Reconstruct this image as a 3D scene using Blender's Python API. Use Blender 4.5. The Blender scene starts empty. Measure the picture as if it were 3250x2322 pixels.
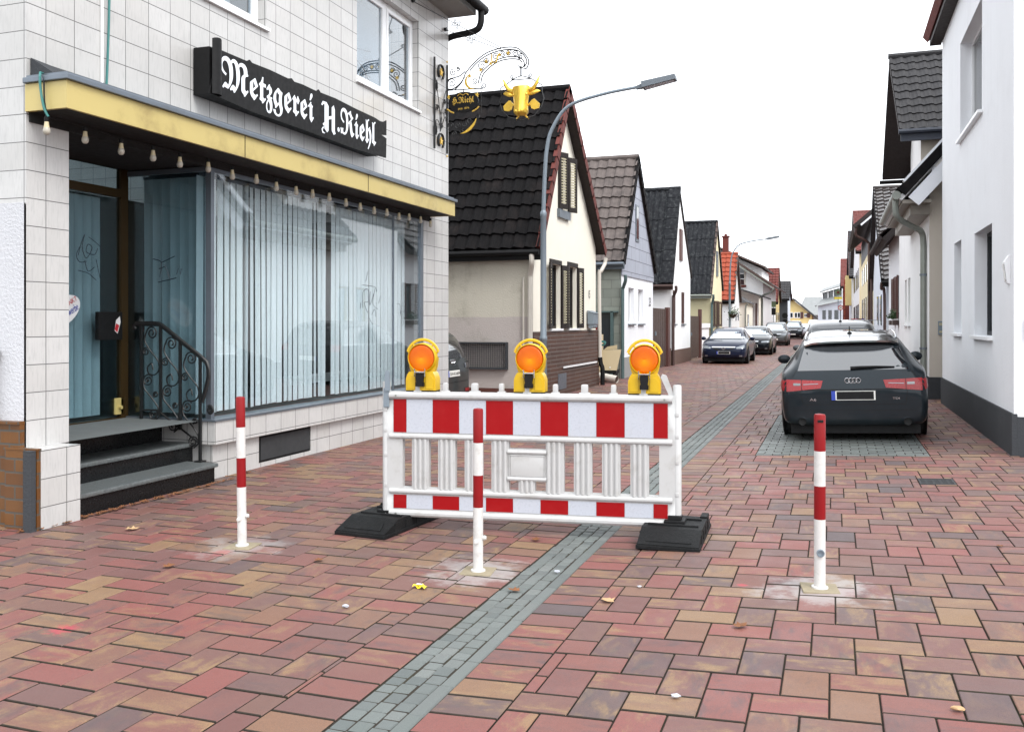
import bpy, bmesh, math, random
from mathutils import Vector, Matrix
from mathutils.bvhtree import BVHTree
R = math.radians
random.seed(7)
SC = bpy.context.scene
COL = SC.collection
# ------------------------------------------------------------ camera
TH = R(19.269)
cd = bpy.data.cameras.new('camera'); cam = bpy.data.objects.new('camera', cd); COL.objects.link(cam)
cam.location = (0, 0, 1.5); cam.rotation_euler = (R(90), 0, TH)
cd.sensor_width = 36; cd.lens = 36*2041/2273; cd.shift_y = -97/2273; cd.clip_start = .05; cd.clip_end = 2000
SC.camera = cam
# ------------------------------------------------------------ sky, sun, exposure (overcast)
SUN_EL, SUN_AZ = R(50), R(122)       # azimuth measured from +Y clockwise
wd = bpy.data.worlds.new('World'); SC.world = wd; wd.use_nodes = True
nt = wd.node_tree; nt.nodes.clear()
sky = nt.nodes.new('ShaderNodeTexSky'); sky.sky_type = 'NISHITA'; sky.sun_disc = False
sky.sun_elevation = SUN_EL; sky.sun_rotation = SUN_AZ; sky.air_density = 1.0; sky.dust_density = 3.0; sky.ozone_density = 1.0
hs = nt.nodes.new('ShaderNodeHueSaturation'); hs.inputs['Saturation'].default_value = .16
mx = nt.nodes.new('ShaderNodeMix'); mx.data_type = 'RGBA'; mx.inputs[0].default_value = .72
mx.inputs[7].default_value = (9.15, 9.45, 9.9, 1)           # even overcast layer
bg = nt.nodes.new('ShaderNodeBackground'); bg.inputs[1].default_value = .13
wo = nt.nodes.new('ShaderNodeOutputWorld')
nt.links.new(sky.outputs[0], hs.inputs['Color']); nt.links.new(hs.outputs[0], mx.inputs[6])
nt.links.new(mx.outputs[2], bg.inputs[0]); nt.links.new(bg.outputs[0], wo.inputs[0])
ld = bpy.data.lights.new('sun', 'SUN'); ld.energy = 1.1; ld.angle = R(25); ld.color = (1, .985, .955)
lo = bpy.data.objects.new('sun', ld); COL.objects.link(lo)
sv = Vector((math.sin(SUN_AZ)*math.cos(SUN_EL), math.cos(SUN_AZ)*math.cos(SUN_EL), math.sin(SUN_EL)))
lo.rotation_euler = sv.to_track_quat('Z', 'Y').to_euler(); lo.location = (0, 0, 40)
SC.view_settings.view_transform = 'Standard'; SC.view_settings.look = 'None'; SC.view_settings.gamma = 1
SC.view_settings.exposure = 1.12
SC.cycles.max_bounces = 8; SC.cycles.transparent_max_bounces = 12

# ------------------------------------------------------------ materials
def _n(t, ty, **k):
    n = t.nodes.new(ty)
    for a, b in k.items(): setattr(n, a, b)
    return n
def newmat(name):
    m = bpy.data.materials.new(name); m.use_nodes = True
    t = m.node_tree; t.nodes.clear()
    o = _n(t, 'ShaderNodeOutputMaterial'); b = _n(t, 'ShaderNodeBsdfPrincipled')
    t.links.new(b.outputs[0], o.inputs[0])
    return m, t, b
def math_(t, op, a, b=None, c=None):
    n = _n(t, 'ShaderNodeMath', operation=op)
    for i, v in enumerate((a, b, c)):
        if v is None: continue
        if isinstance(v, (int, float)): n.inputs[i].default_value = v
        else: t.links.new(v, n.inputs[i])
    return n.outputs[0]
def mixc(t, f, a, b):
    n = _n(t, 'ShaderNodeMix', data_type='RGBA')
    for i, v in ((0, f), (6, a), (7, b)):
        if isinstance(v, (int, float)): n.inputs[i].default_value = v
        elif isinstance(v, tuple): n.inputs[i].default_value = v if len(v) == 4 else (*v, 1)
        else: t.links.new(v, n.inputs[i])
    return n.outputs[2]
def noise(t, vec, sc, det=4, rough=.55, dist=0):
    n = _n(t, 'ShaderNodeTexNoise'); n.inputs['Scale'].default_value = sc; n.inputs['Detail'].default_value = det
    n.inputs['Roughness'].default_value = rough; n.inputs['Distortion'].default_value = dist
    if vec is not None: t.links.new(vec, n.inputs['Vector'])
    return n.outputs[0]
def ramp(t, f, a, b, lo=0., hi=1.):
    n = _n(t, 'ShaderNodeMapRange', interpolation_type='SMOOTHSTEP'); t.links.new(f, n.inputs[0])
    for i, v in enumerate((a, b, lo, hi)): n.inputs[i+1].default_value = v
    return n.outputs[0]
def bump(t, b, h, st=.3, d=.01):
    n = _n(t, 'ShaderNodeBump'); n.inputs['Strength'].default_value = st; n.inputs['Distance'].default_value = d
    t.links.new(h, n.inputs['Height']); t.links.new(n.outputs[0], b.inputs['Normal'])
def pos(t): return _n(t, 'ShaderNodeNewGeometry').outputs['Position']
def scalev(t, v, s):
    n = _n(t, 'ShaderNodeMapping'); n.inputs['Scale'].default_value = s; t.links.new(v, n.inputs[0]); return n.outputs[0]
def wallvec(t, off=(0, 0)):
    """(run along the wall, height) from world position, for walls facing X or Y"""
    g = _n(t, 'ShaderNodeNewGeometry'); sp = _n(t, 'ShaderNodeSeparateXYZ'); t.links.new(g.outputs['Position'], sp.inputs[0])
    sn = _n(t, 'ShaderNodeSeparateXYZ'); t.links.new(g.outputs['True Normal'], sn.inputs[0])
    ay = math_(t, 'GREATER_THAN', math_(t, 'ABSOLUTE', sn.outputs[1]), .6)
    az = math_(t, 'GREATER_THAN', math_(t, 'ABSOLUTE', sn.outputs[2]), .6)
    u = math_(t, 'ADD', math_(t, 'MULTIPLY', sp.outputs[0], ay), math_(t, 'MULTIPLY', sp.outputs[1], math_(t, 'SUBTRACT', 1., ay)))
    v = math_(t, 'ADD', math_(t, 'MULTIPLY', sp.outputs[2], math_(t, 'SUBTRACT', 1., az)), math_(t, 'MULTIPLY', sp.outputs[0], az))
    c = _n(t, 'ShaderNodeCombineXYZ'); t.links.new(math_(t, 'SUBTRACT', u, off[0]), c.inputs[0]); t.links.new(math_(t, 'SUBTRACT', v, off[1]), c.inputs[1])
    return c.outputs[0]
def simple(name, col, rough=.6, metal=0, var=.12, sc=6, bumpst=0, bsc=60, coat=0, spec=.5, dirt=None, dsc=1.2, damt=.5):
    m, t, b = newmat(name)
    p = pos(t)
    n1 = noise(t, p, sc, 5)
    c = mixc(t, n1, tuple(x*(1-var) for x in col), tuple(min(1, x*(1+var)) for x in col))
    if dirt:
        n2 = noise(t, p, dsc, 8, .65)
        c = mixc(t, ramp(t, n2, .48, .75, 0, damt), c, dirt)
    t.links.new(c, b.inputs['Base Color'])
    b.inputs['Metallic'].default_value = metal; b.inputs['Specular IOR Level'].default_value = spec
    t.links.new(ramp(t, noise(t, p, sc*3, 4), .3, .7, max(0, rough-.06), min(1, rough+.06)), b.inputs['Roughness'])
    b.inputs['Coat Weight'].default_value = coat; b.inputs['Coat Roughness'].default_value = .03
    if bumpst: bump(t, b, noise(t, p, bsc, 4, .6), bumpst, .01)
    return m
def bricky(name, c1, c2, mortar, bw, bh, ms=.012, off=(0, 0), offset=.5, freq=2, rough=.6, grain=0, var=.15, bst=.4, spec=.5, sq=1):
    m, t, b = newmat(name)
    v = wallvec(t, off)
    br = _n(t, 'ShaderNodeTexBrick', offset=offset, offset_frequency=freq, squash=sq); t.links.new(v, br.inputs[0])
    br.inputs['Scale'].default_value = 1; br.inputs['Mortar Size'].default_value = ms; br.inputs['Mortar Smooth'].default_value = .1
    br.inputs['Brick Width'].default_value = bw; br.inputs['Row Height'].default_value = bh; br.inputs['Bias'].default_value = 0
    br.inputs['Color1'].default_value = (*c1, 1); br.inputs['Color2'].default_value = (*c2, 1); br.inputs['Mortar'].default_value = (*mortar, 1)
    n1 = noise(t, pos(t), 3, 6, .6)
    c = mixc(t, ramp(t, n1, .3, .75, 0, var), br.outputs[0], tuple(x*.45 for x in c1))
    if grain:
        mp = _n(t, 'ShaderNodeMapping'); mp.inputs['Rotation'].default_value = (0, 0, R(-38)); mp.inputs['Scale'].default_value = (60, 7, 1)
        t.links.new(v, mp.inputs[0])
        c = mixc(t, ramp(t, noise(t, mp.outputs[0], 1, 4, .6, .6), .45, .8, 0, grain), c, tuple(x*.62 for x in c1))
    t.links.new(c, b.inputs['Base Color']); b.inputs['Roughness'].default_value = rough; b.inputs['Specular IOR Level'].default_value = spec
    if bst: bump(t, b, math_(t, 'SUBTRACT', 1., br.outputs[1]), bst, .006)
    return m
def plaster(name, col, bst=.35, bsc=70, dirt=(.2, .18, .15), damt=.25, low=None, lowz=0, rough=.9, streak=.15):
    """rendered wall: fine grain, faint rain streaks, optional repainted lower band"""
    m, t, b = newmat(name); p = pos(t)
    c = mixc(t, noise(t, p, 1.3, 6), tuple(x*.93 for x in col), tuple(min(1, x*1.04) for x in col))
    sp = _n(t, 'ShaderNodeSeparateXYZ'); t.links.new(p, sp.inputs[0])
    if low:
        zz = math_(t, 'ADD', sp.outputs[2], math_(t, 'MULTIPLY', noise(t, p, 2, 2), .04))
        c = mixc(t, math_(t, 'LESS_THAN', zz, lowz), c, low)
    c = mixc(t, ramp(t, noise(t, p, 1.1, 9, .68), .5, .8, 0, damt), c, dirt)
    sv_ = scalev(t, p, (5, 5, .35))
    c = mixc(t, ramp(t, noise(t, sv_, 1.6, 6, .6), .52, .8, 0, streak), c, tuple(x*.6 for x in col))
    t.links.new(c, b.inputs['Base Color']); b.inputs['Roughness'].default_value = rough; b.inputs['Specular IOR Level'].default_value = .25
    bump(t, b, noise(t, p, bsc, 5, .65), bst, .012)
    return m
def glassm(name, tint=(.8, .92, .95), refl=1.0, rough=.01):
    m, t, b = newmat(name); t.nodes.remove(b)
    o = [n for n in t.nodes if n.type == 'OUTPUT_MATERIAL'][0]
    tr = _n(t, 'ShaderNodeBsdfTransparent'); tr.inputs[0].default_value = (*tint, 1)
    gl = _n(t, 'ShaderNodeBsdfGlossy'); gl.inputs['Roughness'].default_value = rough
    gi = _n(t, 'ShaderNodeNewGeometry'); dt = _n(t, 'ShaderNodeVectorMath', operation='DOT_PRODUCT')
    t.links.new(gi.outputs['Incoming'], dt.inputs[0]); t.links.new(gi.outputs['Normal'], dt.inputs[1])
    fre = math_(t, 'ADD', .04, math_(t, 'MULTIPLY', math_(t, 'POWER', math_(t, 'SUBTRACT', 1., math_(t, 'ABSOLUTE', dt.outputs['Value'])), 5), .96))   # the same from both sides
    bp = _n(t, 'ShaderNodeBump'); bp.inputs['Strength'].default_value = .04; bp.inputs['Distance'].default_value = .02
    t.links.new(noise(t, pos(t), 1.3, 1), bp.inputs['Height']); t.links.new(bp.outputs[0], gl.inputs['Normal'])
    mxs = _n(t, 'ShaderNodeMixShader')
    f = math_(t, 'MINIMUM', math_(t, 'MULTIPLY', fre, refl), 1.)
    t.links.new(f, mxs.inputs[0]); t.links.new(tr.outputs[0], mxs.inputs[1]); t.links.new(gl.outputs[0], mxs.inputs[2])
    t.links.new(mxs.outputs[0], o.inputs[0])
    return m
def paint(name, col, metal=.5, rough=.32, flake=.1):
    m, t, b = newmat(name); p = pos(t)
    c = mixc(t, noise(t, p, 3, 6), tuple(x*(1-flake) for x in col), tuple(x*(1+flake) for x in col))
    sp = _n(t, 'ShaderNodeSeparateXYZ'); t.links.new(p, sp.inputs[0])
    dust = math_(t, 'MULTIPLY', ramp(t, sp.outputs[2], .15, .7, 1, 0), ramp(t, noise(t, p, 5, 8, .7), .35, .75, .0, .22))
    c = mixc(t, dust, c, (.06, .056, .052))
    t.links.new(c, b.inputs['Base Color']); b.inputs['Metallic'].default_value = metal
    t.links.new(math_(t, 'ADD', math_(t, 'MULTIPLY', dust, .4), rough), b.inputs['Roughness'])
    b.inputs['Coat Weight'].default_value = .7; b.inputs['Coat Roughness'].default_value = .02; b.inputs['Coat IOR'].default_value = 1.35; b.inputs['Specular IOR Level'].default_value = .1
    return m
def emis(name, col, st):
    m, t, b = newmat(name); b.inputs['Base Color'].default_value = (*col, 1); b.inputs['Emission Color'].default_value = (*col, 1); b.inputs['Emission Strength'].default_value = st
    return m

M = {}
# ------------------------------------------------------------ tagging and mesh helpers
def tag(o, label=None, cat=None, group=None, kind=None):
    if label: o['label'] = label
    if cat: o['category'] = cat
    if group: o['group'] = group
    if kind: o['kind'] = kind
    return o
def thing(name, label, cat, loc=(0, 0, 0), rz=0, group=None):
    o = bpy.data.objects.new(name, None); COL.objects.link(o); o.empty_display_size = .2
    o.location = loc; o.rotation_euler = (0, 0, rz)
    return tag(o, label, cat, group)
def origin(o):
    v = Vector((0, 0, 0))
    while o: v += Vector(o.location); o = o.parent
    return v
def copy_tree(o, parent=None):
    c = o.copy(); COL.objects.link(c); c.parent = parent
    for ch in list(o.children): copy_tree(ch, c)
    return c
def clip_axis(poly, ax, val, keep_lo):
    out = []
    for i in range(len(poly)):
        a, b = poly[i], poly[(i+1) % len(poly)]
        ia = (a[ax] <= val+1e-9) if keep_lo else (a[ax] >= val-1e-9)
        ib = (b[ax] <= val+1e-9) if keep_lo else (b[ax] >= val-1e-9)
        if ia: out.append(a)
        if ia != ib and abs(b[ax]-a[ax]) > 1e-12:
            s = (val-a[ax])/(b[ax]-a[ax]); out.append(tuple(a[k]+s*(b[k]-a[k]) for k in range(len(a))))
    return out
def clip_rect(poly, x0, x1, y0, y1):
    for ax, v, lo_ in ((0, x0, False), (0, x1, True), (1, y0, False), (1, y1, True)):
        if len(poly) < 3: return []
        poly = clip_axis(poly, ax, v, lo_)
    return poly if len(poly) >= 3 else []
class MB:
    def __init__(s): s.v = []; s.f = []; s.mi = []; s.m = 0; s.uv = None
    def add(s, vs, fs, mi=None):
        o = len(s.v); s.v += [Vector(v) for v in vs]
        for f in fs: s.f.append([i+o for i in f]); s.mi.append(s.m if mi is None else mi)
        return s
    def quad(s, a, b, c, d, mi=None): return s.add([a, b, c, d], [(0, 1, 2, 3)], mi)
    def box(s, x0, x1, y0, y1, z0, z1, bev=0, mi=None):
        if x0 > x1: x0, x1 = x1, x0
        if y0 > y1: y0, y1 = y1, y0
        if z0 > z1: z0, z1 = z1, z0
        b = min(bev, (x1-x0)*.45, (y1-y0)*.45, (z1-z0)*.45)
        if b <= 0:
            return s.add([(x, y, z) for z in (z0, z1) for y in (y0, y1) for x in (x0, x1)],
                  [(0, 2, 3, 1), (4, 5, 7, 6), (0, 1, 5, 4), (2, 6, 7, 3), (0, 4, 6, 2), (1, 3, 7, 5)], mi)
        bm = bmesh.new(); bmesh.ops.create_cube(bm, size=1)
        for v in bm.verts: v.co = Vector(((x0+x1)/2+v.co.x*(x1-x0), (y0+y1)/2+v.co.y*(y1-y0), (z0+z1)/2+v.co.z*(z1-z0)))
        bmesh.ops.bevel(bm, geom=bm.edges[:], offset=b, segments=2, profile=.6, affect='EDGES', clamp_overlap=True)
        return s.bm(bm, mi)
    def bm(s, bm, mi=None):
        bm.verts.index_update()
        s.add([v.co.copy() for v in bm.verts], [[v.index for v in f.verts] for f in bm.faces], mi); bm.free(); return s
    def tf(s, mat, i0=0):
        for i in range(i0, len(s.v)): s.v[i] = mat @ s.v[i]
        return s
    def tube(s, pts, r, n=8, cap=True, mi=None, closed=False, flat=None):
        """tube along a polyline; r a number or one per point; flat=(a,b) elliptical section"""
        P = [Vector(p) for p in pts]; k = len(P); rs = r if isinstance(r, (list, tuple)) else [r]*k
        vs = []; fs = []; up = None
        for i in range(k):
            if closed: t = (P[(i+1) % k]-P[i-1])
            else: t = (P[min(i+1, k-1)]-P[max(i-1, 0)])
            t = t.normalized() if t.length > 1e-9 else Vector((0, 0, 1))
            if up is None:
                up = Vector((0, 0, 1)) if abs(t.z) < .9 else Vector((0, 1, 0))
                if abs(t.y) < .3 and abs(t.z) <= .9: up = Vector((0, 1, 0))
            a = t.cross(up)
            if a.length < 1e-6: a = t.cross(Vector((1, 0, 0)))
            a.normalize(); b = a.cross(t).normalized(); up = b
            for j in range(n):
                w = 2*math.pi*j/n
                vs.append(P[i]+a*(math.cos(w)*rs[i]*(flat[0] if flat else 1))+b*(math.sin(w)*rs[i]*(flat[1] if flat else 1)))
        for i in range(k if closed else k-1):
            i2 = (i+1) % k
            for j in range(n): fs.append((i*n+j, i*n+(j+1) % n, i2*n+(j+1) % n, i2*n+j))
        if cap and not closed: fs += [tuple(range(n-1, -1, -1)), tuple(range((k-1)*n, k*n))]
        return s.add(vs, fs, mi)
    def lathe(s, prof, n=16, c=(0, 0, 0), axis='z', mi=None, cap=True):
        vs = []; k = len(prof)
        for r, z in prof:
            for j in range(n):
                a = 2*math.pi*j/n; x, y = r*math.cos(a), r*math.sin(a)
                p = (x, y, z) if axis == 'z' else ((x, z, y) if axis == 'y' else (z, x, y))
                vs.append(Vector(p)+Vector(c))
        fs = [(i*n+j, i*n+(j+1) % n, (i+1)*n+(j+1) % n, (i+1)*n+j) for i in range(k-1) for j in range(n)]
        if cap: fs += [tuple(range(n)), tuple(range((k-1)*n, k*n))]
        return s.add(vs, fs, mi)
    def prism(s, poly, fn, d0, d1, mi=None):
        """poly of 2D points placed by fn(a,b,depth)"""
        n = len(poly)
        return s.add([fn(a, b, d0) for a, b in poly]+[fn(a, b, d1) for a, b in poly],
              [tuple(range(n)), tuple(range(2*n-1, n-1, -1))]+[(i, (i+1) % n, n+(i+1) % n, n+i) for i in range(n)], mi)
    def wall(s, poly, holes, fn, depth, mi=None, rmi=None, back=False):
        """convex polygon with rectangular holes at fn(a,b,0); reveals run to fn(a,b,depth)"""
        xs = sorted({min(p[0] for p in poly), max(p[0] for p in poly)} | {h[i] for h in holes for i in (0, 2)})
        ys = sorted({min(p[1] for p in poly), max(p[1] for p in poly)} | {h[i] for h in holes for i in (1, 3)})
        for i in range(len(xs)-1):
            for j in range(len(ys)-1):
                cx, cy = (xs[i]+xs[i+1])/2, (ys[j]+ys[j+1])/2
                if any(h[0] < cx < h[2] and h[1] < cy < h[3] for h in holes): continue
                c = clip_rect(poly, xs[i], xs[i+1], ys[j], ys[j+1])
                if c: s.add([fn(a, b, 0) for a, b in c], [tuple(range(len(c)))], mi)
                if c and back: s.add([fn(a, b, depth) for a, b in c], [tuple(range(len(c)))], mi)
        for a0, b0, a1, b1 in holes:
            q = [(a0, b0), (a1, b0), (a1, b1), (a0, b1)]
            for k in range(4):
                (a, b), (c, d) = q[k], q[(k+1) % 4]
                s.quad(fn(a, b, 0), fn(c, d, 0), fn(c, d, depth), fn(a, b, depth), rmi if rmi is not None else mi)
        return s
    def build(s, name, mats, parent=None, smooth=False, world=True, recalc=True):
        me = bpy.data.meshes.new(name)
        off = origin(parent) if (parent and world) else Vector((0, 0, 0))
        me.from_pydata([tuple(v-off) for v in s.v], [], s.f)
        if not isinstance(mats, (list, tuple)): mats = [mats]
        for m in mats: me.materials.append(m)
        for p, i in zip(me.polygons, s.mi): p.material_index = min(i, len(mats)-1)
        if recalc:
            bm = bmesh.new(); bm.from_mesh(me)
            if smooth: bmesh.ops.remove_doubles(bm, verts=bm.verts, dist=1e-5)
            bmesh.ops.recalc_face_normals(bm, faces=bm.faces); bm.to_mesh(me); bm.free()
        if smooth:
            for p in me.polygons: p.use_smooth = True
            me.set_sharp_from_angle(angle=R(40 if smooth is True else smooth))
        o = bpy.data.objects.new(name, me); COL.objects.link(o)
        if parent: o.parent = parent
        return o
def text_mb(body, fn, size=1, spacing=1, n=4, shear=0, bold=0):
    """flat lettering placed by fn(x,y), returned with its bounding box"""
    c = bpy.data.curves.new('t', 'FONT'); c.body = body; c.size = size; c.resolution_u = n; c.space_character = spacing; c.shear = shear; c.offset = bold
    o = bpy.data.objects.new('t', c); COL.objects.link(o)
    me = bpy.data.meshes.new_from_object(o.evaluated_get(bpy.context.evaluated_depsgraph_get()))
    vs = [(v.co.x, v.co.y) for v in me.vertices]; fs = [tuple(p.vertices) for p in me.polygons]
    bpy.data.objects.remove(o); bpy.data.curves.remove(c); bpy.data.meshes.remove(me)
    x0, x1 = min(v[0] for v in vs), max(v[0] for v in vs); y0, y1 = min(v[1] for v in vs), max(v[1] for v in vs)
    mb = MB(); mb.add([fn((x-x0)/(x1-x0), (y-y0)/(y1-y0)) for x, y in vs], fs)
    return mb
def fraktur(s):
    out = ''
    for ch in s:
        if 'A' <= ch <= 'Z': out += chr(0x1D56C+ord(ch)-65)
        elif 'a' <= ch <= 'z': out += chr(0x1D586+ord(ch)-97)
        else: out += ch
    return out
def spline(P, n=8, closed=False):
    P = [Vector(p) for p in P]; out = []; k = len(P)
    for i in range(k if closed else k-1):
        p0 = P[i-1] if (i or closed) else P[0]; p1 = P[i]; p2 = P[(i+1) % k]; p3 = P[(i+2) % k] if (i+2 < k or closed) else P[-1]
        for j in range(n):
            t = j/n
            out.append(.5*((2*p1)+(p2-p0)*t+(2*p0-5*p1+4*p2-p3)*t*t+(3*p1-p0-3*p2+p3)*t**3))
    if not closed: out.append(P[-1])
    return out
def spiral(cx, cy, r0, r1, a0, turns, n=22):
    return [(cx+(r0+(r1-r0)*i/n)*math.cos(a0+turns*2*math.pi*i/n), cy+(r0+(r1-r0)*i/n)*math.sin(a0+turns*2*math.pi*i/n)) for i in range(n+1)]
# ------------------------------------------------------------ material library
M['tile'] = bricky('marbled_tile', (.52, .515, .505), (.48, .47, .455), (.10, .10, .098), .275, .205, .0034, off=(5.105, .57), offset=0, rough=.22, grain=.5, var=.16, bst=.5)
M['tile_brown'] = bricky('brown_clinker', (.155, .062, .013), (.115, .043, .010), (.075, .07, .06), .19, .098, .008, off=(0, .02), rough=.4, grain=.35, var=.3)
M['clinker'] = bricky('dark_clinker', (.085, .036, .022), (.060, .027, .018), (.16, .145, .13), .9, .082, .007, rough=.55, var=.3)
M['panelgrey'] = bricky('slate_panel', (.36, .38, .44), (.33, .35, .41), (.10, .10, .12), 1.1, .36, .010, rough=.7, var=.2)
M['blockgreen'] = bricky('concrete_block', (.27, .29, .25), (.22, .24, .21), (.15, .16, .14), .45, .24, .008, rough=.9, var=.35)
M['rough_white'] = plaster('rough_plaster', (.56, .565, .59), .9, 42, damt=.08, streak=.05)
M['white_wall'] = plaster('white_render', (.78, .795, .82), .3, 45, damt=.10, streak=.12)
M['white_old'] = plaster('old_white_render', (.82, .82, .82), .25, 60, damt=.12, streak=.15)
M['cream'] = plaster('cream_render', (.82, .78, .68), .25, 60, damt=.08, streak=.12)
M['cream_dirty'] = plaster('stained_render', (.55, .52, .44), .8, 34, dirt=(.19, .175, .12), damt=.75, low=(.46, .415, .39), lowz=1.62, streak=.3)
M['beige'] = plaster('beige_render', (.54, .49, .425), .5, 45, damt=.1, streak=.08)
M['yellow'] = plaster('yellow_render', (.68, .54, .25), .2, 60, damt=.08)
M['cream_y'] = plaster('pale_yellow_render', (.78, .69, .47), .2, 60, damt=.08)
M['bluewhite'] = plaster('blue_white_render', (.62, .66, .73), .2, 60, damt=.08)
M['olive'] = plaster('olive_render', (.46, .42, .27), .5, 40, damt=.4)
M['plinth'] = plaster('dark_plinth', (.046, .049, .054), .6, 50, damt=.4, dirt=(.095, .097, .10))
M['plinth_red'] = plaster('red_brown_plinth', (.105, .042, .033), .4, 50, damt=.3)
M['plinth_brown'] = plaster('brown_plinth', (.12, .075, .06), .4, 50, damt=.35)
M['concrete'] = plaster('grey_concrete', (.30, .30, .29), .4, 60, damt=.3)
M['white_pvc'] = simple('white_window_plastic', (.80, .81, .82), .35, var=.03)
M['white_plastic'] = simple('white_barrier_plastic', (.45, .45, .445), .38, var=.04, sc=8, dirt=(.24, .22, .19), dsc=8, damt=.4, spec=.5)
M['white_film'] = simple('reflective_white_film', (.43, .45, .50), .3, var=.03, sc=20, dirt=(.42, .42, .44), dsc=9, damt=.3)
M['red_film'] = simple('reflective_red_film', (.27, .002, .004), .4, spec=.2, var=.05, sc=10, dirt=(.30, .012, .012), dsc=8, damt=.5)
M['red_paint'] = simple('red_bollard_paint', (.21, .006, .008), .4, spec=.2, var=.08, dirt=(.20, .012, .012), dsc=14, damt=.5)
M['white_paint'] = simple('white_bollard_paint', (.57, .56, .54), .3, var=.03, dirt=(.30, .28, .25), dsc=12, damt=.4)
M['yellow_plastic'] = simple('yellow_lamp_plastic', (.56, .35, .003), .35, var=.05, dirt=(.5, .32, .01), dsc=14, damt=.4)
M['black_rubber'] = simple('black_rubber', (.007, .0075, .008), .65, spec=.2, var=.3, sc=14, bumpst=.5, bsc=90, dirt=(.022, .022, .0215), dsc=5, damt=.6)
M['black'] = simple('black_plastic', (.006, .006, .0065), .6, var=.2, spec=.25)
M['near_black'] = simple('dark_interior', (.012, .012, .012), .9, var=.2)  # near-black for hollow insides and the canopy underside
M['interior'] = simple('dim_shop_interior', (.10, .11, .11), .9, var=.2)
M['room_sky_tint'] = simple('sky_tinted_room', (.42, .47, .52), .9, var=.1)  # pale blue stands in for sky reflected in the upper panes
M['vent_dark'] = simple('dark_vent_plate', (.035, .037, .039), .6, var=.2, spec=.3)
M['eave_brown'] = simple('weathered_eave_boards', (.26, .235, .20), .6, var=.2, sc=5)
M['iron'] = simple('wrought_iron', (.010, .0105, .011), .5, .1, var=.3, sc=20)
M['gold'] = simple('gold_leaf', (.86, .56, .085), .34, .75, var=.16, sc=18, bumpst=.25, bsc=40)
M['gold_flat'] = simple('gold_paint', (.72, .46, .08), .4, .35, var=.1, sc=30)
M['brass'] = simple('brass_sheet', (.50, .40, .15), .42, .1, var=.06, sc=2, dirt=(.24, .17, .06), dsc=1.6, damt=.75)
M['brass_dark'] = simple('dull_brass_frame', (.055, .030, .007), .4, .5, var=.15)
M['zinc'] = simple('zinc_sheet', (.15, .175, .205), .42, .5, var=.15, sc=4, dirt=(.12, .13, .14), dsc=3, damt=.5)
M['galv'] = simple('galvanised_pole', (.20, .24, .275), .5, .25, var=.08, sc=6, dirt=(.18, .2, .22), dsc=3, damt=.4)
M['lamp_head'] = simple('lamp_head_grey', (.13, .15, .17), .5, .2, var=.1)
M['pipe_pale'] = simple('pale_painted_pipe', (.58, .54, .48), .45, var=.08, dirt=(.35, .31, .26), dsc=3, damt=.4)
M['pipe_brown'] = simple('brown_pipe', (.07, .04, .035), .45, .2, var=.15)
M['pipe_zinc'] = simple('weathered_zinc_pipe', (.22, .235, .21), .45, .35, var=.2, sc=5)
M['pipe_teal'] = simple('dark_teal_pipe', (.09, .14, .14), .45, .3, var=.2)
M['granite'] = simple('grey_granite', (.090, .100, .101), .5, var=.85, sc=45, bumpst=.2, bsc=150, dirt=(.12, .12, .11), dsc=3, damt=.5)
M['riser'] = simple('black_polished_stone', (.007, .0075, .008), .3, spec=.3, var=.3, sc=20)
M['shutter'] = simple('dark_brown_shutter', (.018, .013, .011), .6, spec=.3, var=.2)
M['slat'] = simple('cream_shutter_slat', (.42, .38, .26), .5, var=.08)
M['roller'] = simple('grey_roller_shutter', (.45, .46, .47), .5, var=.06)
M['fascia'] = simple('bargeboard_white', (.72, .74, .78), .45, var=.05)
M['woodred'] = simple('dark_red_wood', (.085, .032, .026), .5, var=.2)
M['woodbrown'] = simple('brown_wood', (.06, .035, .028), .55, var=.25)
M['wood_pale'] = simple('pale_laminate', (.56, .46, .29), .45, var=.05, sc=3)
M['roof_black'] = simple('black_roof_tile', (.0055, .005, .0055), .8, spec=.12, var=.45, sc=9, bumpst=.3, bsc=30, dirt=(.024, .018, .017), dsc=2.2, damt=.6)
M['roof_brown'] = simple('weathered_brown_tile', (.115, .095, .088), .75, spec=.25, var=.5, sc=7, bumpst=.3, bsc=30, dirt=(.028, .025, .025), dsc=1.6, damt=.8)
M['roof_corr'] = simple('mossy_corrugated_sheet', (.015, .016, .019), .8, spec=.15, var=.5, sc=9, bumpst=.3, bsc=30, dirt=(.13, .14, .135), dsc=9, damt=.35)
M['roof_red'] = simple('red_roof_tile', (.30, .062, .032), .75, spec=.25, var=.3, sc=7, dirt=(.22, .05, .03), dsc=1.5, damt=.6)
M['roof_dkred'] = simple('dark_red_roof_tile', (.15, .042, .036), .7, spec=.25, var=.3, sc=6, dirt=(.09, .035, .03), dsc=1, damt=.6)
M['roof_grey'] = simple('grey_roof_tile', (.040, .039, .041), .7, spec=.25, var=.4, sc=8, dirt=(.035, .033, .033), dsc=2, damt=.6)
M['roof_lightgrey'] = simple('pale_grey_roof', (.22, .23, .23), .6, var=.25, sc=2)
M['roof_shiny'] = simple('glazed_dark_tile', (.035, .028, .026), .28, var=.4, sc=12, dirt=(.07, .055, .05), dsc=3, damt=.5)
M['verge_red'] = simple('red_verge_tile', (.12, .030, .024), .7, spec=.25, var=.3, sc=8, dirt=(.09, .03, .025), dsc=3, damt=.5)
M['darkblue'] = simple('dark_blue_cladding', (.028, .034, .05), .6, var=.2)
M['soffit'] = simple('dark_soffit_boards', (.014, .008, .007), .7, var=.3)
M['glass'] = glassm('shop_window_glass', (.94, .98, .99), 3.0)
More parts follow.
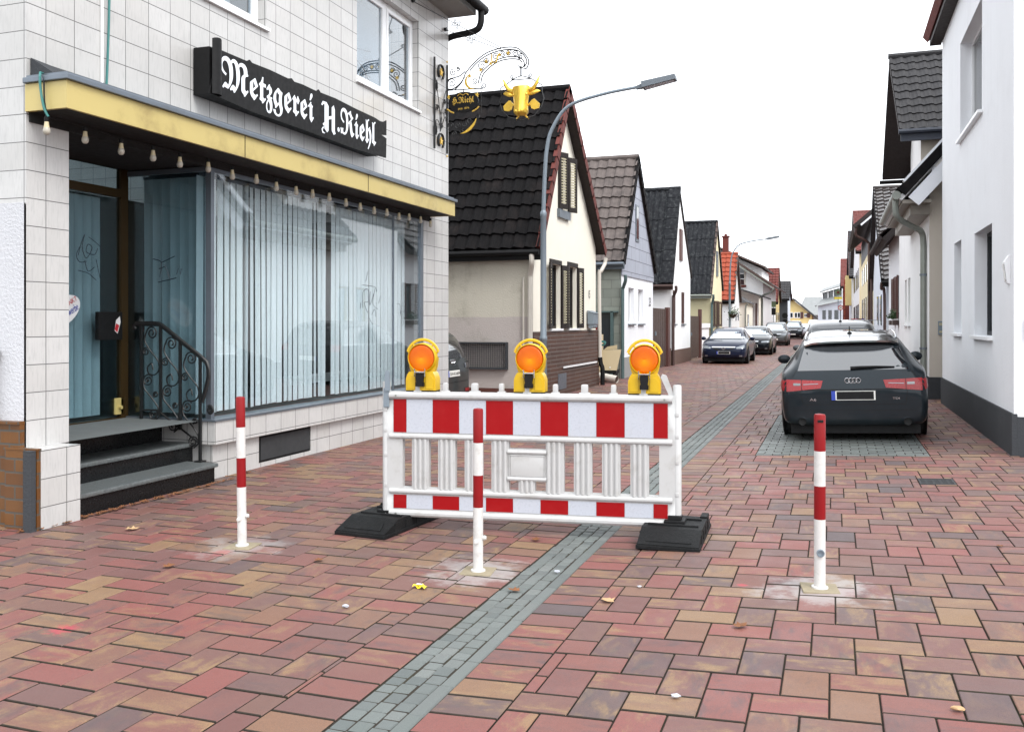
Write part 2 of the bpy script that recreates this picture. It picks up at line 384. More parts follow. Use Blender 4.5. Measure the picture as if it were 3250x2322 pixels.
M['glass_tint_shade'] = glassm('shade_tinted_door_glass', (.66, .745, .77), 1.5)  # teal tint, deepened to put the recess shade into the glass
M['pane'] = glassm('window_glass', (.8, .86, .9), 2.6)
M['pane_dark'] = simple('dark_window_glass', (.02, .025, .03), .05, var=.2, spec=.8)
M['carglass'] = simple('dark_car_glass', (.012, .015, .018), .04, var=.1, spec=1., coat=.5)
M['carglass'].node_tree.nodes['Principled BSDF'].inputs['IOR'].default_value = 1.8
M['windscreen'] = simple('sky_pale_windscreen', (.42, .50, .56), .03, .5, var=.06, spec=1., coat=1.)  # pale base colour paints in the sky reflection
M['windscreen'].node_tree.nodes['Principled BSDF'].inputs['IOR'].default_value = 2.3
M['chrome'] = simple('chrome', (.62, .63, .65), .15, 1., var=.05)
M['tyre'] = simple('tyre', (.014, .014, .014), .8, var=.2)
M['rim'] = simple('alloy_rim', (.28, .29, .30), .35, .8, var=.1)
M['lamp_red'] = simple('red_tail_lamp', (.27, .001, .004), .3, var=.1, coat=.25)
M['lamp_clear'] = simple('clear_headlamp', (.20, .22, .24), .1, .4, var=.25, sc=25, coat=1)
M['plate_white'] = simple('plate_white', (.72, .72, .68), .4, var=.03)
M['plate_blue'] = simple('plate_blue', (.02, .05, .35), .4, var=.03)
M['bulb'] = simple('frosted_bulb', (.38, .35, .29), .35, var=.03)  # colour darkened to carry the shade under the canopy
M['bulb_base'] = simple('bulb_collar', (.50, .42, .26), .4, var=.05)
M['cable_green'] = simple('green_cable', (.03, .16, .15), .5, var=.1)
M['ink'] = simple('marker_ink', (.012, .014, .03), .5, var=.1)
M['leaf'] = simple('dry_leaf', (.17, .065, .022), .8, var=.5, sc=30)
M['leaf_pale'] = simple('pale_dry_leaf', (.42, .27, .14), .8, var=.3, sc=30)
M['green'] = simple('plant_leaf', (.05, .10, .035), .6, var=.4, sc=20)
M['sign_red'] = simple('sign_red', (.5, .02, .03), .4, var=.03)
M['sign_white'] = simple('sign_white', (.8, .8, .8), .4, var=.02)
M['sign_yellow'] = simple('sign_yellow', (.75, .60, .02), .4, var=.03)
M['sign_green'] = simple('sign_green', (.10, .14, .07), .5, var=.1)
M['pink'] = simple('sprayed_pink', (.62, .10, .14), .6, var=.2)
m, t, b = newmat('lettering_white'); b.inputs['Base Color'].default_value = (.82, .86, .92, 1); b.inputs['Roughness'].default_value = .5; M['letter'] = m
m, t, b = newmat('blind_fabric')
o = [n for n in t.nodes if n.type == 'OUTPUT_MATERIAL'][0]
p = pos(t); cc = mixc(t, noise(t, scalev(t, p, (1, 1, .15)), 9, 4), (.85, .89, .91), (.92, .94, .95))
t.links.new(cc, b.inputs['Base Color']); b.inputs['Roughness'].default_value = .85
M['blind'] = m
# orange fresnel lens: concentric rings and radial facets
m, t, b = newmat('amber_lens')
tc = _n(t, 'ShaderNodeTexCoord'); sp = _n(t, 'ShaderNodeSeparateXYZ'); t.links.new(tc.outputs['Object'], sp.inputs[0])
uvm = _n(t, 'ShaderNodeUVMap'); su = _n(t, 'ShaderNodeSeparateXYZ'); t.links.new(uvm.outputs[0], su.inputs[0])
rr = math_(t, 'POWER', math_(t, 'ADD', math_(t, 'POWER', su.outputs[0], 2), math_(t, 'POWER', su.outputs[1], 2)), .5)
ring = math_(t, 'SINE', math_(t, 'MULTIPLY', rr, 75))
ang = math_(t, 'ARCTAN2', su.outputs[0], math_(t, 'MULTIPLY', su.outputs[1], -1))
fan = ramp(t, math_(t, 'ABSOLUTE', ang), .2, 2.4, 1, 0)
cen = ramp(t, rr, .1, .75, 1., .0)
nz = noise(t, tc.outputs['Object'], 14, 3)
f = math_(t, 'MULTIPLY', math_(t, 'ADD', math_(t, 'MULTIPLY', fan, .75), math_(t, 'MULTIPLY', nz, .5)), math_(t, 'ADD', .35, math_(t, 'MULTIPLY', cen, .65)))
c = mixc(t, f, (.50, .075, .0), (.85, .27, .003)); t.links.new(c, b.inputs['Base Color'])
b.inputs['Roughness'].default_value = .12; b.inputs['Coat Weight'].default_value = .6
bump(t, b, math_(t, 'ADD', ring, math_(t, 'SINE', math_(t, 'MULTIPLY', ang, 60))), .25, .003)
b.inputs['Specular IOR Level'].default_value = .2; b.inputs['Coat Weight'].default_value = .08; M['amber'] = m
# pavers
def paver_mat(name, grey=False):
    m, t, b = newmat(name)
    g = _n(t, 'ShaderNodeNewGeometry'); rnd = g.outputs['Random Per Island']
    uv = _n(t, 'ShaderNodeUVMap').outputs[0]
    def off(sx, sy, k):
        mp = _n(t, 'ShaderNodeMapping'); mp.inputs['Scale'].default_value = (sx, sy, 1); t.links.new(uv, mp.inputs[0])
        cb = _n(t, 'ShaderNodeCombineXYZ'); t.links.new(math_(t, 'MULTIPLY', rnd, k), cb.inputs[0]); t.links.new(math_(t, 'MULTIPLY', rnd, k*1.7), cb.inputs[2])
        t.links.new(cb.outputs[0], mp.inputs['Location']); return mp.outputs[0]
    p = g.outputs['Position']
    cr = _n(t, 'ShaderNodeValToRGB'); t.links.new(rnd, cr.inputs[0]); e = cr.color_ramp; e.interpolation = 'LINEAR'
    if grey:
        cols = [(0, (.115, .132, .124)), (.4, (.15, .168, .16)), (.75, (.095, .11, .107)), (1, (.168, .182, .172))]
    else:
        cols = [(0, (.205, .072, .061)), (.20, (.235, .070, .058)), (.32, (.165, .072, .062)), (.46, (.215, .078, .062)), (.56, (.125, .073, .067)), (.66, (.185, .080, .062)), (.77, (.245, .145, .070)), (.85, (.19, .088, .062)), (.93, (.088, .066, .068)), (1, (.175, .066, .054))]
    while len(e.elements) < len(cols): e.elements.new(.5)
    for el, (q, c_) in zip(e.elements, cols): el.position = q; el.color = (*c_, 1)
    c = cr.outputs[0]
    if not grey:
        n1 = noise(t, off(5.5, 12, 53), 1, 7, .68, .4); n2 = noise(t, off(5.0, 13, 91), 1, 7, .68, .4)
        r2 = math_(t, 'FRACT', math_(t, 'MULTIPLY', rnd, 17.3)); r3 = math_(t, 'FRACT', math_(t, 'MULTIPLY', rnd, 41.7))
        c = mixc(t, math_(t, 'MULTIPLY', ramp(t, n1, .45, .66, 0, .75), ramp(t, r2, .25, .75)), c, (.29, .185, .085))
        c = mixc(t, math_(t, 'MULTIPLY', ramp(t, n2, .46, .68, 0, .65), ramp(t, r3, .25, .75)), c, (.066, .054, .060))
    c = mixc(t, ramp(t, noise(t, p, 190, 5, .85), .38, .68, 0, .6), c, (.05, .04, .04) if not grey else (.07, .08, .08))
    c = mixc(t, ramp(t, noise(t, p, .55, 6, .6), .35, .7, 0, .22), c, (.17, .12, .11) if not grey else (.14, .14, .13))
    # cement film round the three bollards, sprayed marks
    if not grey:
        for (bx, by, rad, amt, colr) in ((-3.74, 5.22, .38, .6, (.33, .32, .31)), (-2.02, 5.16, .40, .75, (.36, .35, .34)), (-.07, 5.24, .40, .75, (.36, .355, .345)),
                                    (-3.77, 5.03, .11, .5, (.45, .10, .12)), (-3.55, 3.52, .10, .75, (.42, .04, .07)), (-.48, 5.25, .04, .8, (.42, .04, .06))):
            vs_ = _n(t, 'ShaderNodeVectorMath', operation='DISTANCE'); t.links.new(p, vs_.inputs[0]); vs_.inputs[1].default_value = (bx, by, 0 if bx < -1.5 else .04*(bx+1.48))
            dd = math_(t, 'ADD', vs_.outputs['Value'], math_(t, 'MULTIPLY', math_(t, 'SUBTRACT', noise(t, p, 5 if rad > .2 else 22, 6, .7), .5), rad*2.6))
            c = mixc(t, ramp(t, dd, rad*.25, rad*.95, amt*.8, 0), c, colr)
    t.links.new(c, b.inputs['Base Color'])
    t.links.new(ramp(t, noise(t, p, 4, 5), .3, .7, .52, .70), b.inputs['Roughness']); b.inputs['Specular IOR Level'].default_value = .45
    bump(t, b, noise(t, p, 260, 4, .7), .35, .004)
    return m
M['paver'] = paver_mat('red_paver'); M['paver_grey'] = paver_mat('grey_paver', True)
M['joint'] = simple('joint_sand', (.040, .034, .028), .95, var=.4, sc=30, dirt=(.045, .052, .022), dsc=1.5, damt=.6, spec=.1)
m, t, b = newmat('far_paving')
br = _n(t, 'ShaderNodeTexBrick'); t.links.new(pos(t), br.inputs[0]); br.inputs['Scale'].default_value = 1
br.inputs['Brick Width'].default_value = .28; br.inputs['Row Height'].default_value = .19; br.inputs['Mortar Size'].default_value = .006
br.inputs['Color1'].default_value = (.24, .10, .085, 1); br.inputs['Color2'].default_value = (.17, .085, .073, 1); br.inputs['Mortar'].default_value = (.05, .04, .035, 1)
t.links.new(br.outputs[0], b.inputs['Base Color']); b.inputs['Roughness'].default_value = .75
M['farpave'] = m

# ------------------------------------------------------------ ground: crossfall, gutter, pavers
GL, GR = -1.775, -1.475
def gz(x):
    if x <= GR: return 0.
    return .04*(min(x, 1.9)-GR)
def sheet(name, xs, y0, y1, dz, mat, ny=1):
    mb = MB()
    for a, b_ in zip(xs[:-1], xs[1:]):
        mb.quad((a, y0, gz(a)+dz), (b_, y0, gz(b_)+dz), (b_, y1, gz(b_)+dz), (a, y1, gz(a)+dz))
    o = mb.build(name, mat); tag(o, kind='structure'); return o
sheet('ground', [-400, -12, GL, GR, 1.9, 12, 400], -60, 900, -.0095, M['joint'])
sheet('far_road', [-6.8, GL, GR, 1.9, 3], 58, 300, 0, M['farpave'])
LL, BB = .285, .182
def stones(rects, name, mat, lift=.0, jit=.0012, gap=.0036, gapy=.0056, bev=.0032):
    """rects: (x0,x1,y0,y1,along) each a stone with eased edges"""
    vs, fs, uvs = [], [], []
    for x0, x1, y0, y1, al in rects:
        x0 += gap; x1 -= gap; y0 += gapy; y1 -= gapy
        if x1-x0 < .012 or y1-y0 < .012: continue
        tx, ty, tz = random.uniform(-jit, jit)*4, random.uniform(-jit, jit)*4, random.uniform(-jit, jit)
        def zz(x, y, d): return gz(x)+lift+d+tz+tx*(x-(x0+x1)/2)+ty*(y-(y0+y1)/2)
        o = len(vs); e = bev
        for (a, b_, d) in ((x0+e, y0+e, 0), (x1-e, y0+e, 0), (x1-e, y1-e, 0), (x0+e, y1-e, 0)): vs.append((a, b_, zz(a, b_, d)))
        for (a, b_) in ((x0, y0), (x1, y0), (x1, y1), (x0, y1)): vs.append((a, b_, zz(a, b_, -e)))
        for (a, b_) in ((x0, y0), (x1, y0), (x1, y1), (x0, y1)): vs.append((a, b_, zz(a, b_, -.024)))
        F = [(o, o+1, o+2, o+3)]+[(o+4+k, o+4+(k+1) % 4, o+(k+1) % 4, o+k) for k in range(4)]+[(o+8+k, o+8+(k+1) % 4, o+4+(k+1) % 4, o+4+k) for k in range(4)]
        fs += F; sw = random.choice((1, -1))
        for f in F:
            for i in f: uvs.append((vs[i][0]-x0, (vs[i][1]-y0)*sw) if al == 'x' else (vs[i][1]-y0, (vs[i][0]-x0)*sw))
    me = bpy.data.meshes.new(name); me.from_pydata(vs, [], fs); me.materials.append(mat); me.materials.append(M['joint'])
    for i_, p_ in enumerate(me.polygons):
        if i_ % 9 > 4 or (i_ % 9 in (1, 3) and gapy > .005): p_.material_index = 1        # dirty flanks; lips facing along the street darkened to widen the joint line
    ul = me.uv_layers.new(name='UVMap'); ul.data.foreach_set('uv', [c_ for uv in uvs for c_ in uv])
    o = bpy.data.objects.new(name, me); COL.objects.link(o); return o
def herring(x0, x1, y0, y1, ox_, oy_):
    out = []
    n = int((x1-x0+y1-y0)/BB)+40
    for j in range(-n, n):
        for i in range(-n, n):
            # mirrored 90 degree herringbone: step (B,-B), band step (L,L)
            px, py = ox_+i*BB+j*LL, oy_-i*BB+j*LL
            if px > x1+.5 or px < x0-.5 or py > y1+.5 or py < y0-.7: continue
            for (a, b_, c, d, al) in ((px, px+LL, py-BB, py, 'x'), (px, px+BB, py-BB-LL, py-BB, 'y')):
                a2, b2, c2, d2 = max(a, x0), min(b_, x1), max(c, y0), min(d, y1)
                if b2-a2 > .012 and d2-c2 > .012: out.append((a2, b2, c2, d2, al))
    return out
PX0, PX1, PY0, PY1 = -.82, .96, 10.52, 15.2       # grey parking bay
rects = []
def course(x0, x1, y0, y1): 
    y = y0
    while y < y1: rects.append((x0, x1, y, min(y+BB, y1), 'x')); y += BB
course(GL-LL, GL, 1.6, 58); course(GR, GR+LL, 1.6, 58)
for (a, b_, c, d) in ((-5.9, GL-LL, 1.6, 13.05), (-10.2, GL-LL, 13.05, 20.3), (-7.0, GL-LL, 20.3, 58)): rects += herring(a, b_, c, d, -4., 1.0)
for (a, b_, c, d) in ((GR+LL, 6.2, 1.6, 10.52), (GR+LL, PX0, 10.52, 15.2), (PX1, 1.8, 10.52, 15.2), (GR+LL, 1.8, 15.2, 58)): rects += herring(a, b_, c, d, -1.1, 1.1)
def cut_out(rs, X0_, X1_, Y0_, Y1_):
    out = []
    for a, b, c, d, al in rs:
        if b <= X0_ or a >= X1_ or d <= Y0_ or c >= Y1_: out.append((a, b, c, d, al)); continue
        if a < X0_: out.append((a, X0_, c, d, al))
        if b > X1_: out.append((X1_, b, c, d, al))
        a2, b2 = max(a, X0_), min(b, X1_)
        if c < Y0_: out.append((a2, b2, c, Y0_, al))
        if d > Y1_: out.append((a2, b2, Y1_, d, al))
    return out
rects = cut_out(rects, .712, 1.008, 8.747, 9.063)
tag(stones(rects, 'street_paving', M['paver']), kind='structure')
bay = []
yy = PY0; k = 0
while yy < PY1:
    xx = PX0-(BB/2 if k % 2 else 0)
    while xx < PX1: bay.append((max(xx, PX0), min(xx+BB, PX1), yy, yy+BB*.75, 'x')); xx += BB
    yy += BB*.75; k += 1
tag(stones(bay, 'parking_bay_paving', M['paver_grey']), kind='structure')
sett = []
for c in range(3):
    y = 1.4+random.random()*.1; cw = .076
    while y < 58:
        l = random.uniform(.072, .10); jx = random.uniform(-.004, .004)
        sett.append((GL+c*cw+.002+jx, GL+(c+1)*cw-.002+jx, y, y+l, 'y')); y += l+.006
y = 1.4
while y < 58: sett.append((GL+3*.076+.002, GR-.002, y, y+.30, 'y')); y += .30
tag(stones(sett, 'gutter_setts', M['paver_grey'], lift=-.003, jit=.0022, gap=.0012, gapy=.002, bev=.006), kind='structure')
# ------------------------------------------------------------ butcher shop on the left
XF = -5.6
shop = thing('butcher_shop', 'corner shop clad in pale marbled tiles with blinds behind the display window', 'shop', (XF, 5.2, 0))
fx = lambda x0: (lambda a, b, d: (x0-d, a, b))           # wall facing +X: a=Y, b=Z, d inwards
fy = lambda y0: (lambda a, b, d: (a, y0+d, b))           # wall facing -Y: a=X, b=Z
WINR = (10.17, 4.52, 11.98, 5.80); WINL = (6.55, 4.57, 8.23, 5.85)
mb = MB()
mb.wall([(5.2, 3.0), (13.05, 3.0), (13.05, 6.2), (5.2, 6.2)], [WINR, WINL], fx(XF), .15)
mb.wall([(5.2, .57), (5.6, .57), (5.6, 3.0), (5.2, 3.0)], [], fx(XF), .1)
mb.wall([(12.14, 0), (13.05, 0), (13.05, 3.0), (12.14, 3.0)], [], fx(XF), .1)
mb.wall([(7.35, 0), (12.14, 0), (12.14, .33), (7.35, .33)], [(8.1, .045, 9.1, .325)], fx(XF), .12)
mb.quad((XF, 5.6, 0), (XF-1.05, 5.6, 0), (XF-1.05, 5.6, 3.0), (XF, 5.6, 3.0))          # recess side
mb.quad((XF, 7.35, 0), (XF-1.05, 7.35, 0), (XF-1.05, 7.35, .555), (XF, 7.35, .555))    # below the return pane
mb.quad((XF, 13.05, 0), (-15, 13.05, 0), (-15, 13.05, 6.2), (XF, 13.05, 6.2))
mb.quad((XF, 5.2, 2.37), (-15, 5.2, 2.37), (-15, 5.2, 6.2), (XF, 5.2, 6.2))
mb.box(-5.72, -5.40, 5.14, 5.51, 0, .575)                                               # plinth of the corner pillar
mb.quad((XF, 12.14, .0), (XF-.4, 12.14, 0), (XF-.4, 12.14, 3.0), (XF, 12.14, 3.0))
mb.build('wall', M['tile'], shop)
mb = MB(); mb.box(-5.72, -5.535, 7.30, 12.15, .335, .555, .006); mb.build('display_sill', M['tile'], shop)
mb = MB(); mb.box(-5.75, -5.52, 7.28, 12.15, .557, .575); mb.box(-6.62, -5.75, 7.305, 7.42, .557, .575); mb.build('sill_flashing', M['zinc'], shop)
mb = MB(); mb.quad((XF-.01, 5.19, 0), (-15, 5.19, 0), (-15, 5.19, 2.38), (XF-.01, 5.19, 2.38)); mb.quad((XF-.01, 5.19, 2.38), (-15, 5.19, 2.38), (-15, 5.2, 2.38), (XF-.01, 5.2, 2.38))
mb.build('rough_plaster_wall', M['rough_white'], shop)
# interior behind the blinds
mb = MB(); mb.quad((-8.2, 5.6, .0), (-8.2, 12.14, 0), (-8.2, 12.14, 3.0), (-8.2, 5.6, 3.0)); mb.quad((-8.2, 5.6, .56), (-5.7, 5.6, .56), (-5.7, 12.14, .56), (-8.2, 12.14, .56))
mb.quad((-8.2, 5.61, 0), (-6.65, 5.61, 0), (-6.65, 5.61, 3), (-8.2, 5.61, 3)); mb.quad((-8.2, 12.13, 0), (-5.75, 12.13, 0), (-5.75, 12.13, 3), (-8.2, 12.13, 3))
mb.build('interior', M['interior'], shop)
# display panes
mb = MB(); mb.box(-5.632, -5.622, 7.33, 12.13, .575, 2.99); pane = mb.build('display_pane', M['glass'], shop)
mb = MB(); mb.box(-6.60, -5.635, 7.335, 7.345, .575, 2.99); mb.build('return_pane', M['glass_tint_shade'], shop)
mb = MB()
mb.box(-5.66, -5.60, 7.325, 7.375, .575, 2.985); mb.box(-5.66, -5.60, 12.06, 12.13, .575, 2.985); mb.box(-5.64, -5.612, 11.205, 11.22, .575, 2.985)
mb.box(-5.66, -5.61, 7.38, 12.05, 2.94, 2.985); mb.box(-6.6, -5.67, 7.325, 7.37, 2.94, 2.985)
mb.build('display_frame', M['zinc'], shop)
# vertical blinds
rb = random.Random(3)
def blind(mb, c, d, w, z0, z1, ang, sway=0):
    """one hanging slat: c centre, d direction along the rail"""
    n = Vector((-d[1], d[0], 0)); d = Vector((d[0], d[1], 0)); e = d*math.cos(ang)+n*math.sin(ang)
    P = []
    for k in range(5):
        z = z0+(z1-z0)*k/4; s = sway*(1-k/4)
        for q in (-.5, -.17, .17, .5): P.append(Vector((c[0], c[1], z))+e*(w*q)+n*(.010*(abs(q) < .3))+d*s)
    mb.add(P, [(4*k+i, 4*k+i+1, 4*k+4+i+1, 4*k+4+i) for k in range(4) for i in range(3)])
mb = MB(); y = 7.46
while y < 11.98:
    if 9.80 < y < 9.98: y = 9.99
    a = rb.choice((.04, .08, .13, .2, .32)) if y < 9.8 else rb.uniform(.02, .10)
    if 8.15 < y < 8.30: a = 1.15
    blind(mb, (-5.83, y), (0, 1), .118, .60+rb.uniform(0, .015), 2.93, a, rb.uniform(-.02, .02)); y += .108 if y > 9.8 else .105
mb.build('display_blinds', M['blind'], shop, smooth=True)
mb = MB(); x = -6.5
while x < -5.82: blind(mb, (x, 7.52), (1, 0), .125, .60, 2.93, rb.uniform(-.22, -.04), rb.uniform(-.01, .01)); x += .108
mb.build('return_blinds', M['blind'], shop, smooth=True)
mb = MB(); mb.box(-5.85, -5.81, 7.42, 12.0, 2.93, 2.96); mb.box(-6.55, -5.8, 7.50, 7.54, 2.93, 2.96)
for y in (7.47, 7.50): mb.tube([(-5.79, y, 2.9), (-5.79, y, 1.1)], .004, 5)
mb.build('blind_rail', M['zinc'], shop)
# white skirting and dark plank leaning inside the window
mb = MB(); mb.box(-6.1, -6.08, 9.3, 11.9, .75, .86); mb.build('inner_ledge', M['white_pvc'], shop)
# door recess
DX = -6.62
mb = MB()
mb.box(DX-.03, DX+.03, 7.245, 7.34, .52, 3.0); mb.box(DX-.03, DX+.03, 5.62, 5.70, .52, 3.0); mb.box(DX-.03, DX+.03, 5.70, 7.245, 2.72, 2.80); mb.box(DX-.03, DX+.03, 5.7, 7.245, .52, .57)
door = mb.build('door', M['brass_dark'], shop)
mb = MB(); mb.box(DX-.005, DX+.005, 5.70, 7.245, .57, 2.72); mb.box(DX-.005, DX+.005, 5.70, 7.245, 2.80, 3.0); mb.build('door_pane', M['glass_tint_shade'], door)
mb = MB(); y = 5.8
while y < 7.12: blind(mb, (DX-.12, y), (0, 1), .12, .60, 2.71, rb.uniform(.03, .2)); y += .106
mb.build('door_blinds', M['blind'], door, smooth=True)
mb = MB(); mb.box(DX+.006, DX+.05, 6.93, 7.24, 1.33, 1.60, .006); lb = mb.build('letter_slot_box', M['black'], door)
mb = MB(); mb.add([(DX+.053, a, b) for a, b in ((7.13, 1.42), (7.17, 1.39), (7.21, 1.50), (7.20, 1.56), (7.15, 1.52))], [(0, 1, 2, 3, 4)]); mb.build('flyer', M['sign_white'], door)
mb = MB(); mb.add([(DX+.055, a, b) for a, b in ((7.13, 1.43), (7.165, 1.40), (7.19, 1.47), (7.15, 1.49))], [(0, 1, 2, 3)]); mb.build('flyer_print', M['sign_red'], door)
mb = MB(); mb.box(DX+.006, DX+.03, 7.17, 7.28, .60, .76, .006); mb.tube([(DX+.03, 7.22, .67), (DX+.06, 7.22, .67)], .018, 10); mb.build('lock_plate', M['brass'], door)
# oval sticker inside the door pane
mb = MB(); n = 28
EY, EZ = 6.545, 1.60
def el(a, b, rot=.5):  # rotated ellipse frame
    c_, s_ = math.cos(rot), math.sin(rot); return (DX+.012, EY+a*c_-b*s_*.9, EZ+a*s_+b*c_)
mb.add([el(.215*math.cos(2*math.pi*i/n), .125*math.sin(2*math.pi*i/n)) for i in range(n)], [tuple(range(n))])
st = mb.build('sticker', M['sign_white'], door)
for body, x0, x1, y0, y1, mt in (('TREFFPUNKT', -.12, .19, .015, .06, 'sign_red'), ('Gewerbe', -.02, .17, -.07, .0, 'plate_blue')):
    def fn(x, y): p_ = el(x0+(x1-x0)*x, y0+(y1-y0)*y); return (p_[0]+.004, p_[1], p_[2])
    text_mb(body, fn, shear=.2 if body[0] == 'G' else 0).build('sticker_lettering', M[mt], door)
# marker scribbles on the panes
def scribble(name, fn, strokes, r, par):
    mb = MB()
    for s_ in strokes: mb.tube([fn(v.x, v.y) for v in spline([(x, y, 0) for x, y in s_], 5)], r, 4)
    mb.build(name, M['ink'], par)
rs = random.Random(11)
def strokes(n, w, h):
    out = []
    for i in range(n):
        x, y = rs.uniform(0, w), rs.uniform(.1*h, .9*h); L = [(x, y)]
        for k in range(rs.randint(2, 5)):
            x += rs.uniform(-.22, .3)*w; y += rs.uniform(-.45, .45)*h; L.append((min(max(x, -.1*w), w*1.1), min(max(y, 0), h)))
        out.append(L)
    return out
scribble('graffiti', lambda a, b: (DX+.009, 6.72+a, 1.90+b), [[(0, .22), (.04, .34), (.08, .42), (.05, .30), (.10, .20), (.17, .30), (.12, .33), (.1, .26), (.2, .24), (.24, .3)], [(.02, .3), (-.02, .22), (.02, .16), (.1, .17)], [(.13, .4), (.26, .33), (.3, .26)], [(.08, .18), (.12, .08), (.2, .12)], [(.0, .08), (.12, .06), (.22, .0)], [(.22, .2), (.27, .02)]], .0035, door)
scribble('graffiti', lambda a, b: (-6.28+a, 7.328, 1.92+b), [[(0, .2), (.1, .16), (.08, .02)], [(.07, .1), (.14, .12)], [(.14, .14), (.2, .0)], [(.1, .16), (.26, .22)], [(.06, -.03), (.28, .01)], [(.3, .1), (.28, .04)], [(.34, .1), (.32, .04)]], .004, shop)
GS = [[(0, .05), (.0, .2), (.1, .24), (.12, .12), (.03, .1), (.1, .0)], [(.06, .32), (.1, .42)], [(.0, .28), (.24, .27), (.28, .22)], [(.15, .22), (.14, .08), (.22, .2)], [(.25, .26), (.2, .1), (.3, .04)], [(.18, -.02), (.24, .04), (.26, -.04)], [(.32, .1), (.36, .18)], [(-.04, .1), (-.05, .04)], [(.12, -.05), (.2, -.12)]]
scribble('graffiti', lambda a, b: (-5.617, 10.35+a*1.35, 1.62+b*1.25), GS, .0028, shop)
scribble('graffiti', lambda a, b: (-5.617, 11.3+a, 1.45+b), strokes(4, .25, .3), .0018, shop)
# steps
steps = thing('entrance_steps', 'three grey granite entrance steps with black risers at the shop door', 'steps', (-5.5, 6.5, 0))
for z, xf, y0, y1 in ((.175, -5.47, 5.585, 7.27), (.345, -5.80, 5.605, 7.345), (.515, -6.16, 5.605, 7.345)):
    mb = MB(); mb.box(xf-.5, xf, y0, y1, z-.038, z, .012); mb.build('tread', M['granite'], steps)
    mb = MB(); mb.box(xf-.45, xf-.025, y0+.012, y1-(.03 if z < .2 else .002), z-.19 if z > .2 else -.02, z-.039); mb.build('riser', M['riser'], steps)
mb = MB(); mb.box(-6.66, -6.60, 5.61, 7.34, .5, .53); mb.build('threshold', M['granite'], steps)
# cellar vent
mb = MB(); mb.box(-5.64, -5.605, 8.11, 9.09, .05, .32)
mb.m = 1; mb.box(-5.604, -5.597, 8.13, 9.07, .07, .30)
mb.build('cellar_grille', [M['black'], M['vent_dark']], shop)
# canopy
mb = MB(); mb.box(-5.24, -5.21, 5.19, 12.38, 3.045, 3.245); mb.box(-5.6, -5.24, 5.19, 5.22, 3.045, 3.245); mb.box(-5.6, -5.24, 12.35, 12.38, 3.045, 3.245)
fa = mb.build('canopy_fascia', M['brass'], shop)
for y in (7.31, 9.73): mb = MB(); mb.box(-5.21, -5.207, y, y+.008, 3.045, 3.245); mb.build('fascia_joint', M['black'], fa)
mb = MB(); mb.box(-5.6, -5.18, 5.165, 12.41, 3.247, 3.288, .006); mb.box(-5.6, -5.22, 5.20, 12.37, 3.288, 3.31); mb.build('canopy_flashing', M['zinc'], shop)
mb = MB(); mb.box(-5.6, -5.245, 5.225, 12.345, 3.05, 3.06); mb.box(-6.65, -5.61, 5.6, 12.14, 3.0, 3.02); mb.box(-5.60, -5.588, 5.225, 12.345, 2.975, 3.049); mb.box(-5.70, -5.60, 5.6, 12.14, 2.985, 2.999); mb.build('canopy_soffit', M['near_black'], shop)  # includes a dark head strip added to paint in shade under the canopy
mb = MB(); mb.add([(-5.59, 5.23, 3.312), (-5.59, 6.1, 3.312), (-5.59, 5.23, 3.45), (-5.36, 5.23, 3.312), (-5.36, 6.1, 3.312)], [(0, 1, 2), (0, 2, 3), (1, 4, 2), (2, 4, 3), (0, 3, 4, 1)]); mb.build('canopy_upstand', M['plinth'], shop)
# upper windows
def pvc_window(par, y0, z0, y1, z1, split, wx, name='window'):
    mb = MB(); f = .065
    for a, b_ in ((y0, y0+f), (y1-f, y1), (split-f*.7, split+f*.7)): mb.box(wx-.05, wx, a, b_, z0, z1, .006)
    for a, b_ in ((y0+f, split-f*.7), (split+f*.7, y1-f)):
        mb.box(wx-.05, wx, a, b_, z0, z0+f, .006); mb.box(wx-.05, wx, a, b_, z1-f, z1, .006)
        s = .045
        mb.box(wx-.045, wx+.012, a, a+s, z0+f, z1-f, .005); mb.box(wx-.045, wx+.012, b_-s, b_, z0+f, z1-f, .005)
        mb.box(wx-.045, wx+.012, a+s, b_-s, z0+f, z0+f+s, .005); mb.box(wx-.045, wx+.012, a+s, b_-s, z1-f-s, z1-f, .005)
    w = mb.build(name, M['white_pvc'], par)
    mb = MB(); mb.box(wx-.02, wx-.015, y0+f, y1-f, z0+f, z1-f); mb.build('pane', M['pane'], w)
    mb = MB(); mb.box(XF-.14, XF+.035, y0-.03, y1+.03, z0-.035, z0-.002, .004); mb.build('sill', M['white_pvc'], w)
    mb = MB(); mb.quad((wx-.35, y0, z0), (wx-.35, y1, z0), (wx-.35, y1, z1), (wx-.35, y0, z1)); mb.build('room', M['room_sky_tint'], w)
    return w
w = pvc_window(shop, *WINR, 11.12, XF-.10)
# wrought iron scrolls and pinwheel showing in the upper window
mb = MB()
for cy, cz, r0, a0, tn in ((10.55, 4.78, .14, 0, 1.6), (10.78, 4.74, .11, 2, -1.5), (10.95, 4.70, .09, 1, 1.4), (11.42, 4.95, .12, .5, 1.6), (11.42, 4.76, .11, -1.2, -1.7), (10.42, 5.22, .07, 0, 1.5), (10.5, 5.3, .06, 2, -1.6)):
    mb.tube([(XF-.26, a, b_) for a, b_ in spiral(cy, cz, r0, .02, a0, tn)], .006, 5)
mb.tube([(XF-.26, v.x, v.y) for v in spline([(10.25, 4.86, 0), (10.5, 4.93, 0), (10.8, 4.85, 0), (11.02, 4.66, 0)], 6)], .008, 5)
mb.tube([(XF-.26, 10.25, 5.0), (XF-.26, 11.02, 5.12)], .005, 5)
mb.build('window_ironwork', M['iron'], w)
pvc_window(shop, *WINL, 7.45, XF-.10)
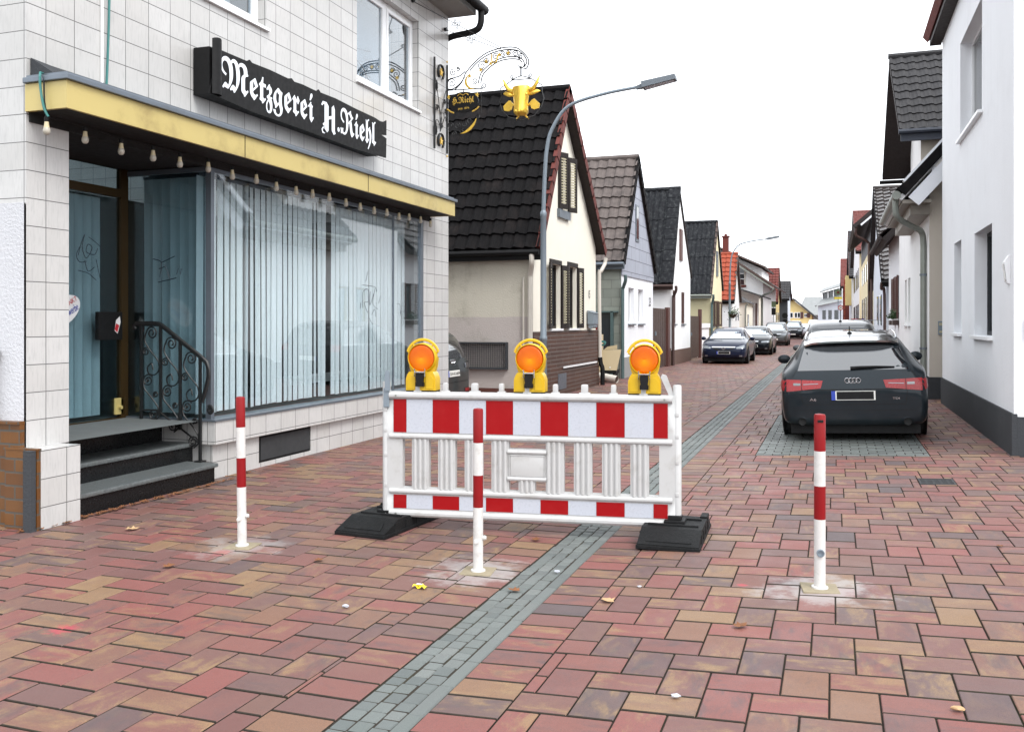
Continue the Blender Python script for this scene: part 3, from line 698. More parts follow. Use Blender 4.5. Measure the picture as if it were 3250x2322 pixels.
# eave and gutter
mb = MB(); mb.box(-15, -5.17, 5.0, 13.12, 6.20, 6.30); mb.m = 1
mb.add([(-5.17, 4.95, 6.30), (-5.17, 13.2, 6.30), (-10.5, 13.2, 9.5), (-10.5, 4.95, 9.5)], [(0, 1, 2, 3)])
mb.build('roof', [M['concrete'], M['roof_grey']], shop)
mb = MB(); mb.tube([(-5.08, 4.95, 6.30), (-5.08, 13.25, 6.30)], .075, 10)
mb.tube(spline([(-5.08, 13.1, 6.26), (-5.09, 13.1, 6.05), (-5.2, 13.1, 5.95), (-5.62, 13.12, 5.90), (-5.72, 13.12, 5.75), (-5.72, 13.12, 5.2)], 6), .05, 10)
mb.tube([(-5.72, 13.12, 5.2), (-5.72, 13.12, .1)], .05, 10)
mb.build('gutter', M['black'], shop, smooth=True)
# cable down the facade
mb = MB(); mb.tube([(XF+.012, 5.93, 6.2), (XF+.012, 5.93, 3.3)], .012, 6); mb.build('cable_duct', M['white_old'], shop)
mb = MB(); mb.tube([(XF+.03, v.x, v.y) for v in spline([(6.0, 6.2, 0), (6.0, 5.0, 0), (5.99, 4.1, 0), (5.97, 3.6, 0), (5.95, 3.28, 0)], 5)], .010, 6); mb.build('green_cable', M['cable_green'], shop)

# ------------------------------------------------------------ sign board
sg = thing('shop_sign', 'black banner shaped sign board with white blackletter words above the canopy', 'sign', (-5.5, 8.8, 3.6))
outl = [(7.04, 3.60), (7.68, 3.57), (8.33, 3.575), (9.02, 3.575), (9.76, 3.57), (10.57, 3.60), (10.58, 3.85), (10.44, 3.87), (10.58, 3.89), (10.58, 4.08), (10.50, 4.045), (10.40, 4.035), (10.27, 4.05), (9.76, 4.055), (9.3, 4.07), (8.98, 4.06), (8.94, 4.085), (8.90, 4.055), (8.6, 4.06), (8.45, 4.05), (8.40, 4.075), (8.33, 4.055), (8.0, 4.06), (7.70, 4.05), (7.66, 4.07), (7.62, 4.045), (7.19, 4.04)]
mb = MB(); mb.prism(outl, lambda a, b, d: (d, a, b), -5.415, -5.40); mb.box(-5.59, -5.415, 7.06, 10.42, 3.60, 4.035)
mb.build('board', M['black'], sg)
mb = MB()
for i in range(7):
    a0, a1 = math.pi*i/7*.9, math.pi*(i+1)/7*.9
    y0, y1 = 7.19-.075*(1-math.cos(a0))*.9, 7.19-.075*(1-math.cos(a1))*.9; x0, x1 = -5.40+.055*math.sin(a0), -5.40+.055*math.sin(a1)
    mb.quad((x0, y0, 3.60), (x1, y1, 3.60), (x1, y1, 4.10+.02*math.sin(a1)), (x0, y0, 4.10+.02*math.sin(a0)))
mb.build('scroll_end', M['black'], sg, smooth=True)
def sign_fn(y0, y1, z0, z1): return lambda x, y: (-5.396, y0+(y1-y0)*x, z0+(z1-z0)*y)
text_mb(fraktur('Metzgerei'), sign_fn(7.20, 8.83, 3.615, 4.005), n=5, bold=.007).build('lettering', M['letter'], sg)
def black_h(fn, name, mat, par):
    mb = MB()      # blackletter capital H: two broken stems, a bar and two curls
    for P_ in ([(.22, .10), (.40, .0), (.50, .08), (.50, .88), (.36, .98), (.22, .90)], [(.72, .12), (.86, .0), (1., .06), (.94, .14), (.94, .84), (.86, .98), (.72, .88)], [(.50, .44), (.72, .50), (.72, .60), (.50, .54)], [(.0, .84), (.10, .97), (.36, .98), (.24, .88), (.12, .88), (.08, .82)], [(.22, .30), (.10, .24), (.14, .18), (.22, .20)]):
        mb.add([fn(a, b) for a, b in P_], [tuple(range(len(P_)))])
    L = [(.22, .16), (.10, .13), (.02, .05), (.08, -.06), (.22, -.07), (.34, .0), (.22, -.03), (.12, -.01), (.10, .05), (.15, .10)]
    for i in range(4): mb.add([fn(*L[i]), fn(*L[i+1]), fn(*L[9-i-1]), fn(*L[9-i])], [(0, 1, 2, 3)])
    mb.add([fn(*L[4]), fn(*L[5]), fn(*L[6])], [(0, 1, 2)])
    return mb.build(name, mat, par)
black_h(sign_fn(8.985, 9.30, 3.64, 3.985), 'lettering', M['letter'], sg)
text_mb(fraktur('.Riehl'), sign_fn(9.34, 10.29, 3.62, 4.0), n=5, bold=.007).build('lettering', M['letter'], sg)

# ------------------------------------------------------------ string of bulbs
sl = thing('string_lights', 'string of frosted bulbs hanging under the brass canopy edge', 'string lights', (-5.27, 8.2, 2.9))
by = [5.61, 5.99, 6.36, 6.70, 7.09, 7.45, 7.84, 8.19, 8.56, 8.89, 9.25, 9.63, 9.98, 10.34, 10.69, 11.04, 11.35, 11.72, 12.05]
bp = [(-5.38, 5.175, 2.955)]+[(-5.45, y, 2.975+rb.uniform(-.025, .012)) for y in by]
mb = MB(); cp = [(-5.40, 5.17, 3.27), (-5.39, 5.165, 3.1), (-5.37, 5.17, 3.0)]
for i, q in enumerate(bp):
    cp.append((q[0], q[1], q[2]+.03))
    if i+1 < len(bp): r_ = bp[i+1]; cp.append(((q[0]+r_[0])/2, (q[1]+r_[1])/2, (q[2]+r_[2])/2+.035))
mb.tube(spline(cp, 3), .006, 5); mb.build('cord', M['black'], sl)
mb = MB(); mb.tube(spline([(-5.58, 5.6, 3.325), (-5.48, 5.25, 3.32), (-5.42, 5.155, 3.295), (-5.41, 5.15, 3.18), (-5.385, 5.155, 3.05), (-5.36, 5.17, 2.985)], 4), .009, 6); mb.build('lead_cable', M['cable_green'], sl)
bulb0 = None
for i, q in enumerate(bp):
    if bulb0 is None:
        mb = MB(); mb.lathe([(.012, .03), (.017, .028), (.017, -.002), (.014, -.008)], 10, q); bulb0 = mb.build('bulb_socket', M['black'], sl, smooth=True)
        mb = MB(); mb.lathe([(.015, -.004), (.016, -.02), (.021, -.048)], 12, q, cap=False); c1 = mb.build('collar', M['bulb_base'], bulb0, smooth=True)
        mb = MB(); mb.lathe([(.021, -.048), (.026, -.062), (.027, -.073), (.0235, -.088), (.014, -.098), (.001, -.101)], 12, q); c2 = mb.build('bulb', M['bulb'], bulb0, smooth=True)
    else:
        s_ = bulb0.copy(); COL.objects.link(s_); s_.parent = sl; s_.location = Vector(q)-Vector(bp[0])
        for ch in (c1, c2): d_ = ch.copy(); COL.objects.link(d_); d_.parent = s_

# ------------------------------------------------------------ wrought iron stair railing (plane Y=7.3)
rl = thing('stair_railing', 'dark wrought iron stair railing with scrolls beside the steps', 'railing', (-5.68, 7.3, .17))
RY = 7.27
pr = lambda a, b: (a, RY, b)
PX = (-6.37, -6.14, -5.91, -5.68)
mb = MB(); mb.tube([pr(a, b) for a, b in [(-6.44, 1.43), (-6.46, 1.46), (-6.44, 1.485)]]+[pr(-6.17, 1.485), pr(-6.12, 1.465), pr(-5.68, 1.175), pr(-5.61, 1.12), pr(-5.585, 1.05), pr(-5.585, .98), pr(-5.62, .86), pr(-5.66, .74)], .016, 6, flat=(1.5, .9)); mb.build('handrail', M['iron'], rl, smooth=True)
for x, z0, z1 in zip(PX, (.52, .64, .47, .175), (1.475, 1.47, 1.32, 1.17)):
    mb = MB(); mb.box(x-.012, x+.012, RY-.012, RY+.012, z0, z1); mb.build('post', M['iron'], rl)
mb = MB(); mb.tube([pr(-6.37, .645), pr(-6.18, .65), pr(-5.68, .345)], .010, 6); mb.build('bottom_rail', M['iron'], rl)
mb = MB(); mb.box(-5.72, -5.64, RY-.04, RY+.04, .175, .187); mb.tube([pr(a, b) for a, b in spiral(-5.57, .67, .035, .01, 2.2, -1.3)], .013, 6, flat=(1.5, .7)); mb.build('foot', M['iron'], rl)
for k in range(3):
    xa, xb = PX[k]+.012, PX[k+1]-.012; w_ = xb-xa; dz = (0, -.10, -.24)[k]
    mb = MB(); rr_ = .0075
    S = [spiral(xa+.115, 1.395+dz, .068, .016, math.pi, -1.7)]
    S.append([(v.x, v.y) for v in spline([(xa+.047, 1.40+dz, 0), (xa+.03, 1.32+dz, 0), (xa+.10, 1.22+dz, 0), (xb-.02, 1.13+dz, 0), (xb-.005, 1.05+dz, 0), (xb-.05, .995+dz, 0), (xa+.08, 1.0+dz, 0), (xa+.06, 1.06+dz, 0), (xa+.11, 1.10+dz, 0), (xa+.13, 1.04+dz, 0)], 6)])
    S.append(spiral(xa+.045, 1.215+dz, .04, .010, 1.2, 1.5))
    S.append(spiral(xa+.07, .935+dz, .062, .018, .6, 1.6))
    S.append([(v.x, v.y) for v in spline([(xa+.01, .93+dz, 0), (xa+.03, .85+dz, 0), (xa+.11, .77+dz, 0), (xb-.02, .68+dz, 0), (xb-.004, .60+dz, 0), (xb-.06, .545+dz, 0)], 6)])
    S.append(spiral(xa+.16, .80+dz, .032, .010, -2, -1.5)); S.append(spiral(xa+.135, .60+dz, .058, .014, .0, 1.7))
    for s_ in S: mb.tube([pr(a, min(b, 1.47)) for a, b in s_], rr_, 5)
    mb.lathe([(.001, -.012), (.016, 0), (.001, .012)], 6, pr(xa+.07, .935+dz), axis='y')
    mb.build('scroll', M['iron'], rl, smooth=True)

# ------------------------------------------------------------ hanging guild sign (plane Y=12.96)
hs_ = thing('hanging_sign', 'wrought iron hanging shop sign with a golden bull head and black oval plate', 'sign', (XF, 12.9, 4.1))
HY = 12.93
ph = lambda a, b, d=0: (a, HY+d, b)
mb = MB()     # wall plate
for y in (12.46, 12.93): mb.tube([(XF+.03, y, 4.07), (XF+.03, y, 5.42)], .017, 6)
for zc in (5.25, 4.22):
    mb.tube([(XF+.03, 12.695+.10*math.sin(a), zc+.11*math.cos(a)) for a in [R(-140+280*i/14) for i in range(15)]], .016, 6, flat=(1.4, .8))
for pts in ([(12.68, 4.36), (12.70, 4.6), (12.80, 4.85), (12.88, 5.02)], [(12.68, 4.36), (12.64, 4.7), (12.56, 4.95), (12.49, 5.13)], [(12.68, 4.36), (12.72, 4.55), (12.62, 4.72), (12.52, 4.73)], [(12.68, 4.36), (12.76, 4.5), (12.86, 4.62), (12.88, 4.55)], [(12.69, 4.4), (12.60, 4.5), (12.52, 4.5), (12.51, 4.42)]):
    mb.tube([(XF+.03, v.x, v.y) for v in spline([(a, b, 0) for a, b in pts], 5)], .006, 5)
for y, z in ((12.54, 5.02), (12.52, 4.36)):
    mb.lathe([(.001, -.09), (.022, -.04), (.020, .03), (.001, .09)], 6, (XF+.03, y, z))
for y, z in ((12.55, 4.70), (12.83, 4.84), (12.72, 4.46), (12.86, 4.7)):
    for k in range(5):
        a = 2*math.pi*k/5; mb.lathe([(.001, -.01), (.022, 0), (.001, .01)], 6, (XF+.035, y+.025*math.cos(a), z+.025*math.sin(a)), axis='x')
mb.build('wall_plate', M['iron'], hs_, smooth=True)
mb = MB()
for zc in (5.25, 4.22):
    P = [((.062 if k % 2 == 0 else .026)*math.sin(math.pi*k/5), (.062 if k % 2 == 0 else .026)*math.cos(math.pi*k/5)) for k in range(10)]
    mb.prism([(12.695+a, zc+b) for a, b in P], lambda a, b, d: (d, a, b), XF+.025, XF+.045)
for z in (5.47, 4.03): mb.lathe([(.001, -.02), (.018, 0), (.001, .02)], 8, (XF+.03, 12.93, z))
mb.build('star', M['gold_flat'], hs_)
mb = MB(); rr_ = .0095
outer = [(-5.45, 5.03), (-5.33, 5.14), (-5.26, 5.28), (-5.12, 5.42), (-4.96, 5.53), (-4.80, 5.58), (-4.61, 5.60), (-4.45, 5.575), (-4.34, 5.49), (-4.27, 5.40), (-4.26, 5.33), (-4.29, 5.26), (-4.35, 5.25)]
inner = [(-5.2, 5.30), (-5.10, 5.40), (-4.96, 5.49), (-4.80, 5.545), (-4.61, 5.565), (-4.45, 5.54), (-4.36, 5.48), (-4.30, 5.40), (-4.29, 5.34), (-4.33, 5.28)]
lowo = [(-5.06, 5.10), (-5.02, 5.24), (-4.93, 5.33), (-4.82, 5.40), (-4.70, 5.44), (-4.55, 5.455), (-4.41, 5.43), (-4.34, 5.37), (-4.33, 5.30), (-4.38, 5.27), (-4.42, 5.31)]
lowi = [(-5.02, 5.10), (-4.985, 5.22), (-4.90, 5.305), (-4.80, 5.37), (-4.69, 5.41), (-4.55, 5.42), (-4.42, 5.40), (-4.36, 5.35)]
for L in (outer, inner, lowo, lowi): mb.tube([ph(v.x, v.y) for v in spline([(a, b, 0) for a, b in L], 5)], rr_, 5)
for L in ([(-5.58, 5.06), (-5.48, 5.05), (-5.36, 5.12), (-5.28, 5.22)], [(-5.57, 5.12), (-5.54, 5.2), (-5.45, 5.22), (-5.36, 5.24), (-5.27, 5.3)]): mb.tube([ph(v.x, v.y) for v in spline([(a, b, 0) for a, b in L], 5)], rr_, 5)
for cx, cz, r0, a0, tn in ((-5.49, 5.14, .075, 3, -1.6), (-5.47, 5.30, .055, 1.6, 1.4), (-5.39, 5.34, .035, 2.5, -1.4), (-5.0, 5.36, .075, .5, 1.6), (-4.93, 5.42, .05, 3.2, -1.5), (-4.78, 5.48, .055, 0, 1.5), (-4.67, 5.50, .05, 2.4, -1.6), (-4.57, 5.51, .05, .6, 1.5), (-4.47, 5.49, .05, 2.8, -1.5), (-4.39, 5.44, .045, 1, 1.5), (-5.12, 5.14, .05, 4, 1.5), (-4.97, 5.06, .045, 3, 1.4)):
    mb.tube([ph(a, b) for a, b in spiral(cx, cz, r0, .01, a0, tn, 14)], .008, 5)
mb.tube([ph(-5.58, 5.035), ph(-4.98, 5.02)], .009, 5); mb.tube([ph(-5.015, 5.02), ph(-5.01, 4.65)], .006, 5)
for cx, cz, r0, a0, tn in ((-5.52, 4.50, .05, 0, 1.3), (-5.40, 4.48, .05, 1, -1.3), (-5.28, 4.50, .05, 2, 1.3), (-5.2, 4.55, .05, 0, -1.3), (-5.45, 4.38, .04, 3, 1.3), (-5.33, 4.40, .04, 1, 1.3), (-5.06, 4.60, .04, 1, 1.3)):
    mb.tube([ph(a, b) for a, b in spiral(cx, cz, r0, .01, a0, tn, 12)], .008, 5)
mb.tube([ph(-4.38, 5.30), ph(-4.38, 5.15)], .012, 6)
mb.build('bracket_arm', M['iron'], hs_, smooth=True)
mb = MB()     # tie rods back to the wall with scroll ornament
for A, B_ in (((-4.69, HY, 5.60), (XF, 11.75, 6.02)), ((-4.70, HY, 5.58), (XF, 12.9, 5.96))):
    mb.tube([A, B_], .006, 5); q = Vector(A).lerp(Vector(B_), .52)
    for k, (a0, tn) in enumerate(((0, 1.4), (1.6, 1.4), (3.1, 1.4), (4.7, 1.4))):
        mb.tube([(q.x+a, q.y, q.z+b) for a, b in spiral(.045*math.cos(a0), .045*math.sin(a0), .035, .008, a0, tn, 10)], .006, 4)
mb.tube([(XF, 11.75, 6.02), (XF+.04, 11.75, 6.02)], .03, 6); mb.tube([(XF, 12.9, 5.96), (XF+.04, 12.9, 5.96)], .03, 6)
mb.build('tie_rod', M['iron'], hs_)
def crescent(cx, cz, r, a0, a1, t):     # gilded ornaments on the arm
    mb = MB()
    P = [(cx+r*math.cos(a0+(a1-a0)*i/10), cz+r*math.sin(a0+(a1-a0)*i/10)) for i in range(11)]
    Q = [(cx+(r-t*math.sin(math.pi*i/10))*math.cos(a0+(a1-a0)*i/10), cz+(r-t*math.sin(math.pi*i/10))*math.sin(a0+(a1-a0)*i/10)) for i in range(9, 0, -1)]
    for i in range(10):
        q_ = [P[i], P[i+1]]; j = 9-i
        q_ += ([Q[j-1]] if 0 <= j-1 < 9 else [])+([Q[j]] if 0 <= j < 9 else [])
        if len(q_) > 2: mb.prism(q_, ph, -.008, .008)
    mb.build('gilded_crescent', M['gold'], hs_)
crescent(-5.16, 5.14, .12, R(110), R(300), .035); crescent(-5.33, 4.60, .24, R(-95), R(-5), .04)
for cx, cz in ((-5.20, 5.22), (-4.93, 5.42), (-4.72, 5.50), (-4.58, 5.51), (-5.02, 5.30), (-4.86, 5.38), (-5.55, 4.93), (-5.08, 4.93)):
    P = [((.038 if k % 2 == 0 else .015)*math.sin(math.pi*k/5+.2), (.038 if k % 2 == 0 else .015)*math.cos(math.pi*k/5+.2)) for k in range(10)]
    mb = MB(); mb.prism([(cx+a, cz+b) for a, b in P], ph, -.01, .01); mb.build('gilded_star', M['gold'], hs_)
mb = MB(); mb.tube([ph(v.x, v.y) for v in spline([(-4.84, 5.52, 0), (-4.84, 5.42, 0), (-4.78, 5.39, 0), (-4.74, 5.50, 0)], 4)], .011, 5)
mb.build('gilded_horn', M['gold'], hs_)
mb = MB(); n = 32   # oval plate
ov = [(-5.30+.245*math.cos(2*math.pi*i/n), 4.835+.155*math.sin(2*math.pi*i/n)) for i in range(n)]
mb.prism(ov, ph, -.018, .018); mb.tube([ph(-5.30, 4.98), ph(-5.30, 5.03)], .008, 5); op = mb.build('oval_plate', M['black'], hs_)
def ovf(x0, x1, z0, z1): return lambda x, y: (x0+(x1-x0)*x, HY-.022, z0+(z1-z0)*y)
text_mb(fraktur('H.Riehl'), ovf(-5.48, -5.12, 4.795, 4.915)).build('lettering', M['gold_flat'], op)
text_mb(fraktur('gegr.')+' 1874', ovf(-5.38, -5.20, 4.715, 4.755)).build('lettering', M['gold_flat'], op)
mb = MB()
for s_ in (-1, 1): mb.tube([(a, HY-.024, b) for a, b in [(v.x, v.y) for v in spline([(-5.30, 4.935, 0), (-5.30+s_*.05, 4.96, 0), (-5.30+s_*.09, 4.93, 0)], 4)]], .005, 4)
for s_ in (-1, 1): mb.tube([(a, HY-.02, b) for a, b in [(v.x, v.y) for v in spline([(-5.30+s_*.15, 4.68, 0), (-5.30+s_*.2, 4.70, 0), (-5.30+s_*.26, 4.745, 0)], 4)]], .012, 5)
mb.build('flourish', M['gold_flat'], op)
# bull head shield
mb = MB()
fr = [(-4.52, 5.10), (-4.60, 5.05), (-4.70, 5.0), (-4.69, 4.86), (-4.72, 4.80), (-4.68, 4.66), (-4.57, 4.55), (-4.37, 4.49), (-4.17, 4.55), (-4.06, 4.66), (-4.02, 4.80), (-4.05, 4.90), (-4.05, 4.99), (-4.14, 5.05), (-4.22, 5.10)]
mb.tube([ph(a, b) for a, b in fr], .008, 5, closed=True)
mb.tube([ph(v.x, v.y) for v in spline([(-4.53, 5.10, 0), (-4.38, 5.15, 0), (-4.22, 5.10, 0)], 5)], .008, 5)
for cx, tn, a0 in ((-4.53, 1.3, -1.5), (-4.23, -1.3, -1.6)): mb.tube([ph(a, b) for a, b in spiral(cx, 5.145, .035, .012, a0, tn, 10)], .007, 5)
sh = mb.build('shield_frame', M['iron'], hs_, smooth=True)
mb = MB()     # head as a loft of rings, muzzle towards the camera side
prof = [(5.005, .10, .03), (4.985, .135, .065), (4.93, .135, .085), (4.86, .125, .09), (4.78, .112, .095), (4.70, .105, .10), (4.64, .112, .115), (4.595, .108, .115), (4.565, .085, .085), (4.555, .03, .03)]
n = 14; vs = []
for z, a, d in prof:
    for j in range(n):
        w_ = 2*math.pi*j/n; vs.append((-4.37+a*math.cos(w_), HY-.02+d*math.sin(w_)*(1.15 if math.sin(w_) < 0 else .7), z))
mb.add(vs, [(i*n+j, i*n+(j+1) % n, (i+1)*n+(j+1) % n, (i+1)*n+j) for i in range(len(prof)-1) for j in range(n)]+[tuple(range(n)), tuple(range((len(prof)-1)*n, len(prof)*n))])
for s_ in (-1, 1):
    mb.lathe([(.001, -.015), (.022, 0), (.001, .015)], 8, (-4.37+s_*.095, HY-.085, 4.86), axis='y')       # brow
    mb.lathe([(.001, -.012), (.02, 0), (.001, .012)], 8, (-4.37+s_*.045, HY-.145, 4.605), axis='y')       # nostril rim
    mb.tube([ph(v.x, v.y, -.02) for v in spline([(-4.37+s_*.11, 4.93, 0), (-4.37+s_*.19, 4.955, 0), (-4.37+s_*.245, 5.03, 0), (-4.37+s_*.265, 5.08, 0), (-4.37+s_*.30, 5.135, 0)], 4)], [.034, .034, .033, .032, .031, .03, .028, .027, .025, .023, .020, .018, .015, .012, .009, .006, .003], 8)
    mb.tube([ph(-4.37+s_*.11, 4.87, -.01), ph(-4.37+s_*.18, 4.88, -.03), ph(-4.37+s_*.25, 4.905, -.02), ph(-4.37+s_*.29, 4.91, 0)], [.018, .032, .028, .004], 8, flat=(1, .5))
    ax_ = [(-4.37+s_*.09, 4.70), (-4.37+s_*.16, 4.78), (-4.37+s_*.20, 4.80), (-4.37+s_*.285, 4.72), (-4.37+s_*.27, 4.655), (-4.37+s_*.20, 4.64), (-4.37+s_*.155, 4.66), (-4.37+s_*.14, 4.72)]
    mb.prism(ax_, ph, -.012, .012); mb.tube([ph(-4.37+s_*.20, 4.80, .03), ph(-4.37-s_*.10, 4.515, .03)], .012, 6)
mb.build('bull_head', M['gold'], sh, smooth=True)

# ------------------------------------------------------------ brown tiled garden wall and post at the far left
gw = thing('brown_tiled_wall', 'low brown glazed brick wall stepping down beside the shop corner', 'wall', (-6.0, 5.1, 0))
mb = MB(); mb.box(-9, -5.602, 5.145, 5.187, 0, .755); mb.box(-5.70, -5.397, 5.105, 5.139, 0, .575); mb.build('masonry', M['tile_brown'], gw)
mb = MB(); mb.box(-9, -5.60, 5.12, 5.188, .756, .775); mb.box(-5.71, -5.39, 5.10, 5.139, .576, .590); mb.build('coping', M['tile_brown'], gw)
gp = thing('steel_post', 'dark steel gate post standing against the brown brick wall', 'post', (-5.435, 5.07, 0))
mb = MB(); mb.box(-5.47, -5.40, 5.05, 5.10, 0, .57, .004); mb.box(-5.475, -5.395, 5.045, 5.102, 0, .012); mb.box(-5.47, -5.40, 5.05, 5.10, .571, .578); mb.build('post_profile', M['plinth'], gp)
mb = MB(); mb.box(-5.86, -5.835, 5.13, 5.16, .78, 1.30); mb.box(-6.1, -5.82, 5.12, 5.17, 1.24, 1.29); gt = mb.build('railing_stub', M['iron']); tag(gt, 'dark iron railing end fixed above the brown brick wall', 'railing')
sheet_ = MB(); sheet_.box(-8, -5.56, 3.2, 4.93, -.02, .012); o = sheet_.build('side_path', M['concrete']); tag(o, kind='structure')
# ------------------------------------------------------------ barrier
BA = math.atan2(.30, 2.10)
BC = Vector((-2.06, 6.22, 0))
def loc_(o, x, y, z=0): return BC+Vector((math.cos(BA)*x-math.sin(BA)*y, math.sin(BA)*x+math.cos(BA)*y, z))
barr = thing('barrier', 'white plastic construction barrier fence with red and white reflective bands across the street', 'barrier', BC, BA)
U = .1975; X0 = -.985
ux = lambda k: X0+U*k
mb = MB()
H0, H1 = .088, .995
holes = []
for k in (0, 1, 2, 3, 6, 7, 8, 9): holes.append((ux(k+.345), .30, ux(k+.70), .650))
holes += [(ux(4.34), .565+.035, ux(5.69), .650), (ux(4.34), .30, ux(4.70), .375), (ux(5.30), .30, ux(5.69), .375)]
P = [(X0-.05, H0), (ux(10)+.05, H0), (ux(10)+.05, H1), (X0-.05, H1)]
T = .028
mb.wall(P, holes, lambda a, b, d: (a, -T+d, b), 2*T, back=True)
for a, b_, c, d in ((X0-.05, H0, ux(10)+.05, H0), (X0-.05, H1, ux(10)+.05, H1)): mb.quad((a, -T, b_), (c, -T, d), (c, T, d), (a, T, b_))
# rounded rails and ribs, front and back
for z, r in ((.968, .026), (.672, .019), (.272, .019), (.113, .027)):
    for s_ in (-1, 1): mb.tube([(X0-.03, s_*T, z), (ux(10)+.03, s_*T, z)], r, 10)
for k in (1, 2, 3, 7, 8, 9):
    for q in (-.17, .02, .21):
        for s_ in (-1, 1): mb.tube([(ux(k+q), s_*T, .29), (ux(k+q), s_*T, .655)], .014, 8)
for k in (4, 6):
    for q in ((-.17, .02, .21) if k == 4 else (-.21, -.02, .17)):
        for s_ in (-1, 1): mb.tube([(ux(k+q), s_*T, .29), (ux(k+q), s_*T, .655)], .014, 8)
for q in (4.82, 5.0, 5.18): mb.tube([(ux(q), -T, .29), (ux(q), -T, .385)], .013, 8)
for z in (.578, .388): mb.tube([(ux(4.3), -T, z), (ux(5.72), -T, z)], .016, 8)
mb.box(ux(4.40), ux(5.63), -T-.006, -T+.002, .405, .553, .003)
mb.box(ux(4.36), ux(5.67), -T-.010, -T, .553, .560); mb.box(ux(4.36), ux(4.385), -T-.010, -T, .40, .560); mb.box(ux(5.645), ux(5.67), -T-.010, -T, .40, .560)
for k in (.9, 1.95, 3.05, 4.05, 5.0, 6.02, 7.07, 8.1, 9.15):
    x = ux(k); w_ = .030 if k not in (3.05, 7.07) else .040
    mb.box(x-w_*.62, x+w_*.62, -.022, .022, .985, 1.062, .012); mb.box(x-w_*1.0, x+w_*1.0, -.026, .026, .985, 1.005, .008)
frame = mb.build('frame', M['white_plastic'], barr, world=False, smooth=35)
mb = MB()
for k in (.9, 5.0, 9.15): mb.lathe([(.005, 0), (.005, .004)], 8, (ux(k), -.0265, 1.04), axis='y')
for x in (ux(.12), ux(9.88)):
    for z in (.113, .968): mb.lathe([(.008, 0), (.008, .004)], 8, (x, -.058 if z < .5 else -.056, z), axis='y')
mb.build('rivet', M['pipe_zinc'], barr, world=False)
for x, n_ in ((X0-.062, 'left'), (ux(10)+.062, 'right')):
    mb = MB(); mb.tube([(x, 0, .065), (x, 0, 1.06), (x, 0, 1.066)], [.030, .030, .025], 14)
    for z in (.3, .52, .7, .85): mb.box(x-.012, x+.012, -.0325, -.02, z, z+.028, .003)
    for q in (.075, .10): mb.lathe([(.009, 0), (.009, .004)], 8, (x, -.034, q), axis='y')
    mb.build('post', M['white_plastic'], barr, world=False, smooth=40)
def band(z0, z1, name):
    mb = MB(); xs = [0]+[k+.5 for k in range(10)]+[10]
    for i in range(11):
        mb.m = i % 2
        mb.box(ux(xs[i])+(.0008 if i else 0), ux(xs[i+1])-.0008, -T-.0045, -T-.001, z0, z1)
        mb.box(ux(xs[i]), ux(xs[i+1]), T+.001, T+.0045, z0, z1)
    mb.build(name, [M['red_film'], M['white_film']], barr, world=False)
band(.700, .940, 'reflective_band'); band(.148, .246, 'reflective_band')
mb = MB()   # peeling edge nick of the band, coupling handle, flap
mb.box(X0-.075, X0-.03, -.042, -.034, .88, 1.02, .012)
mb.prism([(X0-.06, 1.0), (X0-.02, 1.0), (X0-.025, 1.13), (X0-.035, 1.15), (X0-.05, 1.15), (X0-.06, 1.13)], lambda a, b, d: (a, d, b), -.052, -.038)
mb.build('coupling_hook', M['galv'], barr, world=False)
mb = MB(); mb.prism([(ux(10)+.01, .985), (ux(10)+.045, .985), (ux(10)-.01, 1.13), (ux(10)-.04, 1.14), (ux(10)-.05, 1.12)], lambda a, b, d: (a, d, b), -.012, .022); mb.build('coupling_flap', M['white_plastic'], barr, world=False)

# base plates: recycled black rubber
def base_plate(lab, x, y, rz):
    o = thing('base_plate', lab, 'base plate', (x, y, gz(x)), rz, 'black base plates under the barrier')
    w_, l_, h_ = .20, .40, .105
    prof = [(-l_, 0), (-l_, .035), (-l_+.16, .092), (-l_+.20, h_), (l_-.16, h_), (l_-.12, .085), (l_, .04), (l_, 0)]
    mb = MB(); mb.prism(prof, lambda a, b, d: (d, a, b), -w_, w_)
    mb.box(-w_-.008, w_+.008, -l_-.006, l_+.006, 0, .028, .006)
    for yy_ in (-.12, .10): mb.box(-w_+.03, w_-.03, yy_-.012, yy_+.012, h_-.002, h_+.012, .004)
    mb.box(-w_, -w_+.05, l_-.22, l_-.08, .06, .118, .006); mb.box(w_-.05, w_, l_-.22, l_-.08, .06, .118, .006)
    mb.prism([(-.15, 0), (.15, 0), (.12, .10), (-.12, .10)], lambda a, b, d: (a, -l_+.03+b, .046+b*.36+d), 0, .006)
    for sx in (-1, 1):
        for k in range(4): mb.box(sx*(w_+.001)-.004, sx*(w_+.001)+.004, -.26+k*.15, -.18+k*.15, .02, .085, .003)
    mb.build('rubber_body', M['black_rubber'], o, world=False)
    mb = MB(); mb.box(-.07, .07, -.07, .07, h_, h_+.022, .006); mb.box(-.045, .045, -.045, .045, h_+.02, h_+.05, .006); mb.build('socket', M['black'], o, world=False)
    return o
base_plate('black rubber base plate under the left post of the barrier, nearer the shop', -3.09, 6.11, R(-5))
base_plate('black rubber base plate under the right post of the barrier', -1.03, 6.36, R(2))

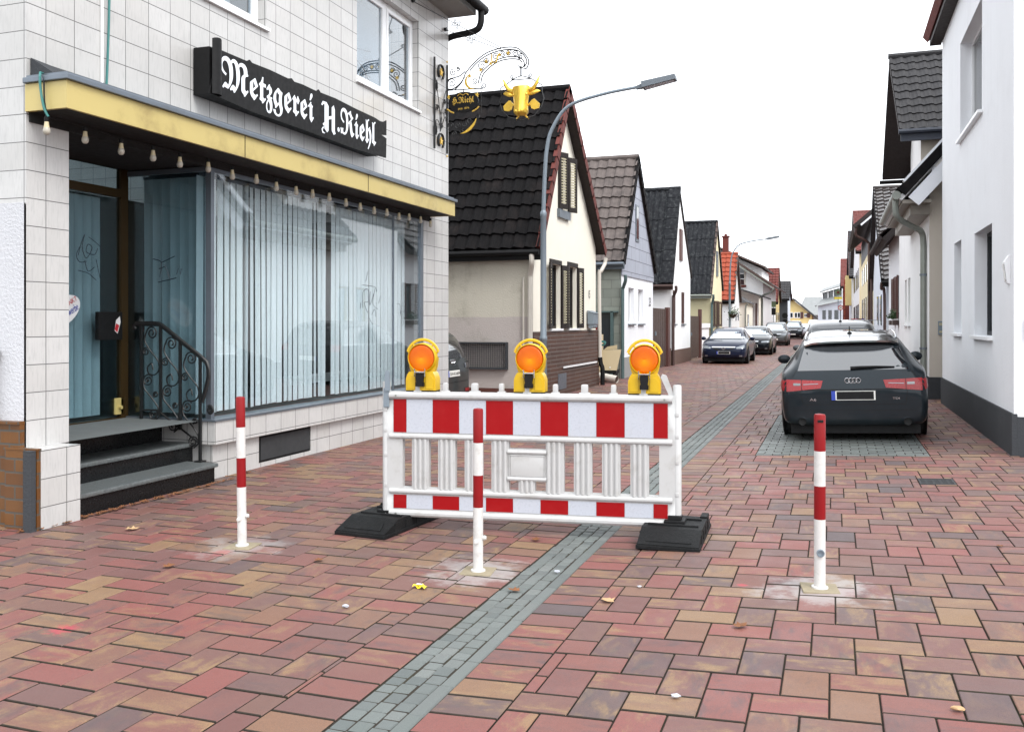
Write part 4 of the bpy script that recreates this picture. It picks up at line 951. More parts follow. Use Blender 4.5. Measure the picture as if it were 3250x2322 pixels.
# warning lamps
def warning_lamp(lab, k):
    p_ = loc_(None, ux(k), .03, 1.005)
    o = thing('warning_lamp', lab, 'warning lamp', p_, BA, 'orange warning lamps on the barrier')
    mb = MB()
    cz = .236
    for yf, yb_, prof in ((-.047, .075, [(0, .112), (.085, .112), (.118, .100), (.135, .088)]), (.0, .06, [(.135, .088), (.17, .10), (.236, .108)])):
        n_ = len(prof)
        poly = [(a, z) for z, a in prof]+[(-a, z) for z, a in prof[::-1]]
        mb.prism(poly, lambda a, b, d: (a, d, b), yf, yb_)
    for s_ in (-1, 1): mb.prism([(s_*.040, .012), (s_*.098, .012), (s_*.098, .082), (s_*.075, .112), (s_*.040, .105)], lambda a, b, d: (a, d, b), -.053, -.046)
    mb.lathe([(.097, -.026), (.101, -.034), (.106, -.026), (.108, .03), (.10, .042), (.05, .045)], 44, (0, .0, cz), axis='y', cap=False)
    mb.build('housing', M['yellow_plastic'], o, world=False, smooth=35)
    mb = MB(); mb.tube([(.122*math.cos(a), .012, cz+.004+.128*math.sin(a)) for a in [R(18+144*i/22) for i in range(23)]], .0062, 8, flat=(1.7, .8))
    for a in (R(18), R(50), R(130), R(162)): mb.tube([(.103*math.cos(a), .012, cz+.103*math.sin(a)), (.122*math.cos(a), .012, cz+.004+.128*math.sin(a))], .0065, 6)
    mb.build('handle', M['yellow_plastic'], o, world=False, smooth=True)
    mb = MB(); n, rings = 48, 9; vs = []
    for i in range(rings+1):
        r = .0965*i/rings; d = -.034-.014*math.sqrt(max(0, 1-(i/rings)**2))
        for j in range(n): a = 2*math.pi*j/n; vs.append((r*math.cos(a), .01+d, cz+r*math.sin(a)))
    fs = [(i*n+j, i*n+(j+1) % n, (i+1)*n+(j+1) % n, (i+1)*n+j) for i in range(1, rings) for j in range(n)]+[tuple(n+j for j in range(n))]
    mb.add(vs[:], fs); L = mb.build('lens', M['amber'], o, world=False, smooth=True)
    ul = L.data.uv_layers.new(name='UVMap')
    for lp in L.data.loops: v = L.data.vertices[lp.vertex_index].co; ul.data[lp.index].uv = (v.x/.0965, (v.z-cz)/.0965)
    mb = MB(); mb.lathe([(.0955, -.03), (.094, .03), (.02, .033)], 32, (0, 0, cz), axis='y', cap=False); mb.build('reflector', M['amber'], o, world=False, smooth=True)
    mb = MB(); mb.prism([(-.027, .128), (.027, .128), (.029, .10), (.020, .03), (-.020, .03), (-.029, .10)], lambda a, b, d: (a, d, b), -.085, -.048); mb.box(-.03, .03, -.08, -.02, .03, .06); mb.build('clamp', M['black'], o, world=False)
    mb = MB(); mb.box(-.036, .036, -.092, -.048, .129, .139, .002)
    for s_ in (-1, 1): mb.tube([(s_*.038, -.075, .10), (s_*.038, -.075, .158)], .004, 6)
    mb.build('clamp_hinge', M['chrome'], o, world=False)
    mb = MB(); mb.box(-.111, .111, -.045, .075, -.014, .001); mb.build('foot_strip', M['black'], o, world=False)
warning_lamp('orange warning lamp at the left end of the barrier, by the shop wall', 1.02)
warning_lamp('orange warning lamp on the middle of the barrier, before the brown brick wall', 5.08)
warning_lamp('orange warning lamp at the right end of the barrier, next to the leaning white flap', 9.18)

# bollards
M['sandplate'] = simple('sand_coloured_footing', (.25, .21, .14), .9, var=.25, sc=25)
def bollard(lab, x, y, h, fr, kind, lean=0):
    o = thing('bollard', lab, 'bollard', (x, y, gz(x)), 0, 'red and white bollards')
    o.rotation_euler = (0, lean, R(8))
    r = .0305; zs = [h, h*(1-fr[0]), h*(1-fr[1]), h*(1-fr[2]), 0]
    mats = ('red_paint', 'white_paint', 'red_paint', 'white_paint')
    for i in range(4):
        mb = MB()
        if i == 0: mb.lathe([(r, zs[1]), (r, h-.008), (r-.004, h), (r-.02, h+.003), (.001, h+.004)], 24)
        else: mb.lathe([(r, zs[i+1]), (r, zs[i])], 24, cap=False)
        if i == 3: mb.lathe([(r+.014, .006), (r+.013, .014), (r, .017)], 24)
        mb.build('tube_band' if i < 3 else 'tube_base', M[mats[i]], o, world=False, smooth=True)
    mb = MB()
    if kind == 'knob':
        mb.lathe([(.013, .026), (.015, .04), (.011, .05), (.001, .052)], 10, (0, 0, .205), axis='x'); mb.tf(Matrix.Identity(4))
        mb.lathe([(.013, -.026), (.015, -.036), (.011, -.042), (.001, -.043)], 10, (-.006, 0, .185), axis='y')
        mb.build('lock_knob', M['white_paint'], o, world=False, smooth=True)
    else:
        mb.lathe([(.021, -.026), (.021, -.040), (.016, -.041), (.014, -.032), (.001, -.031)], 16, (0, 0, .20), axis='y'); mb.build('lock_barrel', M['galv'], o, world=False, smooth=True)
        mb = MB(); mb.box(-.015, .015, -.0325, -.028, h-.042, h-.028, .003); mb.build('key_slot', M['black'], o, world=False)
    mb = MB(); mb.box(-.095, .095, -.095, .095, -.01, .006, .003); mb.build('footing', M['sandplate'], o, world=False)
bollard('red and white bollard in front of the shop window, left of the barrier', -3.74, 5.22, 1.0, (.202, .407, .602), 'knob', R(-.8))
bollard('red and white bollard standing in front of the barrier', -2.02, 5.16, .98, (.208, .407, .604), 'knob')
bollard('red and white bollard with a round lock, before the parked estate car', -.07, 5.26, .945, (.21, .41, .60), 'lock')

# drain grate
dg = thing('drain_grate', 'small rusty iron drain grate set in the red paving', 'drain grate', (.86, 8.9, gz(.86)))
mb = MB(); z = -.006; sl_ = .04
def dbox(x0, x1, y0, y1, z0, z1, mb): mb.add([(x, y, gz(x)+q) for q in (z0, z1) for y in (y0, y1) for x in (x0, x1)], [(0, 2, 3, 1), (4, 5, 7, 6), (0, 1, 5, 4), (2, 6, 7, 3), (0, 4, 6, 2), (1, 3, 7, 5)])
for a, b_, c, d in ((.715, 1.005, 8.75, 8.765), (.715, 1.005, 9.045, 9.06), (.715, .73, 8.765, 9.045), (.99, 1.005, 8.765, 9.045)): dbox(a, b_, c, d, -.02, .003, mb)
for k in range(6): dbox(.73, .99, 8.785+k*.045, 8.808+k*.045, -.02, .001, mb)
for k in range(4): dbox(.765+k*.06, .785+k*.06, 8.765, 9.045, -.02, -.001, mb)
mb.build('grate', M['vent_dark'], dg)
mb = MB(); dbox(.715, 1.005, 8.75, 9.06, -.024, -.0195, mb); mb.build('shaft', M['near_black'], dg)

# street lamps
def street_lamp(lab, x, y, h, arm, top, s=1.):
    o = thing('street_lamp', lab, 'street lamp', (x, y, 0), 0, 'curved street lamps on the left')
    mb = MB(); mb.lathe([(.066, 0), (.066, 1.17), (.074, 1.18), (.074, 1.22), (.058, 1.25), (.054, 3.44), (.060, 3.45), (.060, 3.52), (.040, 3.56)], 14, (x, y, 0)); mb.build('pole', M['galv'], o, smooth=True)
    pts = [(x, y, 3.5), (x+.03, y, 4.25), (x+.07, y, 4.7), (x+.17, y, 5.05), (x+.48, y, 5.44), (x+1.12, y, 5.61), (x+arm, y, top)]
    mb = MB(); mb.tube(spline(pts, 6), [.040-.012*i/36 for i in range(37)], 10); mb.build('arm', M['galv'], o, smooth=True)
    a = Vector((x+arm-.05, y, top-.02))
    mb = MB()
    d = Vector((1, 0, .17)).normalized(); nrm = Vector((-.17, 0, 1)).normalized(); q = Vector((0, 1, 0))
    def P_(u, v, w_): return a+d*u+q*v+nrm*w_
    for (u0, u1, hw0, hw1, t0, t1) in ((-.04, .10, .035, .06, .035, .05), (.08, .68, .13, .11, .068, .055)):
        mb.add([P_(u0, -hw0, -t0*.6), P_(u0, hw0, -t0*.6), P_(u0, hw0, t0), P_(u0, -hw0, t0), P_(u1, -hw1, -t1*.6), P_(u1, hw1, -t1*.6), P_(u1, hw1, t1), P_(u1, -hw1, t1)], [(0, 1, 2, 3), (4, 5, 6, 7), (0, 1, 5, 4), (1, 2, 6, 5), (2, 3, 7, 6), (3, 0, 4, 7)])
    mb.build('lamp_head', M['lamp_head'], o)
    mb = MB(); mb.add([P_(.12, -.09, -.043), P_(.12, .09, -.043), P_(.64, .08, -.037), P_(.64, -.08, -.037)], [(0, 1, 2, 3)]); mb.build('lamp_glass', M['white_film'], o)
    return o
street_lamp('grey curved street lamp standing before the cream house with the black roof', -5.05, 16.2, 6, 1.82, 5.69)
street_lamp('grey curved street lamp further down the street before the red roofed house', -5.0, 48.0, 6, 1.82, 5.69)

# leaves and litter
rl_ = random.Random(5)
def leaf_shape(mb, x, y, s, rot, curl=.35):
    z = gz(x)+.008; n = 9
    P = [(0, -.5), (.18, -.32), (.36, -.22), (.26, -.02), (.42, .18), (.2, .22), (0, .55), (-.2, .22), (-.42, .18), (-.26, -.02), (-.36, -.22), (-.18, -.32)]
    ca, sa = math.cos(rot), math.sin(rot)
    vs = [(x, y, z+.004)]+[(x+s*(a*ca-b*sa), y+s*(a*sa+b*ca), z+s*curl*(abs(a)**1.5+b*b*.6)*rl_.uniform(.6, 1.3)) for a, b in P]
    mb.add(vs, [(0, 1+i, 1+(i+1) % 12) for i in range(12)])
mb = MB()
for i in range(120):
    t_ = rl_.random(); y = 5.55+t_*2.3; x = -5.44+.06*rl_.random()+(.0 if y < 7.45 else -.1)
    leaf_shape(mb, x-(.04 if y < 5.6 else 0), y, rl_.uniform(.02, .06), rl_.random()*6, .8)
for i in range(60): leaf_shape(mb, -5.5+.12*rl_.random()**2, 5.0+.6*rl_.random(), rl_.uniform(.025, .06), rl_.random()*6, .9)
for i in range(60): leaf_shape(mb, -4.7+1.3*rl_.random(), 32.4+.9*rl_.random(), rl_.uniform(.05, .1), rl_.random()*6, .5)
for i in range(50): leaf_shape(mb, -5.50+.1*rl_.random()**2, 7.5+5.5*rl_.random(), rl_.uniform(.015, .03), rl_.random()*6, .6)
o = mb.build('leaf_litter', M['leaf'], recalc=False); tag(o, 'brown leaf litter gathered along the foot of the entrance steps', 'leaf litter', kind='stuff')
for lab, x, y, s, m_ in (('brown curled leaf on the paving under the barrier by its middle bollard', -1.93, 6.02, .085, 'leaf'), ('pale brown leaf lying between the steps and the left bollard', -4.78, 5.36, .10, 'leaf_pale'),
        ('brown leaf lying between the left bollard and the candy wrapper', -3.84, 4.62, .09, 'leaf'), ('orange leaf on the paving right of the grey gutter', -1.13, 4.78, .09, 'leaf_pale'),
        ('dark brown leaf lying on the paving below the right bollard', -.42, 4.51, .085, 'leaf'), ('brown leaf lying in the grey gutter setts', -1.68, 4.84, .08, 'leaf'),
        ('brown leaf between the left and middle bollard', -3.05, 5.05, .07, 'leaf'), ('brown leaf beside the drain and right edge of the paving', .98, 6.42, .05, 'leaf')):
    mb = MB(); leaf_shape(mb, x, y, s, rl_.random()*6, .5); o = mb.build('fallen_leaf', M[m_], recalc=False); tag(o, lab, 'leaf', 'single fallen leaves on the paving')
wr = thing('candy_wrapper', 'small yellow candy wrapper lying on the paving in front of the middle bollard', 'wrapper', (-2.20, 4.71, 0))
mb = MB(); vs = []
for i in range(6):
    for j in range(3): vs.append((-2.24+.016*i, 4.70+.022*j+.007*math.sin(i), .012+.012*math.sin(i*2+j)*(1 if 0 < i < 5 else .3)+(.008 if j == 1 else 0)))
mb.add(vs, [(3*i+j, 3*i+j+1, 3*i+4+j, 3*i+3+j) for i in range(5) for j in range(2)]); mb.build('foil', M['sign_yellow'], wr)
mb = MB(); mb.quad((-2.222, 4.712, .026), (-2.185, 4.712, .026), (-2.185, 4.732, .026), (-2.222, 4.732, .026)); mb.build('print', M['sign_white'], wr)
for lab, x, y, s in (('crumpled white paper scrap on the paving left of the gutter', -2.42, 4.27, .020), ('white paper scrap on the paving between two red stones near the front', -.58, 3.59, .018), ('pale yellow scrap at the front right of the paving', .43, 3.72, .022),
        ('white scrap lying in the gutter setts', -1.56, 5.28, .018), ('white cigarette end on the paving near the gutter', -1.02, 5.07, .012)):
    bm = bmesh.new(); bmesh.ops.create_icosphere(bm, subdivisions=2, radius=s)
    for v in bm.verts: v.co = Vector((x+v.co.x*rl_.uniform(.7, 1.3), y+v.co.y*rl_.uniform(.5, .9), gz(x)+.012+v.co.z*.4*rl_.uniform(.6, 1.4)))
    mb = MB(); mb.bm(bm); o = mb.build('paper_scrap', M['white_film'] if 'yellow' not in lab else M['leaf_pale']); tag(o, lab, 'litter', 'scraps of litter on the paving')
# ------------------------------------------------------------ houses: roofs, walls, windows
rh = random.Random(21)
STY = {'small': (.21, .235, .030, .030, 6), 'tile': (.235, .345, .046, .045, 6), 'corr': (.21, 1.15, .055, .02, 6), 'fine': (.27, .35, .042, .05, 6), 'flat': (.4, .5, .004, .02, 2)}
def roof_slope(mb, A, B, D, sty, jit=.006):
    """tiled slope: A-B along the eave, A-D up to the ridge"""
    A, B, D = Vector(A), Vector(B), Vector(D); e1 = B-A; e2 = D-A; L, S = e1.length, e2.length
    n = e1.cross(e2).normalized()
    if n.z < 0: n = -n
    w, row, amp, lift, pp = STY[sty]
    nu = max(2, int(round(L/w)))*pp; nr = max(1, int(round(S/row)))
    for k in range(nr):
        f0, f1 = k/nr, min(1, (k+1)/nr+.015)
        lo_, hi_ = [], []
        tj = 0
        vs = []
        for i in range(nu+1):
            u = i/nu
            if i % pp == 0: tj = rh.uniform(-jit, jit)
            ph_ = 2*math.pi*i/pp
            wv = amp*(.5+.5*math.cos(ph_)+.22*math.sin(2*ph_)) if sty != 'corr' else amp*(.5+.5*math.cos(ph_))
            sj = tj*1.6
            vs.append(A+e1*u+e2*max(0, f0+sj/S)+n*(lift+wv+tj*.6)); vs.append(A+e1*u+e2*f1+n*(wv*.9+.002)); vs.append(A+e1*u+e2*max(0, f0+sj/S)-n*.004)
        o = len(mb.v)
        fs = []
        for i in range(nu):
            fs.append((3*i, 3*i+3, 3*i+4, 3*i+1)); fs.append((3*i+2, 3*i+5, 3*i+3, 3*i))
        mb.add(vs, fs)
def slab(mb, A, B, D, t0, t1, mi=None):
    A, B, D = Vector(A), Vector(B), Vector(D); C = B+(D-A); n = (B-A).cross(D-A).normalized()
    if n.z < 0: n = -n
    mb.add([A+n*t0, B+n*t0, C+n*t0, D+n*t0, A+n*t1, B+n*t1, C+n*t1, D+n*t1], [(0, 1, 2, 3), (4, 5, 6, 7), (0, 1, 5, 4), (1, 2, 6, 5), (2, 3, 7, 6), (3, 0, 4, 7)], mi)
def fface(x0, side): return (lambda a, b, d: (x0+side*d, a, b))      # street wall; side=-1 left of the street, +1 right; d goes inwards
def add_window(par, x0, side, y0, z0, y1, z1, dep=.12, frame='white_pvc', pane='pane_dark', mull=1, sill=None, shut=None, slat=None, roller=False, trans=0):
    """window set into an opening of a street wall"""
    xi = x0+side*dep
    def bx(mb, d0, d1, a, b, c, d): mb.box(xi-side*d0, xi-side*d1, a, b, c, d)
    f = .055
    mb = MB(); bx(mb, -.03, .03, y0, y0+f, z0, z1); bx(mb, -.03, .03, y1-f, y1, z0, z1); bx(mb, -.03, .03, y0+f, y1-f, z0, z0+f); bx(mb, -.03, .03, y0+f, y1-f, z1-f, z1)
    for k in range(mull): c = y0+(y1-y0)*(k+1)/(mull+1); bx(mb, -.03, .035, c-.03, c+.03, z0+f, z1-f)
    if trans: bx(mb, -.03, .032, y0+f, y1-f, z0+(z1-z0)*trans-.02, z0+(z1-z0)*trans+.02)
    w = mb.build('window', M[frame], par)
    mb = MB(); bx(mb, -.01, .0, y0+f, y1-f, z0+f, z1-f); mb.build('pane' if not roller else 'roller_blind', M['roller' if roller else pane], w)
    if sill:
        mb = MB(); mb.box(x0-side*.06, x0+side*dep, y0-.05, y1+.05, z0-.045, z0-.003, .004); mb.build('sill', M[sill], w)
    if shut:
        hw = (y1-y0)*.42
        for s_, yy in ((-1, y0), (1, y1)):
            mb = MB(); ang = R(shut[0] if s_ < 0 else shut[1])
            e = Vector((-side*math.sin(ang), s_*math.cos(ang), 0)); nn = Vector((e.y, -e.x, 0)); nn = nn if nn.x*side < 0 else -nn
            o = Vector((x0-side*.012, yy, 0))
            def q(u, v, z): return o+e*u+nn*v+Vector((0, 0, z))
            def bar(u0, u1, c, d, v0=0., v1=.035, mi=0):
                mb.add([q(u, v, z) for z in (c, d) for v in (v0, v1) for u in (u0, u1)], [(0, 2, 3, 1), (4, 5, 7, 6), (0, 1, 5, 4), (2, 6, 7, 3), (0, 4, 6, 2), (1, 3, 7, 5)], mi)
            bar(0, .06, z0, z1); bar(hw-.06, hw, z0, z1); bar(.06, hw-.06, z0, z0+.1); bar(.06, hw-.06, z1-.1, z1)
            ns = int((z1-z0-.2)/.055)
            for i in range(ns):
                c = z0+.1+(z1-z0-.2)*i/ns; bar(.06, hw-.06, c+.012, c+.042, .010, .026, 1)
            mb.build('shutter', [M[shut[2]], M[slat or shut[2]]], w)
    return w
def pipe(par, pts, r, mat, name='downpipe', n=5):
    mb = MB(); mb.tube(spline(pts, n), r, 8); return mb.build(name, M[mat], par, smooth=True)
def gable_house(name, lab, xs, side, Y0, Y1, e0, e1, Ya, za, depth, wall, sidewall, roof, sty, og=.3, ov=.25, holes=(), plinth=None, verge=None, vergew=.10, back_sty=True, group=None, soff='soffit', fill=None, lim=None, gutter='black', cat='house'):
    """house with its gable to the street"""
    o = thing(name, lab, cat, (xs, (Y0+Y1)/2, 0), 0, group)
    xb = xs+side*depth; z0_ = min(0, gz(xs))-.02
    mb = MB()
    mb.wall([(Y0, z0_), (Y1, z0_), (Y1, e1), (Ya, za), (Y0, e0)], list(holes), fface(xs, side), .14)
    mb.m = 1
    mb.quad((xs, Y0, z0_), (xb, Y0, z0_), (xb, Y0, e0), (xs, Y0, e0)); mb.quad((xs, Y1, z0_), (xb, Y1, z0_), (xb, Y1, e1), (xs, Y1, e1))
    mb.build('wall', [M[wall], M[sidewall]], o)
    mb = MB(); mb.quad((xs+side*.5, Y0+.02, 0), (xs+side*.5, Y1-.02, 0), (xs+side*.5, Y1-.02, min(e0, e1)), (xs+side*.5, Y0+.02, min(e0, e1))); mb.build('interior', M['near_black'], o)
    s0 = (za-e0)/(Ya-Y0); s1 = (za-e1)/(Y1-Ya); xf = xs-side*og; t = .06
    zr = za+.10
    A0, B0, D0 = (xf, Y0-ov, e0-ov*s0+.10), (xb, Y0-ov, e0-ov*s0+.10), (xf, Ya, zr)
    A1, B1, D1 = (xf, Y1+ov, e1-ov*s1+.10), (xb, Y1+ov, e1-ov*s1+.10), (xf, Ya, zr)
    mb = MB(); roof_slope(mb, A0, B0, D0, sty)
    if back_sty: roof_slope(mb, A1, B1, D1, 'flat' if side < 0 else sty)
    mb.tube([(xf, Ya, zr+.02), (xb, Ya, zr+.02)], .085, 8)
    rf = mb.build('roof', M[roof], o)
    mb = MB(); slab(mb, A0, B0, D0, -.07, -.008); slab(mb, A1, B1, D1, -.07, -.008); mb.build('soffit', M[soff], rf)
    if verge:
        mb = MB(); c = vergew
        for A, D in ((A0, D0), (A1, D1)):
            a, d = Vector(A), Vector(D); up = (d-a).normalized(); nrm = Vector((0, -up.z, up.y)); nrm = nrm if nrm.z > 0 else -nrm
            k = 13
            for i in range(k):
                p0, p1 = a.lerp(d, i/k), a.lerp(d, (i+1)/k+.01); l0, l1 = .075, .045
                x0_, x1_ = -side*.02, side*.06
                mb.add([p0+nrm*l0+Vector((x0_, 0, 0)), p0+nrm*l0+Vector((x1_, 0, 0)), p0-nrm*c+Vector((x0_, 0, 0)), p1+nrm*l1+Vector((x0_, 0, 0)), p1+nrm*l1+Vector((x1_, 0, 0)), p1-nrm*c+Vector((x0_, 0, 0)), p0-nrm*c+Vector((0, 0, 0)), p0+nrm*.0+Vector((x1_, 0, 0))],
                       [(0, 1, 4, 3), (0, 3, 5, 2), (0, 2, 6, 7, 1)])
        mb.build('verge', M[verge], rf)
    if gutter:
        mb = MB(); mb.tube([(xf, Y0-ov-.05, e0-ov*s0+.04), (xb, Y0-ov-.05, e0-ov*s0+.04)], .055, 8); mb.box(xf-side*.01, xb, Y0-ov, Y0-ov+.05, e0-ov*s0-.10, e0-ov*s0+.06); mb.build('gutter', M[gutter], rf)
    if plinth:
        h, pm = plinth; mb = MB(); mb.box(xs-side*.03, xs+side*.02, Y0-.03, Y1+.03, z0_, h, .004); mb.build('plinth', M[pm], o)
    return o, rf

# ---- cream house with the black roof
X1 = -5.35
W1 = [(17.62, 1.37, 18.34, 2.68), (18.92, 1.37, 19.62, 2.70)]
WG = (18.16, 3.84, 18.86, 5.0)
h1, r1 = gable_house('gabled_house', 'cream house with a steep black tiled roof, red verge tiles and brown brick base', X1, -1, 16.5, 21.35, 3.10, 3.26, 18.35, 6.22, 9, 'cream', 'cream_dirty', 'roof_black', 'tile', og=.20, ov=.2, holes=W1+[WG], verge='verge_red', vergew=.12)
mb = MB(); mb.box(X1-.02, X1+.025, 16.47, 21.49, -.02, 1.32); mb.box(X1+.025, X1+.05, 16.47, 21.49, -.02, .50)
mb.build('brick_base', M['clinker'], h1)
mb = MB(); mb.box(-14, X1+.0, 16.46, 16.50, -.02, .24); mb.build('plinth', M['plinth_red'], h1)
mb = MB(); mb.box(X1+.045, X1+.075, 18.4, 21.2, .545, .58); mb.build('cable_duct', M['white_pvc'], h1)
mb = MB(); mb.box(X1+.05, X1+.06, 18.0, 18.6, .12, .44); mb.build('cellar_vent', M['zinc'], h1)
for h in W1: add_window(h1, X1, -1, *h, frame='shutter', pane='pane_dark', sill='white_pvc', shut=(10, 10, 'shutter'), slat='slat')
w = add_window(h1, X1, -1, *WG, frame='shutter', pane='near_black', mull=0, shut=(158, 22, 'shutter'), slat='slat'); mb = MB(); mb.box(X1, X1+.06, 18.1, 18.92, 3.66, 3.83); mb.build('sill', M['zinc'], w)
mb = MB()      # lintels
for h in W1: mb.box(X1, X1+.02, h[0]-.06, h[2]+.06, h[3], h[3]+.09)
mb.build('lintel', M['shutter'], h1)
# mesh grille on the side wall
mb = MB(); g_ = (-7.12, -5.84, .60, 1.12); yv = 16.44
for a, b_, c, d in ((g_[0], g_[1], g_[2], g_[2]+.03), (g_[0], g_[1], g_[3]-.03, g_[3]), (g_[0], g_[0]+.03, g_[2]+.03, g_[3]-.03), (g_[1]-.03, g_[1], g_[2]+.03, g_[3]-.03)): mb.box(a, b_, yv-.04, yv+.05, c, d)
n_ = 34
for i in range(1, n_): x = g_[0]+(g_[1]-g_[0])*i/n_; mb.box(x-.004, x+.004, yv-.012, yv-.006, g_[2]+.03, g_[3]-.03)
for i in range(1, 14): z = g_[2]+(g_[3]-g_[2])*i/14; mb.box(g_[0]+.03, g_[1]-.03, yv-.006, yv+.0, z-.004, z+.004)
mb.build('mesh_grille', M['plinth'], h1)
pipe(h1, [(-5.30, 16.26, 2.78), (-5.30, 16.27, 2.62), (-5.34, 16.36, 2.5), (-5.38, 16.43, 2.36), (-5.38, 16.43, 2.2), (-5.38, 16.43, 0)], .05, 'pipe_pale')
pipe(h1, [(-5.52, 16.44, 2.35), (-5.52, 16.44, 1.0)], .018, 'pipe_pale', 'conduit')
pipe(h1, [(-5.20, 21.75, 3.05), (-5.22, 21.72, 2.9), (-5.27, 21.55, 2.72), (-5.30, 21.5, 2.55), (-5.28, 21.5, .6)], .045, 'pipe_pale')
pipe(h1, [(-5.28, 21.5, .66), (-5.26, 21.5, .5), (-5.22, 21.5, .38), (-5.22, 21.5, 0)], .055, 'black', 'pipe_boot')
mb = MB()
for a, b_, z0 in ((20.45, 20.9, 1.35),): mb.box(X1+.03, X1+.17, a, b_, z0+.1, z0+.38, .012); mb.tube([(X1+.10, a+.02, z0+.06), (X1+.10, b_-.02, z0+.06)], .055, 10); mb.prism([(X1+.03, z0+.385), (X1+.19, z0+.36), (X1+.03, z0+.42)], lambda a_, b2, d: (a_, d, b2), a-.01, b_+.01)
lbx = mb.build('letterbox', M['galv']); tag(lbx, 'grey metal letterbox with newspaper tube on the cream house wall', 'letterbox')
text_mb('15', lambda x, y: (X1+.012, 20.62+.16*x, 2.06+.18*y)).build('house_number', M['black'], h1)

# ---- slate clad house
h2, r2 = gable_house('gabled_house', 'narrow house with grey panel gable, white ground floor and weathered brown roof', X1, -1, 24.15, 28.7, 3.2, 3.1, 26.0, 6.1, 8, 'white_wall', 'blockgreen', 'roof_brown', 'fine', og=.10, ov=.12, holes=[(25.05, 1.46, 25.8, 2.46), (26.4, 1.46, 27.15, 2.46)], verge='roof_black', vergew=.14, gutter='zinc')
mb = MB(); mb.prism([(24.13, 2.76), (28.72, 2.76), (28.72, 3.06), (26.0, 6.06), (24.13, 3.16)], lambda a, b, d: (d, a, b), X1+.004, X1+.03); mb.build('panel_cladding', M['panelgrey'], h2)
for h in ((25.05, 1.46, 25.8, 2.46), (26.4, 1.46, 27.15, 2.46)): add_window(h2, X1, -1, *h, frame='white_pvc', roller=True, mull=0, sill='zinc')
mb = MB(); mb.box(X1+.03, X1+.05, 25.85, 26.3, 3.8, 4.85); w = mb.build('window', M['zinc'], h2); mb = MB(); mb.box(X1+.05, X1+.055, 25.93, 26.22, 3.88, 4.8); mb.build('pane', M['pane_dark'], w)
mb = MB(); mb.box(X1-.02, X1+.05, 24.1, 28.72, -.02, .55); mb.build('plinth', M['concrete'], h2)
pipe(h2, [(-5.2, 23.95, 2.75), (-5.2, 23.98, 2.6), (-5.28, 24.08, 2.42), (-5.3, 24.1, 2.2), (-5.3, 24.1, 0)], .045, 'pipe_teal')
text_mb('23', lambda x, y: (X1+.012, 28.0+.34*x, 2.0+.26*y)).build('house_number', M['black'], h2)
# side entrance of the slate house: glazed grey door and fixed panes, and the things leaning before it
mb = MB(); mb.box(-7.6, -5.42, 24.02, 24.14, 1.76, 1.80); mb.box(-7.6, -7.54, 24.04, 24.14, 0, 1.76); mb.box(-6.5, -6.38, 24.04, 24.14, 0, 1.76); mb.box(-6.0, -5.90, 24.04, 24.14, 0, 1.76); mb.box(-5.62, -5.55, 24.02, 24.14, 0, 1.78)
ds = mb.build('side_door', M['pipe_teal'], h2)
mb = MB(); mb.box(-7.54, -5.62, 24.08, 24.10, 0, 1.76); mb.build('door_panel', M['pane_dark'], ds)
cup = thing('cupboard', 'cream cupboard carcass standing on its end beside the downpipe of the cream house', 'cupboard', (-5.6, 22.5, 0))
mb = MB(); mb.box(-5.72, -5.54, 22.4, 22.42, .12, 1.19); mb.box(-5.56, -5.54, 22.42, 22.9, .12, 1.19); mb.box(-5.72, -5.56, 22.42, 22.9, 1.17, 1.19); mb.box(-5.72, -5.56, 22.42, 22.9, .12, .14); mb.build('carcass', M['wood_pale'], cup)
bd = thing('wooden_panel', 'cream wooden boards leaning against each other in front of the slate house side door', 'boards', (-5.3, 22.6, .1))
mb = MB(); mb.prism([(-5.54, .30), (-5.10, .30), (-5.0, .82), (-5.52, .80)], lambda a, b, d: (a, d+b*.12, b), 22.46, 22.485); fb_ = mb.build('front_board', M['wood_pale'], bd)
mb = MB(); mb.prism([(-5.5, .80), (-5.15, .82), (-5.15, .93), (-5.4, .88)], lambda a, b, d: (a, d, b), 22.75, 22.775); mb.build('rear_board', M['wood_pale'], bd)
mb = MB(); mb.lathe([(.018, -.006), (.018, .004)], 10, (-5.27, 22.49, .37), axis='y'); mb.build('knob', M['white_pvc'], bd)
mb = MB(); mb.box(-5.5, -5.12, 22.5, 22.9, .22, .30); mb.box(-5.46, -5.42, 22.5, 22.9, 0, .22); mb.box(-5.2, -5.16, 22.5, 22.9, 0, .22); mb.build('support', M['black'], bd)
rd = MB(); rd.box(-5.70, -5.63, 22.6, 22.63, 0, 1.55); tag(rd.build('red_batten', M['red_paint']), 'red painted batten standing upright behind the cream cupboard', 'batten')
tb = thing('rolled_mat', 'rolled up pale floor covering lying on the paving beside the brick base', 'roll', (-5.3, 22.2, .1))
mb = MB(); mb.tube([(-5.75, 22.42, .2), (-5.02, 22.18, .095)], .09, 16, cap=False); mb.build('roll_outer', M['pipe_pale'], tb, smooth=True)
mb = MB(); mb.tube([(-5.75, 22.42, .2), (-5.04, 22.187, .098)], .075, 16); mb.build('roll_core', M['woodbrown'], tb, smooth=True)
mb = MB()
for k in range(4): mb.tube([(-5.48+.10*math.cos(a), 22.44+.03*k, .955+.045*math.sin(a)+.012*k) for a in [2*math.pi*i/20 for i in range(20)]], .008, 5, closed=True)
hz_ = mb.build('hose_coil', M['cable_green']); tag(hz_, 'coil of thin green and white hose hung on the cream boards', 'hose')

